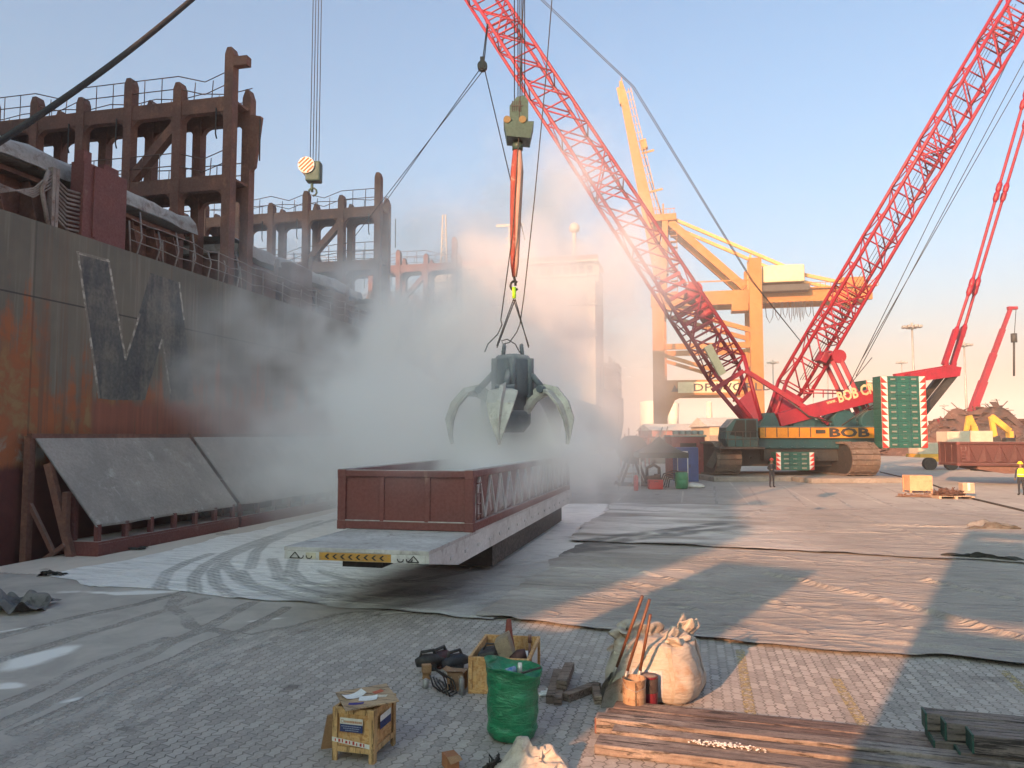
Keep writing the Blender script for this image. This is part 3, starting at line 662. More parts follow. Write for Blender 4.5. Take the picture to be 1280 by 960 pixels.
for k in range(5): mb.tube([(-16.6, a[1], ZD + 1.5 - .1 * k), (-16.7, a[1] - .5, ZD + .9 - .06 * k), (-16.9, a[1] - 1.3, ZD + .55 + .05 * k), (-16.9, a[1] - 2.1, ZD + 1.1)], .025, 5)
mb.tube([(-16.6, a[1] - .1, ZD), (-16.6, a[1] - .35, ZD + .9), (-16.65, a[1] - .1, ZD + 1.5)], .06, 6)
mb.build('cable_rack', PIPE, ship, 't')
mb = MB()
s = c[1] + 1.9
while s < 120:
    mb.tube([(-16.6, s, ZD - .02), (-16.6 + random.uniform(-.06, .06), s + random.uniform(-.1, .1), ZD + random.uniform(.75, 1.1))], .03, 5)
    if True:
        for z in (.4, .75, 1.05): mb.tube([(-16.6, s, ZD + z), (-16.6, s + .75, ZD + z - random.uniform(0, .12)), (-16.6, s + 1.5, ZD + z)], .02, 4)
    s += 1.5
mb.build('deck_rail', PIPE, ship, 't')
for k in range(9):
    s = c[1] + .4 + k * .9; MB().tube([(-16.62, s, ZD - .02), (-16.7, s + .3, ZD + .6), (-17.2, s + .8, ZD + 1.2 + .2 * (k % 3))], .03, 5).build('bent_pipe', PIPE, ship, 't')
mb = MB(); mb.tube([(-16.62, c[1] + .5, ZD), (-16.6, c[1] + .45, ZD + .9), (-16.62, c[1] + .6, ZD + 1.45), (-16.7, c[1] + .9, ZD + 1.2), (-16.7, c[1] + 1.0, ZD)], .06, 6)
mb.build('air_pipe', PIPE, ship, 't')
# deck machinery and debris between bridges
for s, h in ((28, 1.2), (31, 2.0), (35, 1.5), (44, 2.2), (47, 2.6), (50, 1.6), (59, 2.0), (63, 1.4), (74, 1.8)):
    mb = MB(); mb.bbox((-17.2, s, ZD + h / 2), (.4, 0, 0), (0, .6 + h * .2, 0), (0, 0, h / 2), .08); mb.tube([(-17.1, s + 1, ZD), (-17.0, s + 1.2, ZD + h + .7)], .09, 6); mb.tube([(-17, s - .5, ZD + h * .9), (-16.8, s + .8, ZD + h * .5), (-17, s + 2, ZD + .2)], .05, 5); mb.build('deck_fitting', RUSTD, ship, 't')
# painted letter on the hull side: dark M with a pale outline
ML = [(97, 315), (136, 326), (157, 450), (188, 341), (224, 353), (243, 500), (213, 500), (203, 424), (181, 500), (140, 500), (124, 498)]
def hp(q, off): v = PT(q[0], q[1], HT + off); return (HT + off, v[1], v[2])
BLK = grime('faded_black_lettering', (0.062, 0.066, 0.074), (0.105, 0.105, 0.103), (0.19, 0.165, 0.14), sc=0.7, f3=(0.42, 0.64), rough=0.75, bump=0.1, streak=0.5)
tri = bpy.data.meshes.new('letter'); bm = bmesh.new()
vv = [bm.verts.new(hp(q, .006)) for q in ML]; bm.faces.new(vv); bmesh.ops.triangulate(bm, faces=bm.faces[:]); bm.normal_update(); bm.faces.ensure_lookup_table()
if bm.faces[0].normal.x < 0: bmesh.ops.reverse_faces(bm, faces=bm.faces[:])
bm.to_mesh(tri); bm.free()
MB().mesh_of(tri).build('hull_letter', BLK, ship, 't')
OUT = grime('flaking_white_outline', (0.50, 0.46, 0.40), (0.38, 0.34, 0.29), (0.19, 0.165, 0.14), sc=1.6, f3=(0.45, 0.52), rough=0.8, bump=0.1)
mb = MB()
for a, c in (((97, 314), (124, 498)), ((98, 316), (136, 326)), ((136, 326), (157, 450)), ((157, 450), (175, 392)), ((203, 424), (213, 492)), ((224, 353), (230, 400)), ((203, 424), (199, 436))):
    a, c = Vector(hp(a, .012)), Vector(hp(c, .012)); d = (c - a).normalized(); n = Vector((1, 0, 0)).cross(d) * .042
    mb._add([a - n, c - n, c + n, a + n], [(0, 1, 2, 3)])
mb.build('letter_outline', OUT, ship, 't')
# deckhouse
dh = MB(); s0 = 145.0; T0, T1 = -17.2, -50.2
dh.box((T1, s0, ZD - .2), (T0, s0 + 14, 36.2)); dhm = dh.build('deckhouse', WHITE, ship, 't')
mb = MB()
for z in (16, 22, 28, 33.6): mb.box((T1 - .3, s0 - .5, z), (T0 + .5, s0 - .03, z + .18))
mb.box((T1 - 1.5, s0 - 1.6, 36.2), (T0 + .8, s0 + 10, 36.5)); mb.box((T0 + .02, s0 + .2, 32.5), (T0 + .75, s0 + 4, 36.2))
mb.build('deck_ledge', WHITE, dhm, 't')
mb = MB()
for k in range(21): MB().box((T1 + 1 + k * 1.52, s0 - .09, 34.2), (T1 + 2.15 + k * 1.52, s0 - .01, 35.6)).build('window', GLASS, dhm, 't')
for j, z in enumerate((17.2, 23.2, 26.2, 29.2)):
    for k in range(12):
        if (k * 7 + j * 3) % 5 in (1, 2): MB().box((T1 + 2 + k * 2.6, s0 - .09, z), (T1 + 2.65 + k * 2.6, s0 - .01, z + .8)).build('window', GLASS, dhm, 't')
mb = MB(); mb.box((T1 - 1.52, s0 - 1.66, 36.5), (T0 + .82, s0 - 1.5, 37.3)); mb.build('roof_edge', plain('faded_red_edge', (0.42, 0.09, 0.07), .7), dhm, 't')
mb = MB()
for z in (16, 22, 28):
    for zr in (.55, 1.05): mb.tube([(T1, s0 - .45, z + zr), (T0 + .4, s0 - .45, z + zr)], .04, 4)
    for k in range(18): mb.tube([(T1 + .2 + k * 1.95, s0 - .45, z), (T1 + .2 + k * 1.95, s0 - .45, z + 1.05)], .04, 4)
for k in range(6): mb.tube([(T0 - 3 - k * 4.6, s0 - 1.2, 37), (T0 - 3 - k * 4.6, s0 - 1.2, 39 + (k % 3))], .06, 4)
mb.build('railing', WHITE, dhm, 't')
mb = MB()
def mast(px, ybot, ytop, s, w0):
    c = PS(px, ybot, s); d = PS(px, ytop, s); return c, d
c, d = mast(718, 312, 285, s0 + 2, 1); mb.tube([(c[0], s0 + 2, 36), (c[0], s0 + 2, d[2] - 1)], .4, 8); mb.lathe([(.1, -1.1), (.9, -.7), (1.1, 0), (.8, .7), (.1, 1.1)], (d[0], s0 + 2, d[2]), 12)
c, d = mast(640, 312, 282, s0 + 2, 1)
for o in (-.9, .9): mb.tube([(c[0] + o, s0 + 2, 36), (c[0] + o * .4, s0 + 2, d[2])], .25, 6)
for k in range(4): mb.box((c[0] - 2.2 + .3 * k, s0 + 1.8, 38 + k * 1.4), (c[0] + 2.2 - .3 * k, s0 + 2.2, 38.25 + k * 1.4))
mb.box((c[0] - 3.2, s0 + 1.7, d[2] - .2), (c[0] + 2.5, s0 + 2.1, d[2] + .3)); mb.box((c[0] - .6, s0 + 1.4, d[2] - 1.4), (c[0] + 1, s0 + 2.4, d[2] - .5))
c, d = mast(543, 318, 258, s0 - 4, 1)
for o in (-.8, .8): mb.tube([(c[0] + o, s0 + 2, 33), (c[0] + o * .35, s0 + 2, d[2])], .18, 5)
for k in range(9):
    z = 35 + k * 1.15; f = 1 - k * .07; mb.tube([(c[0] - .8 * f, s0 + 2, z), (c[0] + .8 * f, s0 + 2, z + 1.1)], .1, 4); mb.tube([(c[0] - .8 * f, s0 + 2, z), (c[0] + .8 * f, s0 + 2, z)], .1, 4)
mb.build('mast', WHITE, dhm, 't')
# container paints, shared by far stacks and the unseen shade boxes
def stack_color(n, c): return grime('container_' + n, c, tuple(x * .8 for x in c), (0.2, 0.1, 0.07), sc=.4, rough=.6, bump=.05, streak=.5)
CC = [stack_color('blue', (.03, .08, .2)), stack_color('maroon', (.2, .03, .03)), stack_color('grey', (.25, .25, .26)), stack_color('green', (.03, .14, .09))]
def container(name, label, cat, t0, s0, z0, L, mt, group, H_=2.59):
    mb = MB(); W = 2.44
    n = int(L / .28)
    for fr in (0, 1):
        vs = []
        for j in (0, 1):
            for i in range(n * 2 + 1):
                s = s0 + L * i / (n * 2); o = .035 if (i // 1) % 4 in (1, 2) else 0
                vs.append((t0 + (W - o if fr else o), s, z0 + .12 + j * (H_ - .24)))
        mb.grid(vs, n * 2 + 1, 2, smooth=False)
    for tt in (t0, t0 + W - .12):
        for ss in (s0, s0 + L - .12): mb.box((tt, ss, z0), (tt + .12, ss + .12, z0 + H_))
        for z in (z0 + .003, z0 + H_ - .123): mb.box((tt + .004, s0 + .12, z), (tt + .116, s0 + L - .12, z + .12))
    for ss in (s0 + .03, s0 + L - .07): mb.box((t0 + .12, ss, z0 + .1), (t0 + W - .12, ss + .04, z0 + H_ - .1))
    mb.box((t0 + .12, s0 + .1, z0 + H_ - .08), (t0 + W - .12, s0 + L - .1, z0 + H_ - .04)); mb.box((t0 + .12, s0 + .1, z0 + .04), (t0 + W - .12, s0 + L - .1, z0 + .1))
    o = mb.build(name, mt, None, 't'); tag(o, label, cat, group); return o
# ---------------- unseen shade casters added behind the camera: blocks on the ship's near hatches, stacked boxes and a straddle carrier on the quay
mb = MB()
for a, c in BAYS[:3]:
    if a > 10: continue
    mb.box((-46, a + .4, ZD + 2.1), (-17.9, c - .4, ZD + (9.6 if a < -5 else 20.0)))
mb.box((-46, -4.19, ZD + 2.1), (-18.0, -1.41, ZD + 9.0)); mb.box((-46, -31.2, ZD + .2), (-18.6, -15.81, ZD + 9.5))
mb.build('added_shade_cargo', TARP, ship, 't')  # unseen blocks on the hatches, added and sized for the shadow they cast
SH = Vector((sd.x, sd.y, 0)).normalized() * -1
def WV(w_, v, z=0): return Vector((w_ * SH.y + v * SH.x, -w_ * SH.x + v * SH.y, z))
def wv_shade_box(name, label, w0, w1, v0, v1, z0, mt, group=None, cat='container'):
    mb = MB(); H_ = 2.59; n = max(4, int(abs(v1 - v0) / .3)); nw = max(4, int(abs(w1 - w0) / .3))
    for (fa, fb, k) in (((w0, v0), (w0, v1), n), ((w1, v0), (w1, v1), n), ((w0, v0), (w1, v0), nw), ((w0, v1), (w1, v1), nw)):
        vs = []
        cx, cv = (w0 + w1) / 2, (v0 + v1) / 2
        for j in (0, 1):
            for i in range(2 * k + 1):
                f = i / (2 * k); a = fa[0] + (fb[0] - fa[0]) * f; c = fa[1] + (fb[1] - fa[1]) * f
                if i % 4 in (1, 2):
                    if fa[0] == fb[0]: a += .035 if a < cx else -.035
                    else: c += .035 if c < cv else -.035
                vs.append(WV(a, c, z0 + .1 + j * (H_ - .2)))
        mb.grid(vs, 2 * k + 1, 2, smooth=False)
    X, V = WV(1, 0), WV(0, 1)
    for a in (w0 + .06, w1 - .06):
        for c in (v0 + .06, v1 - .06): mb.obox(WV(a, c, z0 + H_ / 2), X * .07, V * .07, (0, 0, H_ / 2))
    for z in (z0 + .06, z0 + H_ - .06): mb.obox(WV((w0 + w1) / 2, (v0 + v1) / 2, z), X * (w1 - w0 - .1) / 2, V * (v1 - v0 - .1) / 2, (0, 0, .05))
    o = mb.build(name, mt); tag(o, label, cat, group); return o
g_ = 'unseen boxes added behind the photographer to cast shade'  # unseen stacks, added to throw shadow strips across the ground
for k, (n, mt) in enumerate((('lowest blue', CC[0]), ('middle grey', CC[2]), ('topmost maroon', CC[1]))):
    wv_shade_box('added_shade_box', n + ' unseen box of the narrow stack added behind the photographer for shade', -5.85, -3.75, -13.3, -7.2, k * 2.592 + .002, mt, g_)
for k, (n, mt) in enumerate((('lower grey', CC[2]), ('upper blue', CC[0]))):
    wv_shade_box('added_shade_box', n + ' short unseen box added for shade beside the narrow stack', -8.3, -5.87, -12.5, -6.4, k * 2.592 + .002, mt, g_)
for k, (n, mt) in enumerate((('lower green', CC[3]), ('upper maroon', CC[1]))):
    wv_shade_box('added_shade_box', n + ' long unseen box added crosswise behind the photographer for shade', -1.35, 10.8, -5.7, -3.1, k * 2.592 + .002, mt, g_)
sc_ = thing('added_shade_carrier', 'unseen yellow straddle carrier added behind the photographer to cast shade', 'carrier', WV(4.7, -9.3), 0)  # unseen carrier, added so its raised box shades the ground beyond a lit gap
mb = MB(); X, V = WV(1, 0), WV(0, 1)
for a in (-1.15, 10.6):
    for c in (-12.5, -7.6): mb.obox(WV(a, c, 5.6), X * .16, V * .16, (0, 0, 4.9))
    mb.obox(WV(a, -10.05, .85), X * .2, V * 3.2, (0, 0, .25)); mb.obox(WV(a, -10.05, 10.6), X * .2, V * 2.7, (0, 0, .2))
mb.obox(WV(4.7, -7.6, 10.6), X * 5.9, V * .2, (0, 0, .19)); mb.obox(WV(4.7, -12.5, 10.6), X * 5.9, V * .2, (0, 0, .19)); mb.build('frame', STSY, sc_)
for a in (-1.15, 10.6):
    for c in (-12.6, -7.4):
        mb = MB(); mb.tube([WV(a - .3, c, .6), WV(a + .3, c, .6)], .6, 18); mb.build('wheel', RUBBER, sc_)
mb = MB()
for a in (0, 9.4):
    for c in (-10.6, -8.4): mb.obox(WV(a, c, 10.5), X * .05, V * .05, (0, 0, .2))
mb.build('spreader', BLACK, sc_)
wv_shade_box('added_shade_box', 'raised grey unseen box added for shade, held by the carrier behind the photographer', -1.4, 10.8, -10.6, -8.0, 7.7, CC[2], g_)
# ================================================================ lattice helper
def lattice(mb, pa, pb, u, v, wa, wb, da, db, npan, rc, rb, start=0, dense=(), slant=1):
    """4-chord lattice from pa to pb; u = in-picture half-width dir, v = depth dir"""
    pa, pb = Vector(pa), Vector(pb); u, v = Vector(u), Vector(v)
    def c(f, i, j): return pa.lerp(pb, f) + u * i * (wa + (wb - wa) * f) / 2 + v * j * (da + (db - da) * f) / 2
    for i in (-1, 1):
        for j in (-1, 1): mb.tube([c(0, i, j), c(1, i, j)], rc, 8)
    for k in range(npan + 1):
        f = k / npan
        for j in (-1, 1):
            mb.tube([c(f, -1, j), c(f, 1, j)], rb, 6)
            if k < npan:
                mb.tube([c(f, -slant, j), c((k + 1) / npan, slant, j)], rb, 6)
                if k in dense:
                    for q in (.2, .4, .6, .8):
                        mb.tube([c((k + q) / npan, -1, j), c((k + q) / npan, 1, j)], rb * .9, 6)
                    mb.tube([c(f, slant, j), c((k + 1) / npan, -slant, j)], rb, 6)
        for i in (-1, 1):
            if k % 2 == 0: mb.tube([c(f, i, -1), c(f, i, 1)], rb * .8, 6)
            if k < npan:
                j = 1 if k % 2 else -1; mb.tube([c(f, i, -j), c((k + 1) / npan, i, j)], rb * .7, 6)
    return c
# ================================================================ crawler crane
YC = 53.0
def C(px, py, dy=0.0): return P(px, py, YC + dy)
crane = thing('crawler_crane', 'teal crawler crane with red lattice boom leaning left and red mast leaning right', 'crane', C(1000, 600) * Vector((1, 1, 0)) if False else Vector((C(1000, 600).x, YC + 4, 0.32)), 0)
def tr_frame(px, y0, L, w, h, yaw):
    c = P(px, 598, y0); c = Vector((c.x, c.y, .38)); dv = Vector((math.sin(yaw), math.cos(yaw), 0)); xv = Vector((dv.y, -dv.x, 0))
    prof = []
    r_ = h / 2
    for q in range(9): an = -math.pi / 2 - q / 8 * math.pi; prof.append((r_ + math.cos(an) * r_, r_ + math.sin(an) * r_))
    for q in range(9): an = math.pi / 2 - q / 8 * math.pi; prof.append((L - r_ + math.cos(an) * r_, r_ + math.sin(an) * r_))
    mb = MB(); o = [c + dv * a - xv * w * .38 + Vector((0, 0, b_ * .94 + .05)) for a, b_ in prof]
    mb.prism(o, xv * w * .76); fr = mb.build('crawler_frame', BLACK, crane)
    mb = MB()
    per = [Vector((a, b_, 0)) for a, b_ in prof]; n = len(per); tot = 0; segs = []
    for i in range(n): d = (per[(i + 1) % n] - per[i]).length; segs.append(d); tot += d
    k = int(tot / .36)
    for i in range(k):
        q = i * tot / k; j = 0
        while q > segs[j]: q -= segs[j]; j += 1
        d = (per[(j + 1) % n] - per[j]); a = per[j] + d * (q / segs[j]); d.normalize()
        pc = c + dv * a.x + Vector((0, 0, a.y)); tn = dv * d.x + Vector((0, 0, d.y)); nn = xv.cross(tn)
        mb.obox(pc, xv * w / 2, tn * .165, nn * .06)
        for e in (-.3, .3): mb.obox(pc + xv * w * e, xv * w * .06, tn * .12, nn * .1)
    mb.build('track_shoes', TRACK, fr)
tr_frame(912, 52.0, 8.6, 1.75, 2.15, R(-6)); tr_frame(1084, 51.0, 8.6, 1.95, 2.15, R(-6))
mb = MB(); a, c = C(926, 592, 1), C(1068, 556, 1); mb.box((a.x, YC + 1, .9), (c.x, YC + 6, c.z)); mb.box((a.x + 1.4, YC + .2, 1.3), (c.x - 1.4, YC + 1, c.z - .1))
mb.tube([Vector(((a.x + c.x) / 2 - .6, YC + 3.4, c.z)), Vector(((a.x + c.x) / 2 - .6, YC + 3.4, c.z + .5))], 1.9, 24)
for k in range(5): q = C(940 + k * 28, 572, .1); mb.tube([q, q + Vector((0, .3, 0))], .09, 8)
mb.build('carbody', BLACK, crane)
def chevrons(mb, x0, x1, z0, z1, y, n, flip=1, side=0):
    for k in range(n):
        za = z0 + (z1 - z0) * k / n; zb = z0 + (z1 - z0) * (k + 1) / n
        if flip > 0: mb.quad((x0, y, za), (x1, y, za), (x0, y, zb))
        else: mb.quad((x0, y, za), (x1, y, za), (x1, y, zb))
def slab_stack(name, px0, px1, py0, py1, y, dep, n, chev, wide):
    a, c = P(px0, py1, y), P(px1, py0, y)
    mb = MB(); hz_ = (c.z - a.z) / n
    for k in range(n): mb.bbox(((a.x + c.x) / 2, y + dep / 2, a.z + hz_ * (k + .5)), ((c.x - a.x) / 2, 0, 0), (0, dep / 2, 0), (0, 0, hz_ / 2 - .003), .012)
    o = mb.build(name, CWGREEN, crane)
    wd = (c.x - a.x) * chev
    for x0, x1, fl in ((a.x + .03, a.x + wd, 1), (c.x - wd, c.x - .03, -1)):
        m1 = MB(); m2 = MB(); m1.box((x0, y - .012, a.z + .03), (x1, y - .002, c.z - .03)); chevrons(m2, x0, x1, a.z + .03, c.z - .03, y - .016, wide, fl)
        m1.build('marker_strip', WHITEP, o); m2.build('chevron', REDP, o)
    m3 = MB()
    for k in range(n):
        for f in (.27, .73):
            x = a.x + (c.x - a.x) * f; m3.bbox((x, y - .03, a.z + hz_ * (k + .5)), (.16, 0, 0), (0, .035, 0), (0, 0, .06), .02)
        m3.bbox(((a.x + c.x) / 2, y - .02, a.z + hz_ * (k + .5)), (.12, 0, 0), (0, .02, 0), (0, 0, .03), .01)
    build_each(m3, 'lifting_lug', grime('lug_grey', (.17, .19, .17), (.13, .15, .13), sc=4, rough=.6), o)
    m4 = MB()
    for f in (.36, .64): x = a.x + (c.x - a.x) * f; m4.box((x - .02, y - .006, a.z + .02), (x + .02, y + .002, c.z - .02))
    m4.build('panel_line', TEAL, o)
    return o
slab_stack('carbody_counterweight', 970, 1018, 565, 588, YC - .7, 1.6, 4, .13, 4)
slab_stack('counterweight_stack', 1103, 1157, 470, 560, YC - 2.0, 1.1, 11, .15, 11)
slab_stack('counterweight_stack', 1084, 1100, 475, 530, YC + 3.0, 2.0, 7, .45, 4)
# upper works
mb = MB(); a, c = C(938, 561), C(1103, 545); mb.bbox(((a.x + c.x) / 2, YC + 2.2, (a.z + c.z) / 2), ((c.x - a.x) / 2, 0, 0), (0, 2.2, 0), (0, 0, (c.z - a.z) / 2), .06)
a2, c2 = C(942, 547), C(1102, 533); mb.bbox(((a2.x + c2.x) / 2, YC + 2.0, (a2.z + c2.z) / 2 + .02), ((c2.x - a2.x) / 2, 0, 0), (0, 1.8, 0), (0, 0, (c2.z - a2.z) / 2), .05)
for x0, x1, y0 in ((958, 986, 523), (986, 1035, 525), (1037, 1075, 527), (1076, 1100, 528)):
    a, c = C(x0, 534, .6), C(x1, y0, .6); mb.bbox(((a.x + c.x) / 2, YC + 2.2, (a.z + c.z) / 2), ((c.x - a.x) / 2 - .04, 0, 0), (0, 1.5, 0), (0, 0, (c.z - a.z) / 2 + .05), .08)
a = C(960, 536); mb.prism([C(948, 536, .3), C(976, 536, .3), C(968, 516, .3), C(958, 516, .3)], (0, 2.5, 0))
for x in (1000, 1050, 1085): a = C(x, 527, 1.2); mb.tube([a - Vector((0, .8, 0)), a + Vector((0, 1.6, 0))], .8, 16)
for k in range(10):   # walkway rail
    q = C(962 + k * 14, 560, -.1); mb.tube([q, q + Vector((0, 0, .12))], .03, 4)
mb.build('upper_frame', TEAL, crane)
mb = MB(); a, c = C(950, 547.5, -.21), C(1097, 534.5, -.21); mb.box((a.x, YC - .24, a.z), (c.x, YC + .2, c.z)); band = mb.build('side_band', ORANGE, crane)
mb = MB(); q = C(1036, 546.2, -.3); mb.text('BOB', .82, (q.x, YC - .27, q.z + .03), (1, 0, 0), (0, 0, 1), .03, bold=.028, squeeze=1.75); mb.build('lettering', BLACK, band)
mb = MB(); q = C(1012, 545.5, -.3)
for k in range(5): mb.box((C(955 + k * 14, 540).x, YC - .262, q.z - .05), (C(956 + k * 14, 540).x, YC - .23, q.z + .6))
mb.box((C(1018, 540).x, YC - .262, q.z + .2), (C(1030, 540).x, YC - .23, q.z + .45)); mb.build('panel_line', BLACK, band)
mb = MB(); a, c = C(951, 536.5), C(1010, 534.3)
# cab
cb = MB(); a, c = C(899, 558), C(938, 524); yy = YC - 1.6
pf = [(a.x + .15, a.z), (c.x, a.z), (c.x, c.z), (a.x + .65, c.z), (a.x + .1, (a.z + c.z) / 2 + .35), (a.x, a.z + .55)]
cb.prism([(x, yy, z) for x, z in pf], (0, 1.9, 0)); cab = cb.build('cab', TEAL, crane)
mb = MB()
W_, H_ = c.x - a.x, c.z - a.z
mb.prism([(a.x + W_ * .14, yy - .02, a.z + H_ * .42), (c.x - W_ * .40, yy - .02, a.z + H_ * .34), (c.x - W_ * .40, yy - .02, a.z + H_ * .95), (a.x + W_ * .34, yy - .02, a.z + H_ * .95)], (0, .03, 0))
mb.prism([(c.x - W_ * .36, yy - .02, a.z + H_ * .34), (c.x - W_ * .06, yy - .02, a.z + H_ * .34), (c.x - W_ * .06, yy - .02, a.z + H_ * .95), (c.x - W_ * .36, yy - .02, a.z + H_ * .95)], (0, .03, 0))
mb.prism([(a.x + .08, yy + .1, a.z + H_ * .4), (a.x + .08, yy + 1.8, a.z + H_ * .4), (a.x + .06 + W_ * .28, yy + 1.8, a.z + H_ * .97), (a.x + .06 + W_ * .28, yy + .1, a.z + H_ * .97)], (-.05, 0, .03))
mb.build('window', GLASS, cab)
mb = MB(); mb.box((a.x - .5, yy - .4, a.z - .15), (c.x + .3, yy + 2, a.z - .02))
for k in range(6): x = a.x - .45 + k * .5; mb.tube([(x, yy - .38, a.z), (x, yy - .38, a.z + 1)], .025, 4)
for z in (.5, 1): mb.tube([(a.x - .45, yy - .38, a.z + z), (a.x + 2.05, yy - .38, a.z + z)], .025, 4)
mb.bar(C(886, 584, -1), C(899, 562, -1), .12, .5); mb.build('cab_platform', BLACK, cab)
# boom
def zup(a, b_): d = (Vector(b_) - Vector(a)).normalized(); u = Vector((d.z, 0, -d.x)).normalized(); v = d.cross(u).normalized(); return d, u, v
foot = C(944, 530, 1.5)
m0 = P((884 + 931) / 2, 460, YC + 2.5); mTop = P(646, 60, YC + 9.5); d, u, v = zup(m0, mTop)
end = m0 + d * ((mTop - m0).length * 1.9)
mb = MB()
L1 = (end - m0).length; npan = 22
lattice(mb, m0, end, u, v, 2.45, 2.2, 2.3, 2.1, npan, .14, .068, dense=(0, 1, 6, 12, 17), slant=-1)
for f in (.02, .3, .6, .9):
    q = m0.lerp(end, f)
boom = mb.build('boom', CRRED, crane)
mb = MB()
for i in (-1, 1):
    for j in (-1, 1): mb.tube([foot + v * j * .9 + u * i * .25, m0 + u * i * 1.22 + v * j * 1.15], .15, 8)
mid = foot.lerp(m0, .5)
for j in (-1, 1):
    mb.prism([foot + u * -.4 + v * j * .95, foot + u * .4 + v * j * .95, foot.lerp(m0, .48) + u * .72 + v * j * 1.0, foot.lerp(m0, .42) - u * .68 + v * j * 1.0], v * .05)
    for f in (.5, .75): mb.tube([foot.lerp(m0, f) + u * -.25 * 3 * f + v * j * 1.05, foot.lerp(m0, f + .22) + u * 1.2 * (f + .22) + v * j * 1.1], .07, 6)
mb.build('boom_foot', CRRED, boom)
mb = MB()          # winches and sheaves carried in the lower boom, pale sheave pack
q = m0.lerp(end, .10); mb.tube([q + u * 1.0 - v * .9, q + u * 1.0 + v * .9], .6, 20); mb.bbox(q + u * 1.0 - d * 1.5, u * .4, v * .9, d * .8, .06)
for k in range(7): e = m0.lerp(end, .055 + k * .012); mb.bar(e - u * 1.1 - v * .8, e + u * .8 - v * .8, .28, .12, up=v)
mb.build('boom_winch', grime('dark_crane_red', (0.3, .018, .025), (0.22, .018, .022), sc=1, rough=.5, bump=.05), boom)
mb = MB(); e = m0.lerp(end, .015); mb.bar(P(884, 432, YC + .9), P(903, 468, YC + .9), .55, .3, up=(0, 1, 0)); mb.build('sheave_cover', CREAM, boom)
# strut from boom to mast foot
mb = MB(); mb.bar(P(931, 463, YC + 1.0), P(1012, 513, YC + .5), .32, .32); mb.bar(P(890, 488, YC + 1.0), P(929, 464, YC + 1.0), .3, .3); mb.bar(P(1010, 512, YC + .5), P(1035, 530, YC + .5), .18, .18)
mb.build('boom_strut', CRRED, boom)
# mast (derrick) leaning right
mfoot = C(968, 524, 3.5)
a0 = P((977 + 1008) / 2, 484, YC + 4.5); a1 = P((1180 + 1222) / 2, 129, YC + 2.5); d2, u2, v2 = zup(a0, a1); mend = a0 + d2 * ((a1 - a0).length * 1.9)
mb = MB(); lattice(mb, a0, mend, u2, v2, 1.95, 2.05, 2.0, 2.0, 22, .13, .06, dense=(2, 3, 9, 14, 19), slant=-1)
mast_ = mb.build('mast', CRRED, crane)
mb = MB()
for i in (-1, 1):
    for j in (-1, 1): mb.tube([mfoot + u2 * i * .3 + v2 * j * .9, a0 + u2 * i * .97 + v2 * j], .14, 8)
for j in (-1, 1): mb.prism([mfoot - u2 * .45 + v2 * j * .95, mfoot + u2 * .5 + v2 * j * .95, mfoot.lerp(a0, .8) + u2 * .95 + v2 * j, mfoot.lerp(a0, .8) - u2 * .85 + v2 * j], v2 * .05)
mb.build('mast_foot', CRRED, mast_)
mb = MB(); q = P(1043, 446, YC + 3.4); mb.tube([q - v2 * .9, q + v2 * .9], .4, 20); mb.tube([q - v2 * .9, q - v2 * .98], .5, 20); mb.tube([q + v2 * .9, q + v2 * .98], .5, 20); mb.bbox(P(1028, 447, YC + 3.4), u2 * .25, v2 * .7, d2 * .4, .05)
mb.build('mast_winch', CRRED, mast_)
mb = MB()
for o in (-.8, .8):
    mb.bar(P(1036, 452, YC + 3.4) + v2 * o, P(1072, 527, YC + 2.2) + v2 * o, .28, .28); mb.bar(P(1046, 450, YC + 3.4) + v2 * o, P(1083, 527, YC + 2.2) + v2 * o, .28, .28)
mb.build('mast_strut', CRRED, mast_)
mb = MB(); mb.tube([P(1005, 487, YC + 3), P(1055, 488, YC + 3)], .05, 5); mb.tube([P(1005, 491, YC + 3), P(1055, 492, YC + 3)], .05, 5)
for k in range(5): mb.tube([P(1005 + k * 12, 497, YC + 3), P(1005 + k * 12, 487, YC + 3)], .04, 4)
mb.build('handrail', CRRED, mast_)
# long counterweight arm with lettering
mb = MB(); a, c = P(972, 525, YC + .7), P(1198, 461, YC + .7); dv = (c - a).normalized(); up = Vector((-dv.z, 0, dv.x))
mid = P(1147, 471, YC + .7)
mb.bar(a, P(1150, 478, YC + .7), .9, .92, up=up); arm = mb.build('counterweight_arm', CRRED, crane)
mb = MB(); mb.prism([P(1138, 478, YC), P(1200, 470, YC), P(1202, 459, YC), P(1190, 457, YC), P(1138, 467, YC)], (0, 1.5, 0)); mb.bar(P(1118, 470, YC + 1), P(1192, 458, YC + 1), .4, .3); mb.build('arm_end', CRRED, arm)
mb = MB(); mb.bar(P(1192, 468, YC + .4), P(1152, 518, YC + .4), .45, .45); mb.bar(P(1176, 470, YC + 1.6), P(1146, 508, YC + 1.6), .4, .4); mb.build('ballast_ram', BLACK, arm)
A0 = P(1030, 512.5, YC + .22)
LET = plain('cream_lettering', (0.55, 0.42, 0.25), .6)
mb = MB(); q = P(1037, 506.4, YC + .22) ; mb.text('www.', .40, P(1034, 505.6, YC + .22), dv, up, .03, bold=.008, squeeze=.72); mb.text('BOB CRANE', 1.02, P(1048.5, 503.2, YC + .22), dv, up, .03, bold=.03, squeeze=.74); mb.build('lettering', LET, arm)
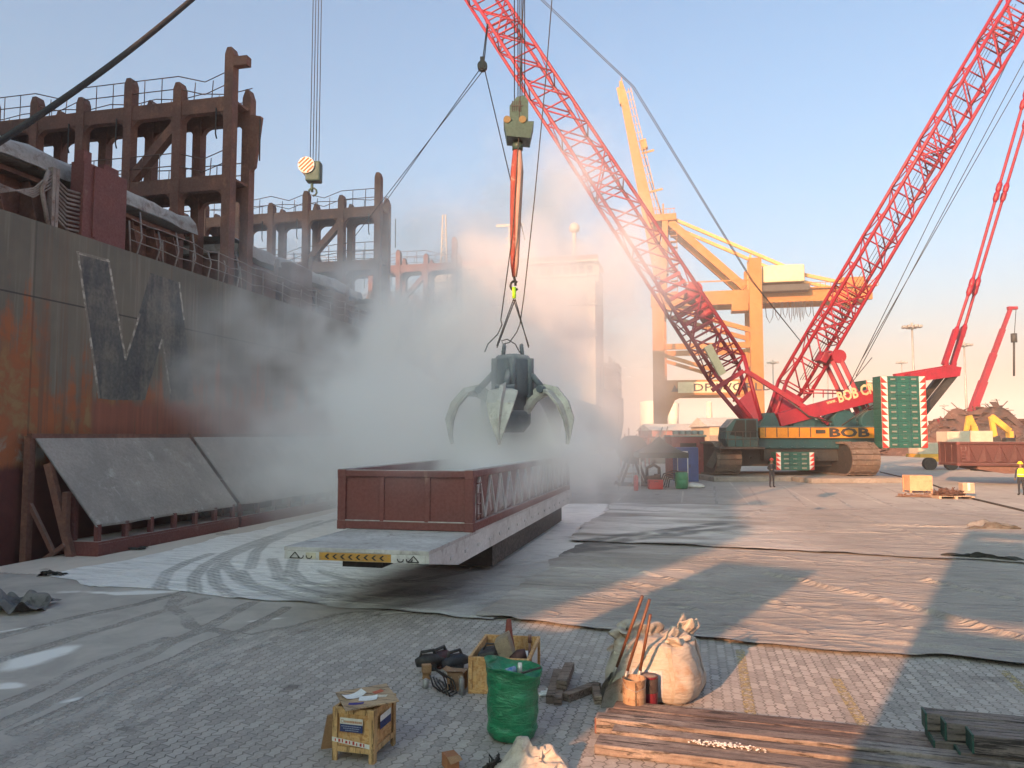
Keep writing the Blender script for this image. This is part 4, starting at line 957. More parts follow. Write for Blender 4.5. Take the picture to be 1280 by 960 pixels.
# pendants and ropes
def knuckled(mb, pts, r):
    mb.tube(pts, r, 6)
    for a, c in zip(pts, pts[1:]):
        a, c = Vector(a), Vector(c)
        for f in (.05, .95): q = a.lerp(c, f); e = (c - a).normalized(); mb.tube([q - e * .45, q - e * .2, q + e * .2, q + e * .45], [r, r * 1.9, r * 1.9, r], 7)
mb = MB(); Yp = YC + 1
knuckled(mb, [P(1181, 460, Yp), P(1194, 418, Yp), P(1213, 360, Yp), P(1247, 240, Yp), P(1280, 125, Yp), P(1330, -50, Yp)], .10)
knuckled(mb, [P(1191, 460, Yp + .8), P(1204, 415, Yp + .8), P(1220, 360, Yp + .8), P(1256, 240, Yp + .8), P(1283, 150, Yp + .8), P(1336, -40, Yp + .8)], .10)
mb.bar(P(1180, 456, Yp), P(1195, 412, Yp), .34, .3); mb.bar(P(1190.5, 456, Yp + .8), P(1205, 409, Yp + .8), .34, .3)
mb.build('pendant_bar', CRRED, crane)
mb = MB()
for a, c in (((1062, 480), (1295, 5)), ((1070, 470), (1310, 20)), ((1010, 545), (1090, 447)), ((1078, 448), (1320, 25))): mb.tube([P(*a, YC + 2), P(*c, YC + 2)], .028, 4)
a = P(668, -6, YC + 8)
for o in (0, 1): mb.tube([P(670 + o * 3, -6, YC + 8), P(790 + o * 2.5, 108, YC + 7), P(940 + o * 1.5, 352, YC + 5), P(1001, 427, YC + 4)], .03, 4)
for k in range(3): mb.tube([P(1262 + k * 4, 5, YC + 2.3), P(1100 + k * 5, 300, YC + 3.2), P(1000 + k * 3, 475, YC + 3.8)], .02, 4)
mb.tube([C(985, 500), C(1010, 520), C(1040, 528)], .06, 5); mb.tube([C(1052, 532, .4), C(1078, 514, .4), C(1096, 504, .4)], .05, 5)
mb.build('rope', CABLE, crane)
# crane mats
WOODM = grime('mat_timber', (0.30, 0.26, 0.23), (0.22, 0.19, 0.17), (0.14, 0.115, 0.10), sc=1.2, rough=.9, bump=.3)
def timber_mat(label, px0, px1, y0, L, yaw):
    a, c = P(px0, 600, y0), P(px1, 600, y0); W_ = c.x - a.x
    dv = Vector((math.sin(yaw), math.cos(yaw), 0)); xv = Vector((dv.y, -dv.x, 0)); ce = Vector(((a.x + c.x) / 2, y0, 0)) + dv * L / 2
    mb = MB(); n = 7
    for k in range(n): mb.bbox(ce + dv * L * ((k + .5) / n - .5) + Vector((0, 0, .16)), xv * W_ / 2, dv * (L / n / 2 - .015), (0, 0, .155), .02)
    o = mb.build('crane_mat', WOODM); tag(o, label, 'crane mat', 'crane mats under the crawler tracks')
timber_mat('grey timber crane mat under the left crawler track', 891, 992, 51.0, 9.8, R(-6)); timber_mat('grey timber crane mat under the right crawler track, reaching towards the orange crate', 1012, 1136, 49.2, 10.8, R(-6))
# the hook block hanging from the boom over the ship
STRIPE = None
def rope_set(mb, pts, n, sp_, r, top):
    for k in range(n):
        x = (k - (n - 1) / 2) * sp_; mb.tube([pts + Vector((x, 0, 0)), Vector((pts.x + x * .9, pts.y, top))], r, 4)
Yh = 52.0
hb = thing('hook_block', 'small hook block with orange striped sheave hanging over the ship left of the grab', 'hook block', P(390, 240, Yh), 0)
mb = MB(); a, c = P(383, 228, Yh), P(402, 203, Yh); mb.bbox(((a.x + c.x) / 2, Yh, (a.z + c.z) / 2), ((c.x - a.x) / 2, 0, 0), (0, .4, 0), (0, 0, (c.z - a.z) / 2), .1); mb.tube([P(390, 229, Yh), P(390, 240, Yh)], .1, 6)
h0 = P(390, 240, Yh); mb.tube([h0 + Vector((.05 + .28 * math.sin(q * .7), 0, -.25 - .28 * math.cos(q * .7) + .25)) for q in range(0, 8)], .07, 6); mb.build('housing', grime('block_green', (.03, .07, .06), (.024, .055, .05), sc=1, rough=.6), hb)
mb = MB(); q = P(385, 209, Yh); mb.tube([q - Vector((0, .52, 0)), q + Vector((0, .5, 0))], .56, 20); sv = mb.build('sheave', WHITEP, hb)
mb = MB()
for k in range(-2, 3):
    o = q + Vector((0, -.53, 0)); dvv = Vector((.7, 0, .7)); nv = Vector((.7, 0, -.7)); hl = math.sqrt(max(.02, .52 ** 2 - (k * .21) ** 2))
    mb.obox(o + nv * k * .21, dvv * hl, nv * .055, Vector((0, .006, 0)))
mb.build('stripe', plain('orange_red_stripe', (.5, .08, .02)), sv)
mb = MB(); rope_set(mb, P(393, 205, Yh), 4, .2, .028, 60); mb.build('rope', CABLE, hb)
# ================================================================ orange-peel grab and its tackle (hangs from a crane above the frame)
gp = PS(641, 500, 20.5); GW = Q(*gp); YG = GW.y
def K(px, py, dy=0): return P(px, py, YG + dy)
gr = thing('orange_peel_grab', 'big grey grab with pale curved claws spread open above the dusty bin', 'grab', K(641, 530), 0)
GC = K(641, 500); ss_ = YG / F
mb = MB(); zt, zb = K(641, 445).z, K(641, 520).z; rr = 25 * ss_
mb.lathe([(rr * .35, zb), (rr * .75, zb + .12), (rr * .8, zb + .5), (rr, zb + .55), (rr, zt - .15), (rr * .8, zt), (rr * .3, zt + .05)], (GC.x, YG, 0), 28)
for k in range(6):
    an = k * math.pi / 3 + .5; mb.tube([(GC.x + rr * .98 * math.cos(an), YG + rr * .98 * math.sin(an), zb + .5), (GC.x + rr * .98 * math.cos(an), YG + rr * .98 * math.sin(an), zt - .1)], .11, 8)
for k in range(4): an = k * math.pi / 2 + .78; mb.tube([(GC.x + rr * .7 * math.cos(an), YG + rr * .7 * math.sin(an), zt - .05), (GC.x + rr * .6 * math.cos(an), YG + rr * .6 * math.sin(an), zt + .3)], .05, 6)
mb.lathe([(rr * .55, zb - .45), (rr * .9, zb - .2), (rr * .9, zb + .1), (rr * .6, zb + .2)], (GC.x, YG, 0), 20)
mb.build('grab_body', GRABB, gr)
RH = 75 * ss_
for k in range(5):
    an = R(-102 + 72 * k)
    rd = Vector((math.cos(an), math.sin(an), 0)); tn = Vector((-rd.y, rd.x, 0)); base = Vector((GC.x, YG, zb + .1))
    # claw centre line in (r, z): arm out of the body, knuckle, then curving down to a point
    cl = [(rr * .7, .02), (rr * 1.2, .38), (rr * 1.75, .56), (rr * 2.3, .50), (rr * 2.8, .18), (rr * 3.05, -.22), (rr * 3.1, -.58), (rr * 3.02, -.86)]
    wd = [.10, .10, .13, .40, .36, .25, .12, .025]; th = [.11, .12, .13, .055, .05, .05, .045, .03]
    mb = MB(); vs = []; n = len(cl)
    for i, (r_, z_) in enumerate(cl):
        p0 = base + rd * r_ + Vector((0, 0, z_)); a = cl[min(i + 1, n - 1)]; c = cl[max(i - 1, 0)]
        tg = (rd * (a[0] - c[0]) + Vector((0, 0, a[1] - c[1]))).normalized(); nn = tg.cross(tn)
        if nn.dot(rd) < 0 and i > 3: pass
        w_, t_ = wd[i], th[i]
        rg_ = (.13 if 2 < i < 6 else t_ * .6)
        for (e, f) in ((-1, -t_ * .6), (-.5, -t_ - .02), (.5, -t_ - .02), (1, -t_ * .6), (1, t_ * .5), (.22, t_ * .6 + .01), (.14, rg_ + t_), (-.14, rg_ + t_), (-.22, t_ * .6 + .01), (-1, t_ * .5)): vs.append(p0 + tn * w_ * e + nn * f)
    mb.grid(vs, 10, n, smooth=False, closeu=True); mb.f.append([i for i in range(10)]); mb.sm.append(False); mb.mi.append(0)
    claw = mb.build('claw', CLAW, gr)
    mb = MB(); mb.tube([base + rd * rr * .9 + Vector((0, 0, 1.1)), base + rd * rr * 1.7 + Vector((0, 0, .62))], .09, 8); mb.tube([base + rd * rr * 1.75 + Vector((0, 0, .6)) - tn * .26, base + rd * rr * 1.75 + Vector((0, 0, .6)) + tn * .26], .1, 8)
    mb.build('ram', GRABB, claw)
mb = MB()
for o in (-.22, .22):
    mb.tube([K(642, 374), (GC.x + o * 2.0, YG - .2, zt + .25)], .016, 5); mb.tube([K(644, 374), (GC.x + o * 2.0, YG + .2, zt + .25)], .016, 5)
mb.build('chain', CABLE, gr)
bk = thing('hook_block', 'large green hook block above the grab with the red sling hooked below it', 'hook block', K(648, 184), 0)
mb = MB(); a, c = K(637, 160), K(660, 127)
mb.prism([(a.x, YG - .3, a.z), (c.x, YG - .3, a.z), (c.x, YG - .3, c.z - .1), (c.x - .12, YG - .3, c.z + .05), (a.x + .2, YG - .3, c.z), (a.x, YG - .3, c.z - .25)], (0, .6, 0))
a, c = K(630, 176), K(667, 158); mb.prism([(a.x + .08, YG - .36, a.z), (c.x - .1, YG - .36, a.z - .06), (c.x, YG - .36, c.z), (a.x, YG - .36, c.z)], (0, .72, 0)); mb.tube([K(647, 178), K(647, 188)], .15, 8)
mb.build('housing', grime('block_green', (.06, .12, .10)), bk)
mb = MB()
for x in (634, 653): q = K(x, 156); mb.tube([q - Vector((0, .39, 0)), q + Vector((0, .39, 0))], .10, 12)
mb.build('pin', grime('pin_yellow', (.17, .12, .05), sc=2), bk)
mb = MB()
for k in range(5): x = K(640.5 + k * 2.6, 140).x; mb.box((x - .012, YG - .315, K(640, 145).z), (x + .012, YG - .302, K(640, 132).z))
mb.box((K(639, 1).x, YG - .318, K(640, 138).z - .012), (K(654, 1).x, YG - .305, K(640, 138).z + .012)); mb.build('slot', BLACK, bk)
mb = MB()
for x in (643, 647.5, 650, 652.5, 656): mb.tube([K(x, 128), Vector((K(x, 128).x * .97, YG, 30))], .014, 4)
mb.build('rope', CABLE, bk)
SLR = grime('sling_red', (.26, .05, .042), (.20, .042, .036), (.36, .24, .2), sc=2.5, f3=(.55, .7), rough=.8); SLW = plain('sling_pale', (.36, .24, .21), .8)
sl = thing('lifting_sling', 'long red and pale round sling between the green hook block and the chain hook', 'sling', K(643, 345), 0)
mb = MB(); mb.tube([K(646, 185), K(643.5, 215), K(642, 260), K(642, 330), K(643, 346)], [.1, .12, .1, .09, .06], 8); mb.build('sling_leg', SLR, sl)
mb = MB(); mb.tube([K(648, 186), K(649.5, 215), K(647, 270), K(645, 330), K(643.5, 346)], [.09, .11, .1, .08, .06], 8); mb.build('sling_leg', SLW, sl)
mb = MB(); mb.tube([K(642.5, 346), K(644, 352), K(644.5, 357)], .04, 6)
q = K(643, 355); mb.tube([q + Vector((.11 * math.cos(a_ * .6 + .8), 0, .13 * math.sin(a_ * .6 + .8) - .05)) for a_ in range(0, 9)], .035, 6); mb.build('hook', BLACK, sl)
mb = MB(); mb.tube([K(642.5, 359), K(642.7, 373)], .06, 6); mb.build('link', plain('hivis_green', (.45, .8, .03), .6), sl)
hs = thing('hydraulic_hose', 'thin dark hoses hanging loose on both sides of the sling down to the grab', 'hose', K(628, 440), 0)
mb = MB(); mb.tube([K(655.5, -40, -.3), K(648, 180, -.3), K(641, 290, -.3), K(626, 400, -.2), K(627.5, 406, -.1), K(622, 418), K(610, 430), K(606, 440)], .016, 5); mb.build('hose_line', BLACK, hs)
mb = MB(); mb.tube([K(693, -40, -.2), K(682, 100, -.2), K(668, 250), K(655, 370), K(650, 405), K(646, 415), K(637, 428), K(629, 430), K(627, 426), K(634, 424), K(644, 430), K(650, 441)], .016, 5); mb.build('hose_line', BLACK, hs)
tb = thing('tagline_block', 'small dark pulley block with guide wires up against the sky left of the red boom', 'pulley', P(603, 88, 30), 0)
mb = MB(); q = P(603, 83, 30); mb.tube([q - Vector((0, .12, 0)), q + Vector((0, .12, 0))], .2, 14); mb.bbox(q + Vector((0, 0, .1)), (.09, 0, 0), (0, .16, 0), (0, 0, .25), .03); mb.build('sheave', BLACK, tb)
mb = MB()
for a, c in (((601, 85), (478, 258)), ((604, 88), (440, 300)), ((606, 88), (656, 300)), ((603, 78), (609, 30)), ((605, 78), (610, 30))): mb.tube([P(*a, 30), P(*c, 30 + (8 if c[1] > 200 and c[0] < 500 else 0))], .022, 4)
mb.build('wire', CABLE, tb)
mb = MB(); a, c = P(-40, 203, 9), P(260, -18, 13)
pts = [a.lerp(c, f) - Vector((0, 0, .12 * math.sin(f * 3.14))) for f in [i / 14 for i in range(15)]]
mb.tube([a - (c - a) * .5] + pts + [c + (c - a) * .8], .045, 8); o = mb.build('mooring_line', grime('dark_rope', (.03, .03, .035), (.02, .02, .022), sc=6, rough=.9, bump=.5, bsc=60)); tag(o, 'thick dark rope stretched taut across the upper left sky', 'rope')
# ================================================================ ship-to-shore gantry crane
sg = thing('gantry_crane', 'yellow ship to shore gantry crane with raised boom and cream sign beam', 'gantry crane', Q(5, 200, 0), -QA)
S0, S1 = 196.0, 212.0
tw, tl = PS(823, 400, S0)[0], PS(945, 400, S0)[0]
zg = PS(945, 368, S0)[2]; zs = PS(880, 485, S0)[2]; zap = PS(829, 268, S0)[2]
mb = MB()
for s in (S0, S1):
    MB().box((tw - 1.5, s - .9, 1.5), (tw + 1.5, s + .9, zg)).build('leg', STSY, sg, 't'); MB().box((tl - 1.5, s - .9, 1.5), (tl + 1.5, s + .9, zg + 9)).build('leg', STSY, sg, 't')
mb = MB()
for t0 in (tw, tl):
    for s in (S0 - 4, S0 + 4, S1 - 4, S1 + 4): mb.box((t0 - .8, s - 2.2, .1), (t0 + .8, s + 2.2, 1.9))
mb.build('bogie', BLACK, sg, 't')
mb = MB(); mb.box((tw + 1.5, S0 - .7, zs - 1.7), (tl - 1.5, S0 + .7, zs + 2.0)); mb.box((tw + 1.5, S1 - .7, zs - 1.7), (tl - 1.5, S1 + .7, zs + 2.0))
o = [(tw + 1.5, S0 - .7, zs - 1.7)] + [(tw + 1.5 + 5 - 5 * math.cos(q / 6 * 1.57), S0 - .7, zs - 1.7 - 6 + 6 * math.sin(q / 6 * 1.57)) for q in range(7)][::-1]
mb.prism([(tw + 1.5, S0 - .6, zs - 1.7), (tw + 6.5, S0 - .6, zs - 1.7), (tw + 3.8, S0 - .6, zs - 3), (tw + 2.2, S0 - .6, zs - 6.5), (tw + 1.5, S0 - .6, zs - 9)], (0, 1.2, 0))
sb = mb.build('sill_beam', STSY, sg, 't')
mb = MB(); mb.box((tw + 4.6, S0 - .82, zs - 1.2), (tl - 4.5, S0 - .71, zs + 1.5)); mb.build('sign_panel', CREAM, sb, 't')
mb = MB(); c0 = PS(866, 491, S0 - 1); mb.text('DP WORLD', 2.75, (c0[0], S0 - .9, zs - .82), (1, 0, 0), (0, 0, 1), .1, bold=.02, squeeze=1.32); mb.build('lettering', plain('navy_lettering', (.02, .022, .03), .8), sb, 't')
c1 = PS(838, 486, S0 - 1)
mb = MB()
for k in range(3): mb.prism([(c1[0] + .2 + k * 1.0, S0 - .78, zs - .9), (c1[0] + 1.9 + k * 1.0, S0 - .78, zs - .9), (c1[0] + 1.05 + k * 1.0, S0 - .78, zs + .9 - .3 * (k % 2))], (0, .06, 0))
mb.build('emblem', plain('navy_lettering', (.02, .022, .03), .8), sb, 't')
mb = MB()
zm = PS(900, 432, S0)[2]
for s in (S0, S1):
    mb.box((tw + 1.5, s - .5, zm - .7), (tl - 1.5, s + .5, zm + .7))
    mb.bar((tw + 1, s, zg - 2), (tl - 1, s, zm + 3.5), 1.1, 1.1); mb.bar((tw + 1, s, zm - 2), (tl - 9, s, zs + 4), .9, .9)
for t0 in (tw, tl):
    mb.box((t0 - .6, S0 + .9, zs - 1), (t0 + .6, S1 - .9, zs + 1)); mb.box((t0 - .6, S0 + .9, zg - 2.2), (t0 + .6, S1 - .9, zg - .4))
mb.build('brace', STSY, sg, 't')
tend = PS(1095, 370, S0)[0]
mb = MB()
for s in (S0 + 4, S1 - 4): mb.box((tw - 2, s - .7, zg - 1.6), (tend, s + .7, zg + 1.9))
for k in range(11): t0 = tw + k * (tend - tw) / 10; mb.box((t0 - .25, S0 + 4.7, zg - .8), (t0 + .25, S1 - 4.7, zg + .8))
mb.box((tl + 1, S0 + 2.4, zg + 1.4), (tend + 1, S0 + 3.4, zg + 1.6)); mb.box((tend - 6, S0 + 3, zg - 3.2), (tend - 4.5, S0 + 8, zg - 1.6)); mb.box((tl - 5.5, S0 + 3, zg - 3.4), (tl - 1.5, S0 + 8, zg - 1.6))
for k in range(24): t0 = tl + 1 + k * 1.2; mb.box((t0, S0 + 2.5, zg + 1.6), (t0 + .12, S0 + 2.62, zg + 2.8))
mb.box((tl + 1, S0 + 2.5, zg + 2.75), (tend, S0 + 2.62, zg + 2.9)); mb.box((tw + 4, S0 + 3.1, zg + 4.2), (tl, S0 + 3.3, zg + 4.5)); mb.box((tend - 7, S0 + 2.4, zg + 1.6), (tend - 2, S0 + 6, zg + 3.8))
mb.build('girder', STSY, sg, 't')
# festoon loops
mb = MB()
t0 = tl + 2.5
for k in range(13):
    wv = (2.0, 1.6, 1.2, .8, .5, .4, .4, .5, 1.4, 2.0, 2.0, 2.0, 2)[k]; h = 5.2 - .6 * (k % 3)
    mb.tube([(t0, S0 + 3, zg - 1.6), (t0 + wv * .12, S0 + 3, zg - 1.6 - h * .7), (t0 + wv * .5, S0 + 3, zg - 1.6 - h), (t0 + wv * .88, S0 + 3, zg - 1.6 - h * .7), (t0 + wv, S0 + 3, zg - 1.6)], .09, 4); t0 += wv + .25
for k in range(4): t1 = tl - 9.5 - k * 1.1; mb.tube([(t1, S0 + 5, zg - 1.6), (t1, S0 + 5, zg - 9)], .06, 4)
build_each(mb, 'festoon_cable', CABLE, sg, 't')
# apex frame and stays
mb = MB(); ta = PS(829, 268, S0)[0]; sm = (S0 + S1) / 2
for s in (S0 + 3.5, S1 - 3.5): mb.bar((tw + 1, s, zg), (ta + .4, s, zap), 1.5, 1.5)
mb.box((ta - 2.5, S0 + 2.5, zap - .8), (ta + 3.2, S1 - 2.5, zap + .9)); mb.box((ta - 3.6, S0 + 3, zap - 1), (ta - 2.4, S0 + 5.2, zap + 1.6))
for k in range(6): mb.box((ta - 2.4 + k, S0 + 2.6, zap + .9), (ta - 2.28 + k, S0 + 2.72, zap + 2.2))
mb.box((ta - 2.4, S0 + 2.6, zap + 2.1), (ta + 3, S0 + 2.72, zap + 2.25)); mb.box((ta - .3, S0 + 4, zap + .9), (ta + .1, S0 + 4.4, zap + 4)); 
for k in range(12): z = zg + 2 + k * (zap - zg - 4) / 12; mb.box((ta + 1.6, S0 + 3, z), (ta + 3.4, S0 + 5, z + .15)); mb.box((ta + 3.2, S0 + 3, z), (ta + 3.35, S0 + 3.1, z + 1.2))
mb.build('apex_frame', STSY, sg, 't')
mb = MB()
e = PS(938, 358, S0 + 4)
for s in (S0 + 4, S1 - 4): mb.bar((ta + 1.5, s, zap - 1), (tl - 2.2, s, zg + 2.5), 1.7, 1.9)
mb.build('back_strut', STSY, sg, 't')
mb = MB(); e = PS(1005, 336, S0 + 4)
for s in (S0 + 4, S1 - 4): mb.bar((ta + 2, s, zap), (e[0], s, e[2] - 1.5), .7, .8); mb.bar((e[0], s, e[2] - 1.5), (tend - 4, s, zg + 2), .7, .8); mb.bar((tl - .7, s, zg + 2), (tl - .7, s, zap - (zap - e[2] + 1.5) * (tl - ta) / (e[0] - ta)), .55, .55)
mb.build('tie_stay', grime('stay_orange', (.62, .30, .10), sc=.1, rough=.6), sg, 't')
a, c = PS(954, 361, S0), PS(1006, 329, S0)
mb = MB(); mb.bbox(((a[0] + c[0]) / 2, sm - 2, (a[2] + c[2]) / 2 + .8), ((c[0] - a[0]) / 2, 0, 0), (0, 5.5, 0), (0, 0, (c[2] - a[2]) / 2 - .8), .35); hs_ = mb.build('machinery_house', CREAM, sg, 't')
mb = MB(); mb.box((a[0] - .5, S0 + .2, a[2] - .6), (c[0] + 1, S1 - 3, a[2] + .9)); mb.build('house_base', BLACK, hs_, 't')
mb = MB(); mb.bbox((a[0] + 3.2, sm - 2, c[2] + .3), (1.4, 0, 0), (0, 2, 0), (0, 0, .5), .3); mb.bbox((c[0] - 2.8, sm - 2, c[2] + .3), (1.8, 0, 0), (0, 2, 0), (0, 0, .5), .3); mb.build('roof_vent', WHITE, hs_, 't')
mb = MB(); mb.box((c[0] - 3.2, S0 + 2.42, a[2] + 4.1), (c[0] - 2.2, S0 + 2.49, a[2] + 4.8)); mb.build('window', GLASS, hs_, 't')
mb = MB()      # raised boom: box girder with walkway
h0 = PS(829, 345, sm); h1 = PS(777, 103, sm)
h0, h1 = Vector((h0[0], sm, h0[2])), Vector((h1[0], sm, h1[2])); d3 = (h1 - h0).normalized(); u3 = Vector((d3.z, 0, -d3.x))
mb.prism([h0 - u3 * 2.4, h0 + u3 * 1.5, h0.lerp(h1, .93) + u3 * .6, h1 + u3 * .2, h1 - u3 * .6, h0.lerp(h1, .9) - u3 * 1.3], (0, 2.2, 0)); mb.v = [v_ - Vector((0, 1.1, 0)) for v_ in mb.v]
bo = mb.build('raised_boom', STSY, sg, 't')
mb = MB()
for f in (1.9, 2.9): mb.bar(h0 + u3 * f + Vector((0, -1.2, 0)), h0.lerp(h1, .95) + u3 * f * .7 + Vector((0, -1.2, 0)), .18, .18)
for k in range(22): q = h0.lerp(h1, .03 + k * .043); mb.bar(q + u3 * (1.0 - .4 * k / 22), q + u3 * (3.0 - .8 * k / 22), .14, .14); mb.v[-8:] = [v_ - Vector((0, 1.2, 0)) for v_ in mb.v[-8:]]
for f in (.28, .42, .62): q = h0.lerp(h1, f); mb.bar(q + u3 * 1.2, q + u3 * 4.6, .3, .5)
mb.bbox(h0.lerp(h1, .66) + u3 * 2.2, u3 * .9, Vector((0, 1, 0)), d3 * 1.3, .2); mb.bbox(h0.lerp(h1, .93) - u3 * 1.2, u3 * .5, Vector((0, 1, 0)), d3 * 2.4, .2); mb.bar(h1, h1 + d3 * 1.5 + u3 * .3, .2, .2)
mb.build('walkway', grime('rusty_yellow', (.42, .20, .06), (.3, .14, .06), sc=.3, rough=.7), bo, 't')
mb = MB(); mb.tube([h0.lerp(h1, .5) + u3 * 1.6, (ta, sm, zap)], .09, 4); mb.tube([h0.lerp(h1, .7) + u3 * 1.4, (ta, sm, zap)], .09, 4); mb.build('boom_stay', CABLE, bo, 't')
# ================================================================ background things
TANK = grime('tank_cream', (.62, .55, .46), (.55, .48, .4), sc=.08, rough=.6, bump=0)
def tank(label, px0, px1, py, Y):
    a, c = P(px0, py, Y), P(px1, py, Y); r_ = (c.x - a.x) / 2; x = (a.x + c.x) / 2
    o = thing('storage_tank', label, 'tank', (x, Y, 0), 0, 'cylindrical storage tanks far behind the tent')
    MB().lathe([(r_, 0), (r_, a.z), (r_ * .7, a.z + r_ * .12), (.2, a.z + r_ * .2)], (x, Y, 0), 32).build('shell', TANK, o)
    mb = MB(); pr = []
    for k in range(15): an = -2.4 + k * .17; pr.append((x + r_ * 1.03 * math.cos(an), Y + r_ * 1.03 * math.sin(an), .5 + a.z * k / 14.5))
    mb.tube(pr, .25, 5); mb.build('stair', GALV, o)
tank('wide cream storage tank just left of the yellow gantry leg', 800, 829, 503, 300); tank('narrow cream storage tank right of the yellow gantry leg', 835, 848, 504, 330)
MB_ = MB(); a, c = P(897, 545, 260), P(884, 501, 260)
o = thing('chimney', 'thin pale chimney stack below the cream sign beam', 'chimney', (P(886.5, 1, 260).x, 260, 0)); x = P(886.5, 500, 260).x
MB().lathe([(1.2, 0), (.9, P(886, 502, 260).z)], (x, 260, 0), 12).build('shaft', TANK, o)
def shed(label, px0, px1, pyw, pyr, Y, dep, wc, rc):
    a, c = P(px0, pyw, Y), P(px1, pyw, Y); zr = P(px0, pyr, Y).z
    o = thing('warehouse', label, 'warehouse', ((a.x + c.x) / 2, Y, 0))
    MB().box((a.x, Y, 0), (c.x, Y + dep, a.z)).build('wall', wc, o)
    mb = MB(); mb.prism([(a.x - .4, Y - .4, a.z + .002), (a.x - .4, Y + dep + .4, a.z + .002), (a.x - .4, Y + dep / 2, zr)], (c.x - a.x + .8, 0, 0)); mb.build('roof', rc, o)
    mb = MB(); n = max(2, int((c.x - a.x) / 7))
    for k in range(n): x = a.x + (k + .5) * (c.x - a.x) / n; mb.box((x - 1.5, Y - .03, 0), (x + 1.5, Y - .002, min(3.6, a.z * .7)))
    mb.build('door', grime('shed_door', (.25, .2, .18), sc=.3), o)
shed('long low warehouse with pale roof behind the red cabin', 815, 892, 538, 529, 130, 14, grime('shed_red', (.33, .13, .10), sc=.2), grime('shed_roof', (.58, .53, .48), sc=.1))
shed('small gabled shed with sunlit wall behind the crane cab', 887, 935, 533, 521, 115, 12, grime('shed_tan', (.55, .42, .28), sc=.2), grime('shed_roof', (.58, .53, .48), sc=.1))
shed('distant pale warehouse at the far right edge of the yard', 1262, 1330, 533, 526, 330, 30, grime('shed_tan', (.55, .42, .28), sc=.2), grime('shed_roof', (.58, .53, .48), sc=.1))
def lamp(label, px, pyt, Y):
    x = P(px, pyt, Y).x; z = P(px, pyt, Y).z
    o = thing('lamp_mast', label, 'lamp mast', (x, Y, 0), 0, 'tall floodlight masts over the yard')
    MB().tube([(x, Y, 0), (x, Y, z)], [.45, .22], 8).build('pole', GALV, o)
    mb = MB(); mb.tube([(x, Y, z - .6), (x, Y, z + .1)], [1.0, 1.0], 10); mb.tube([(x, Y, z), (x, Y, z + .9)], .35, 6)
    for k in range(8): an = k * math.pi / 4; mb.bbox((x + 1.9 * math.cos(an), Y + 1.9 * math.sin(an), z - .1), (.45, 0, 0), (0, .45, 0), (0, 0, .3), .1); mb.tube([(x, Y, z - .2), (x + 1.9 * math.cos(an), Y + 1.9 * math.sin(an), z - .2)], .08, 4)
    mb.build('lamp_head', GALV, o)
lamp('thick nearest floodlight mast rising just above the green counterweight stack', 1140, 408, 190)
for px, pt, Y, l in ((966, 453, 300, 'floodlight mast between the gantry leg and the red mast foot'), (1127, 453, 330, 'short far floodlight mast left of the nearest one, above the counterweight'), (1205, 431, 230, 'floodlight mast right of the pendant bars, left of the red mobile crane'), (1034, 455, 280, 'floodlight mast seen between the red mast struts'), (1016, 482, 420, 'faint distant mast left of the mast struts'), (1180, 507, 450, 'faint small mast beyond the red containers'), (1232, 505, 460, 'faint mast right of the mobile crane boom, shorter one'), (1244, 500, 480, 'very faint far mast above the scrap heap')): lamp(l, px, pt, Y)
# mobile telescopic crane
mc = thing('mobile_crane', 'red telescopic mobile crane raised beyond the scrap heap', 'crane', (P(1208, 545, 120).x, 120, 0))
p0, p1 = P(1210, 528, 120), P(1263, 386, 120)
for i, (f0, f1, w_) in enumerate(((0, .36, 1.05), (.3, .6, .85), (.55, .82, .68), (.78, 1, .52))):
    MB().bar(p0.lerp(p1, f0), p0.lerp(p1, f1), w_, w_ * .9, up=(0, 1, 0)).build('boom_section', CRRED, mc)
mb = MB(); mb.bbox(p0 + Vector((1, 0, -1.2)), (4.6, 0, 0), (0, 1.3, 0), (0, 0, .8), .2); mb.bbox(p0 + Vector((-3.2, 0, -.2)), (1.0, 0, 0), (0, 1.2, 0), (0, 0, .9), .2); mb.bar(p0 + Vector((2, 0, -.4)), p0.lerp(p1, .22), .4, .4); mb.build('carrier', CRRED, mc)
for k in range(4): q = p0 + Vector((-3 + k * 2.4, -1.2, 0)); MB().tube([(q.x, q.y - .2, .65), (q.x, q.y + .3, .65)], .65, 14).build('wheel', RUBBER, mc)
mb = MB(); mb.bbox(p1 + Vector((.3, 0, .1)), (.75, 0, 0), (0, .3, 0), (0, 0, .25), .08); mb.build('boom_head', CRRED, mc)
mb = MB(); hk = P(1267.5, 424, 120); mb.tube([p1 + Vector((.9, 0, 0)), hk], .06, 4); mb.tube([hk, P(1267.5, 470, 120)], .16, 5); mb.build('rope', CABLE, mc)
mb = MB(); mb.tube([hk + Vector((0, 0, .9)), hk + Vector((0, 0, -.5))], .45, 8); mb.build('hook', BLACK, mc)
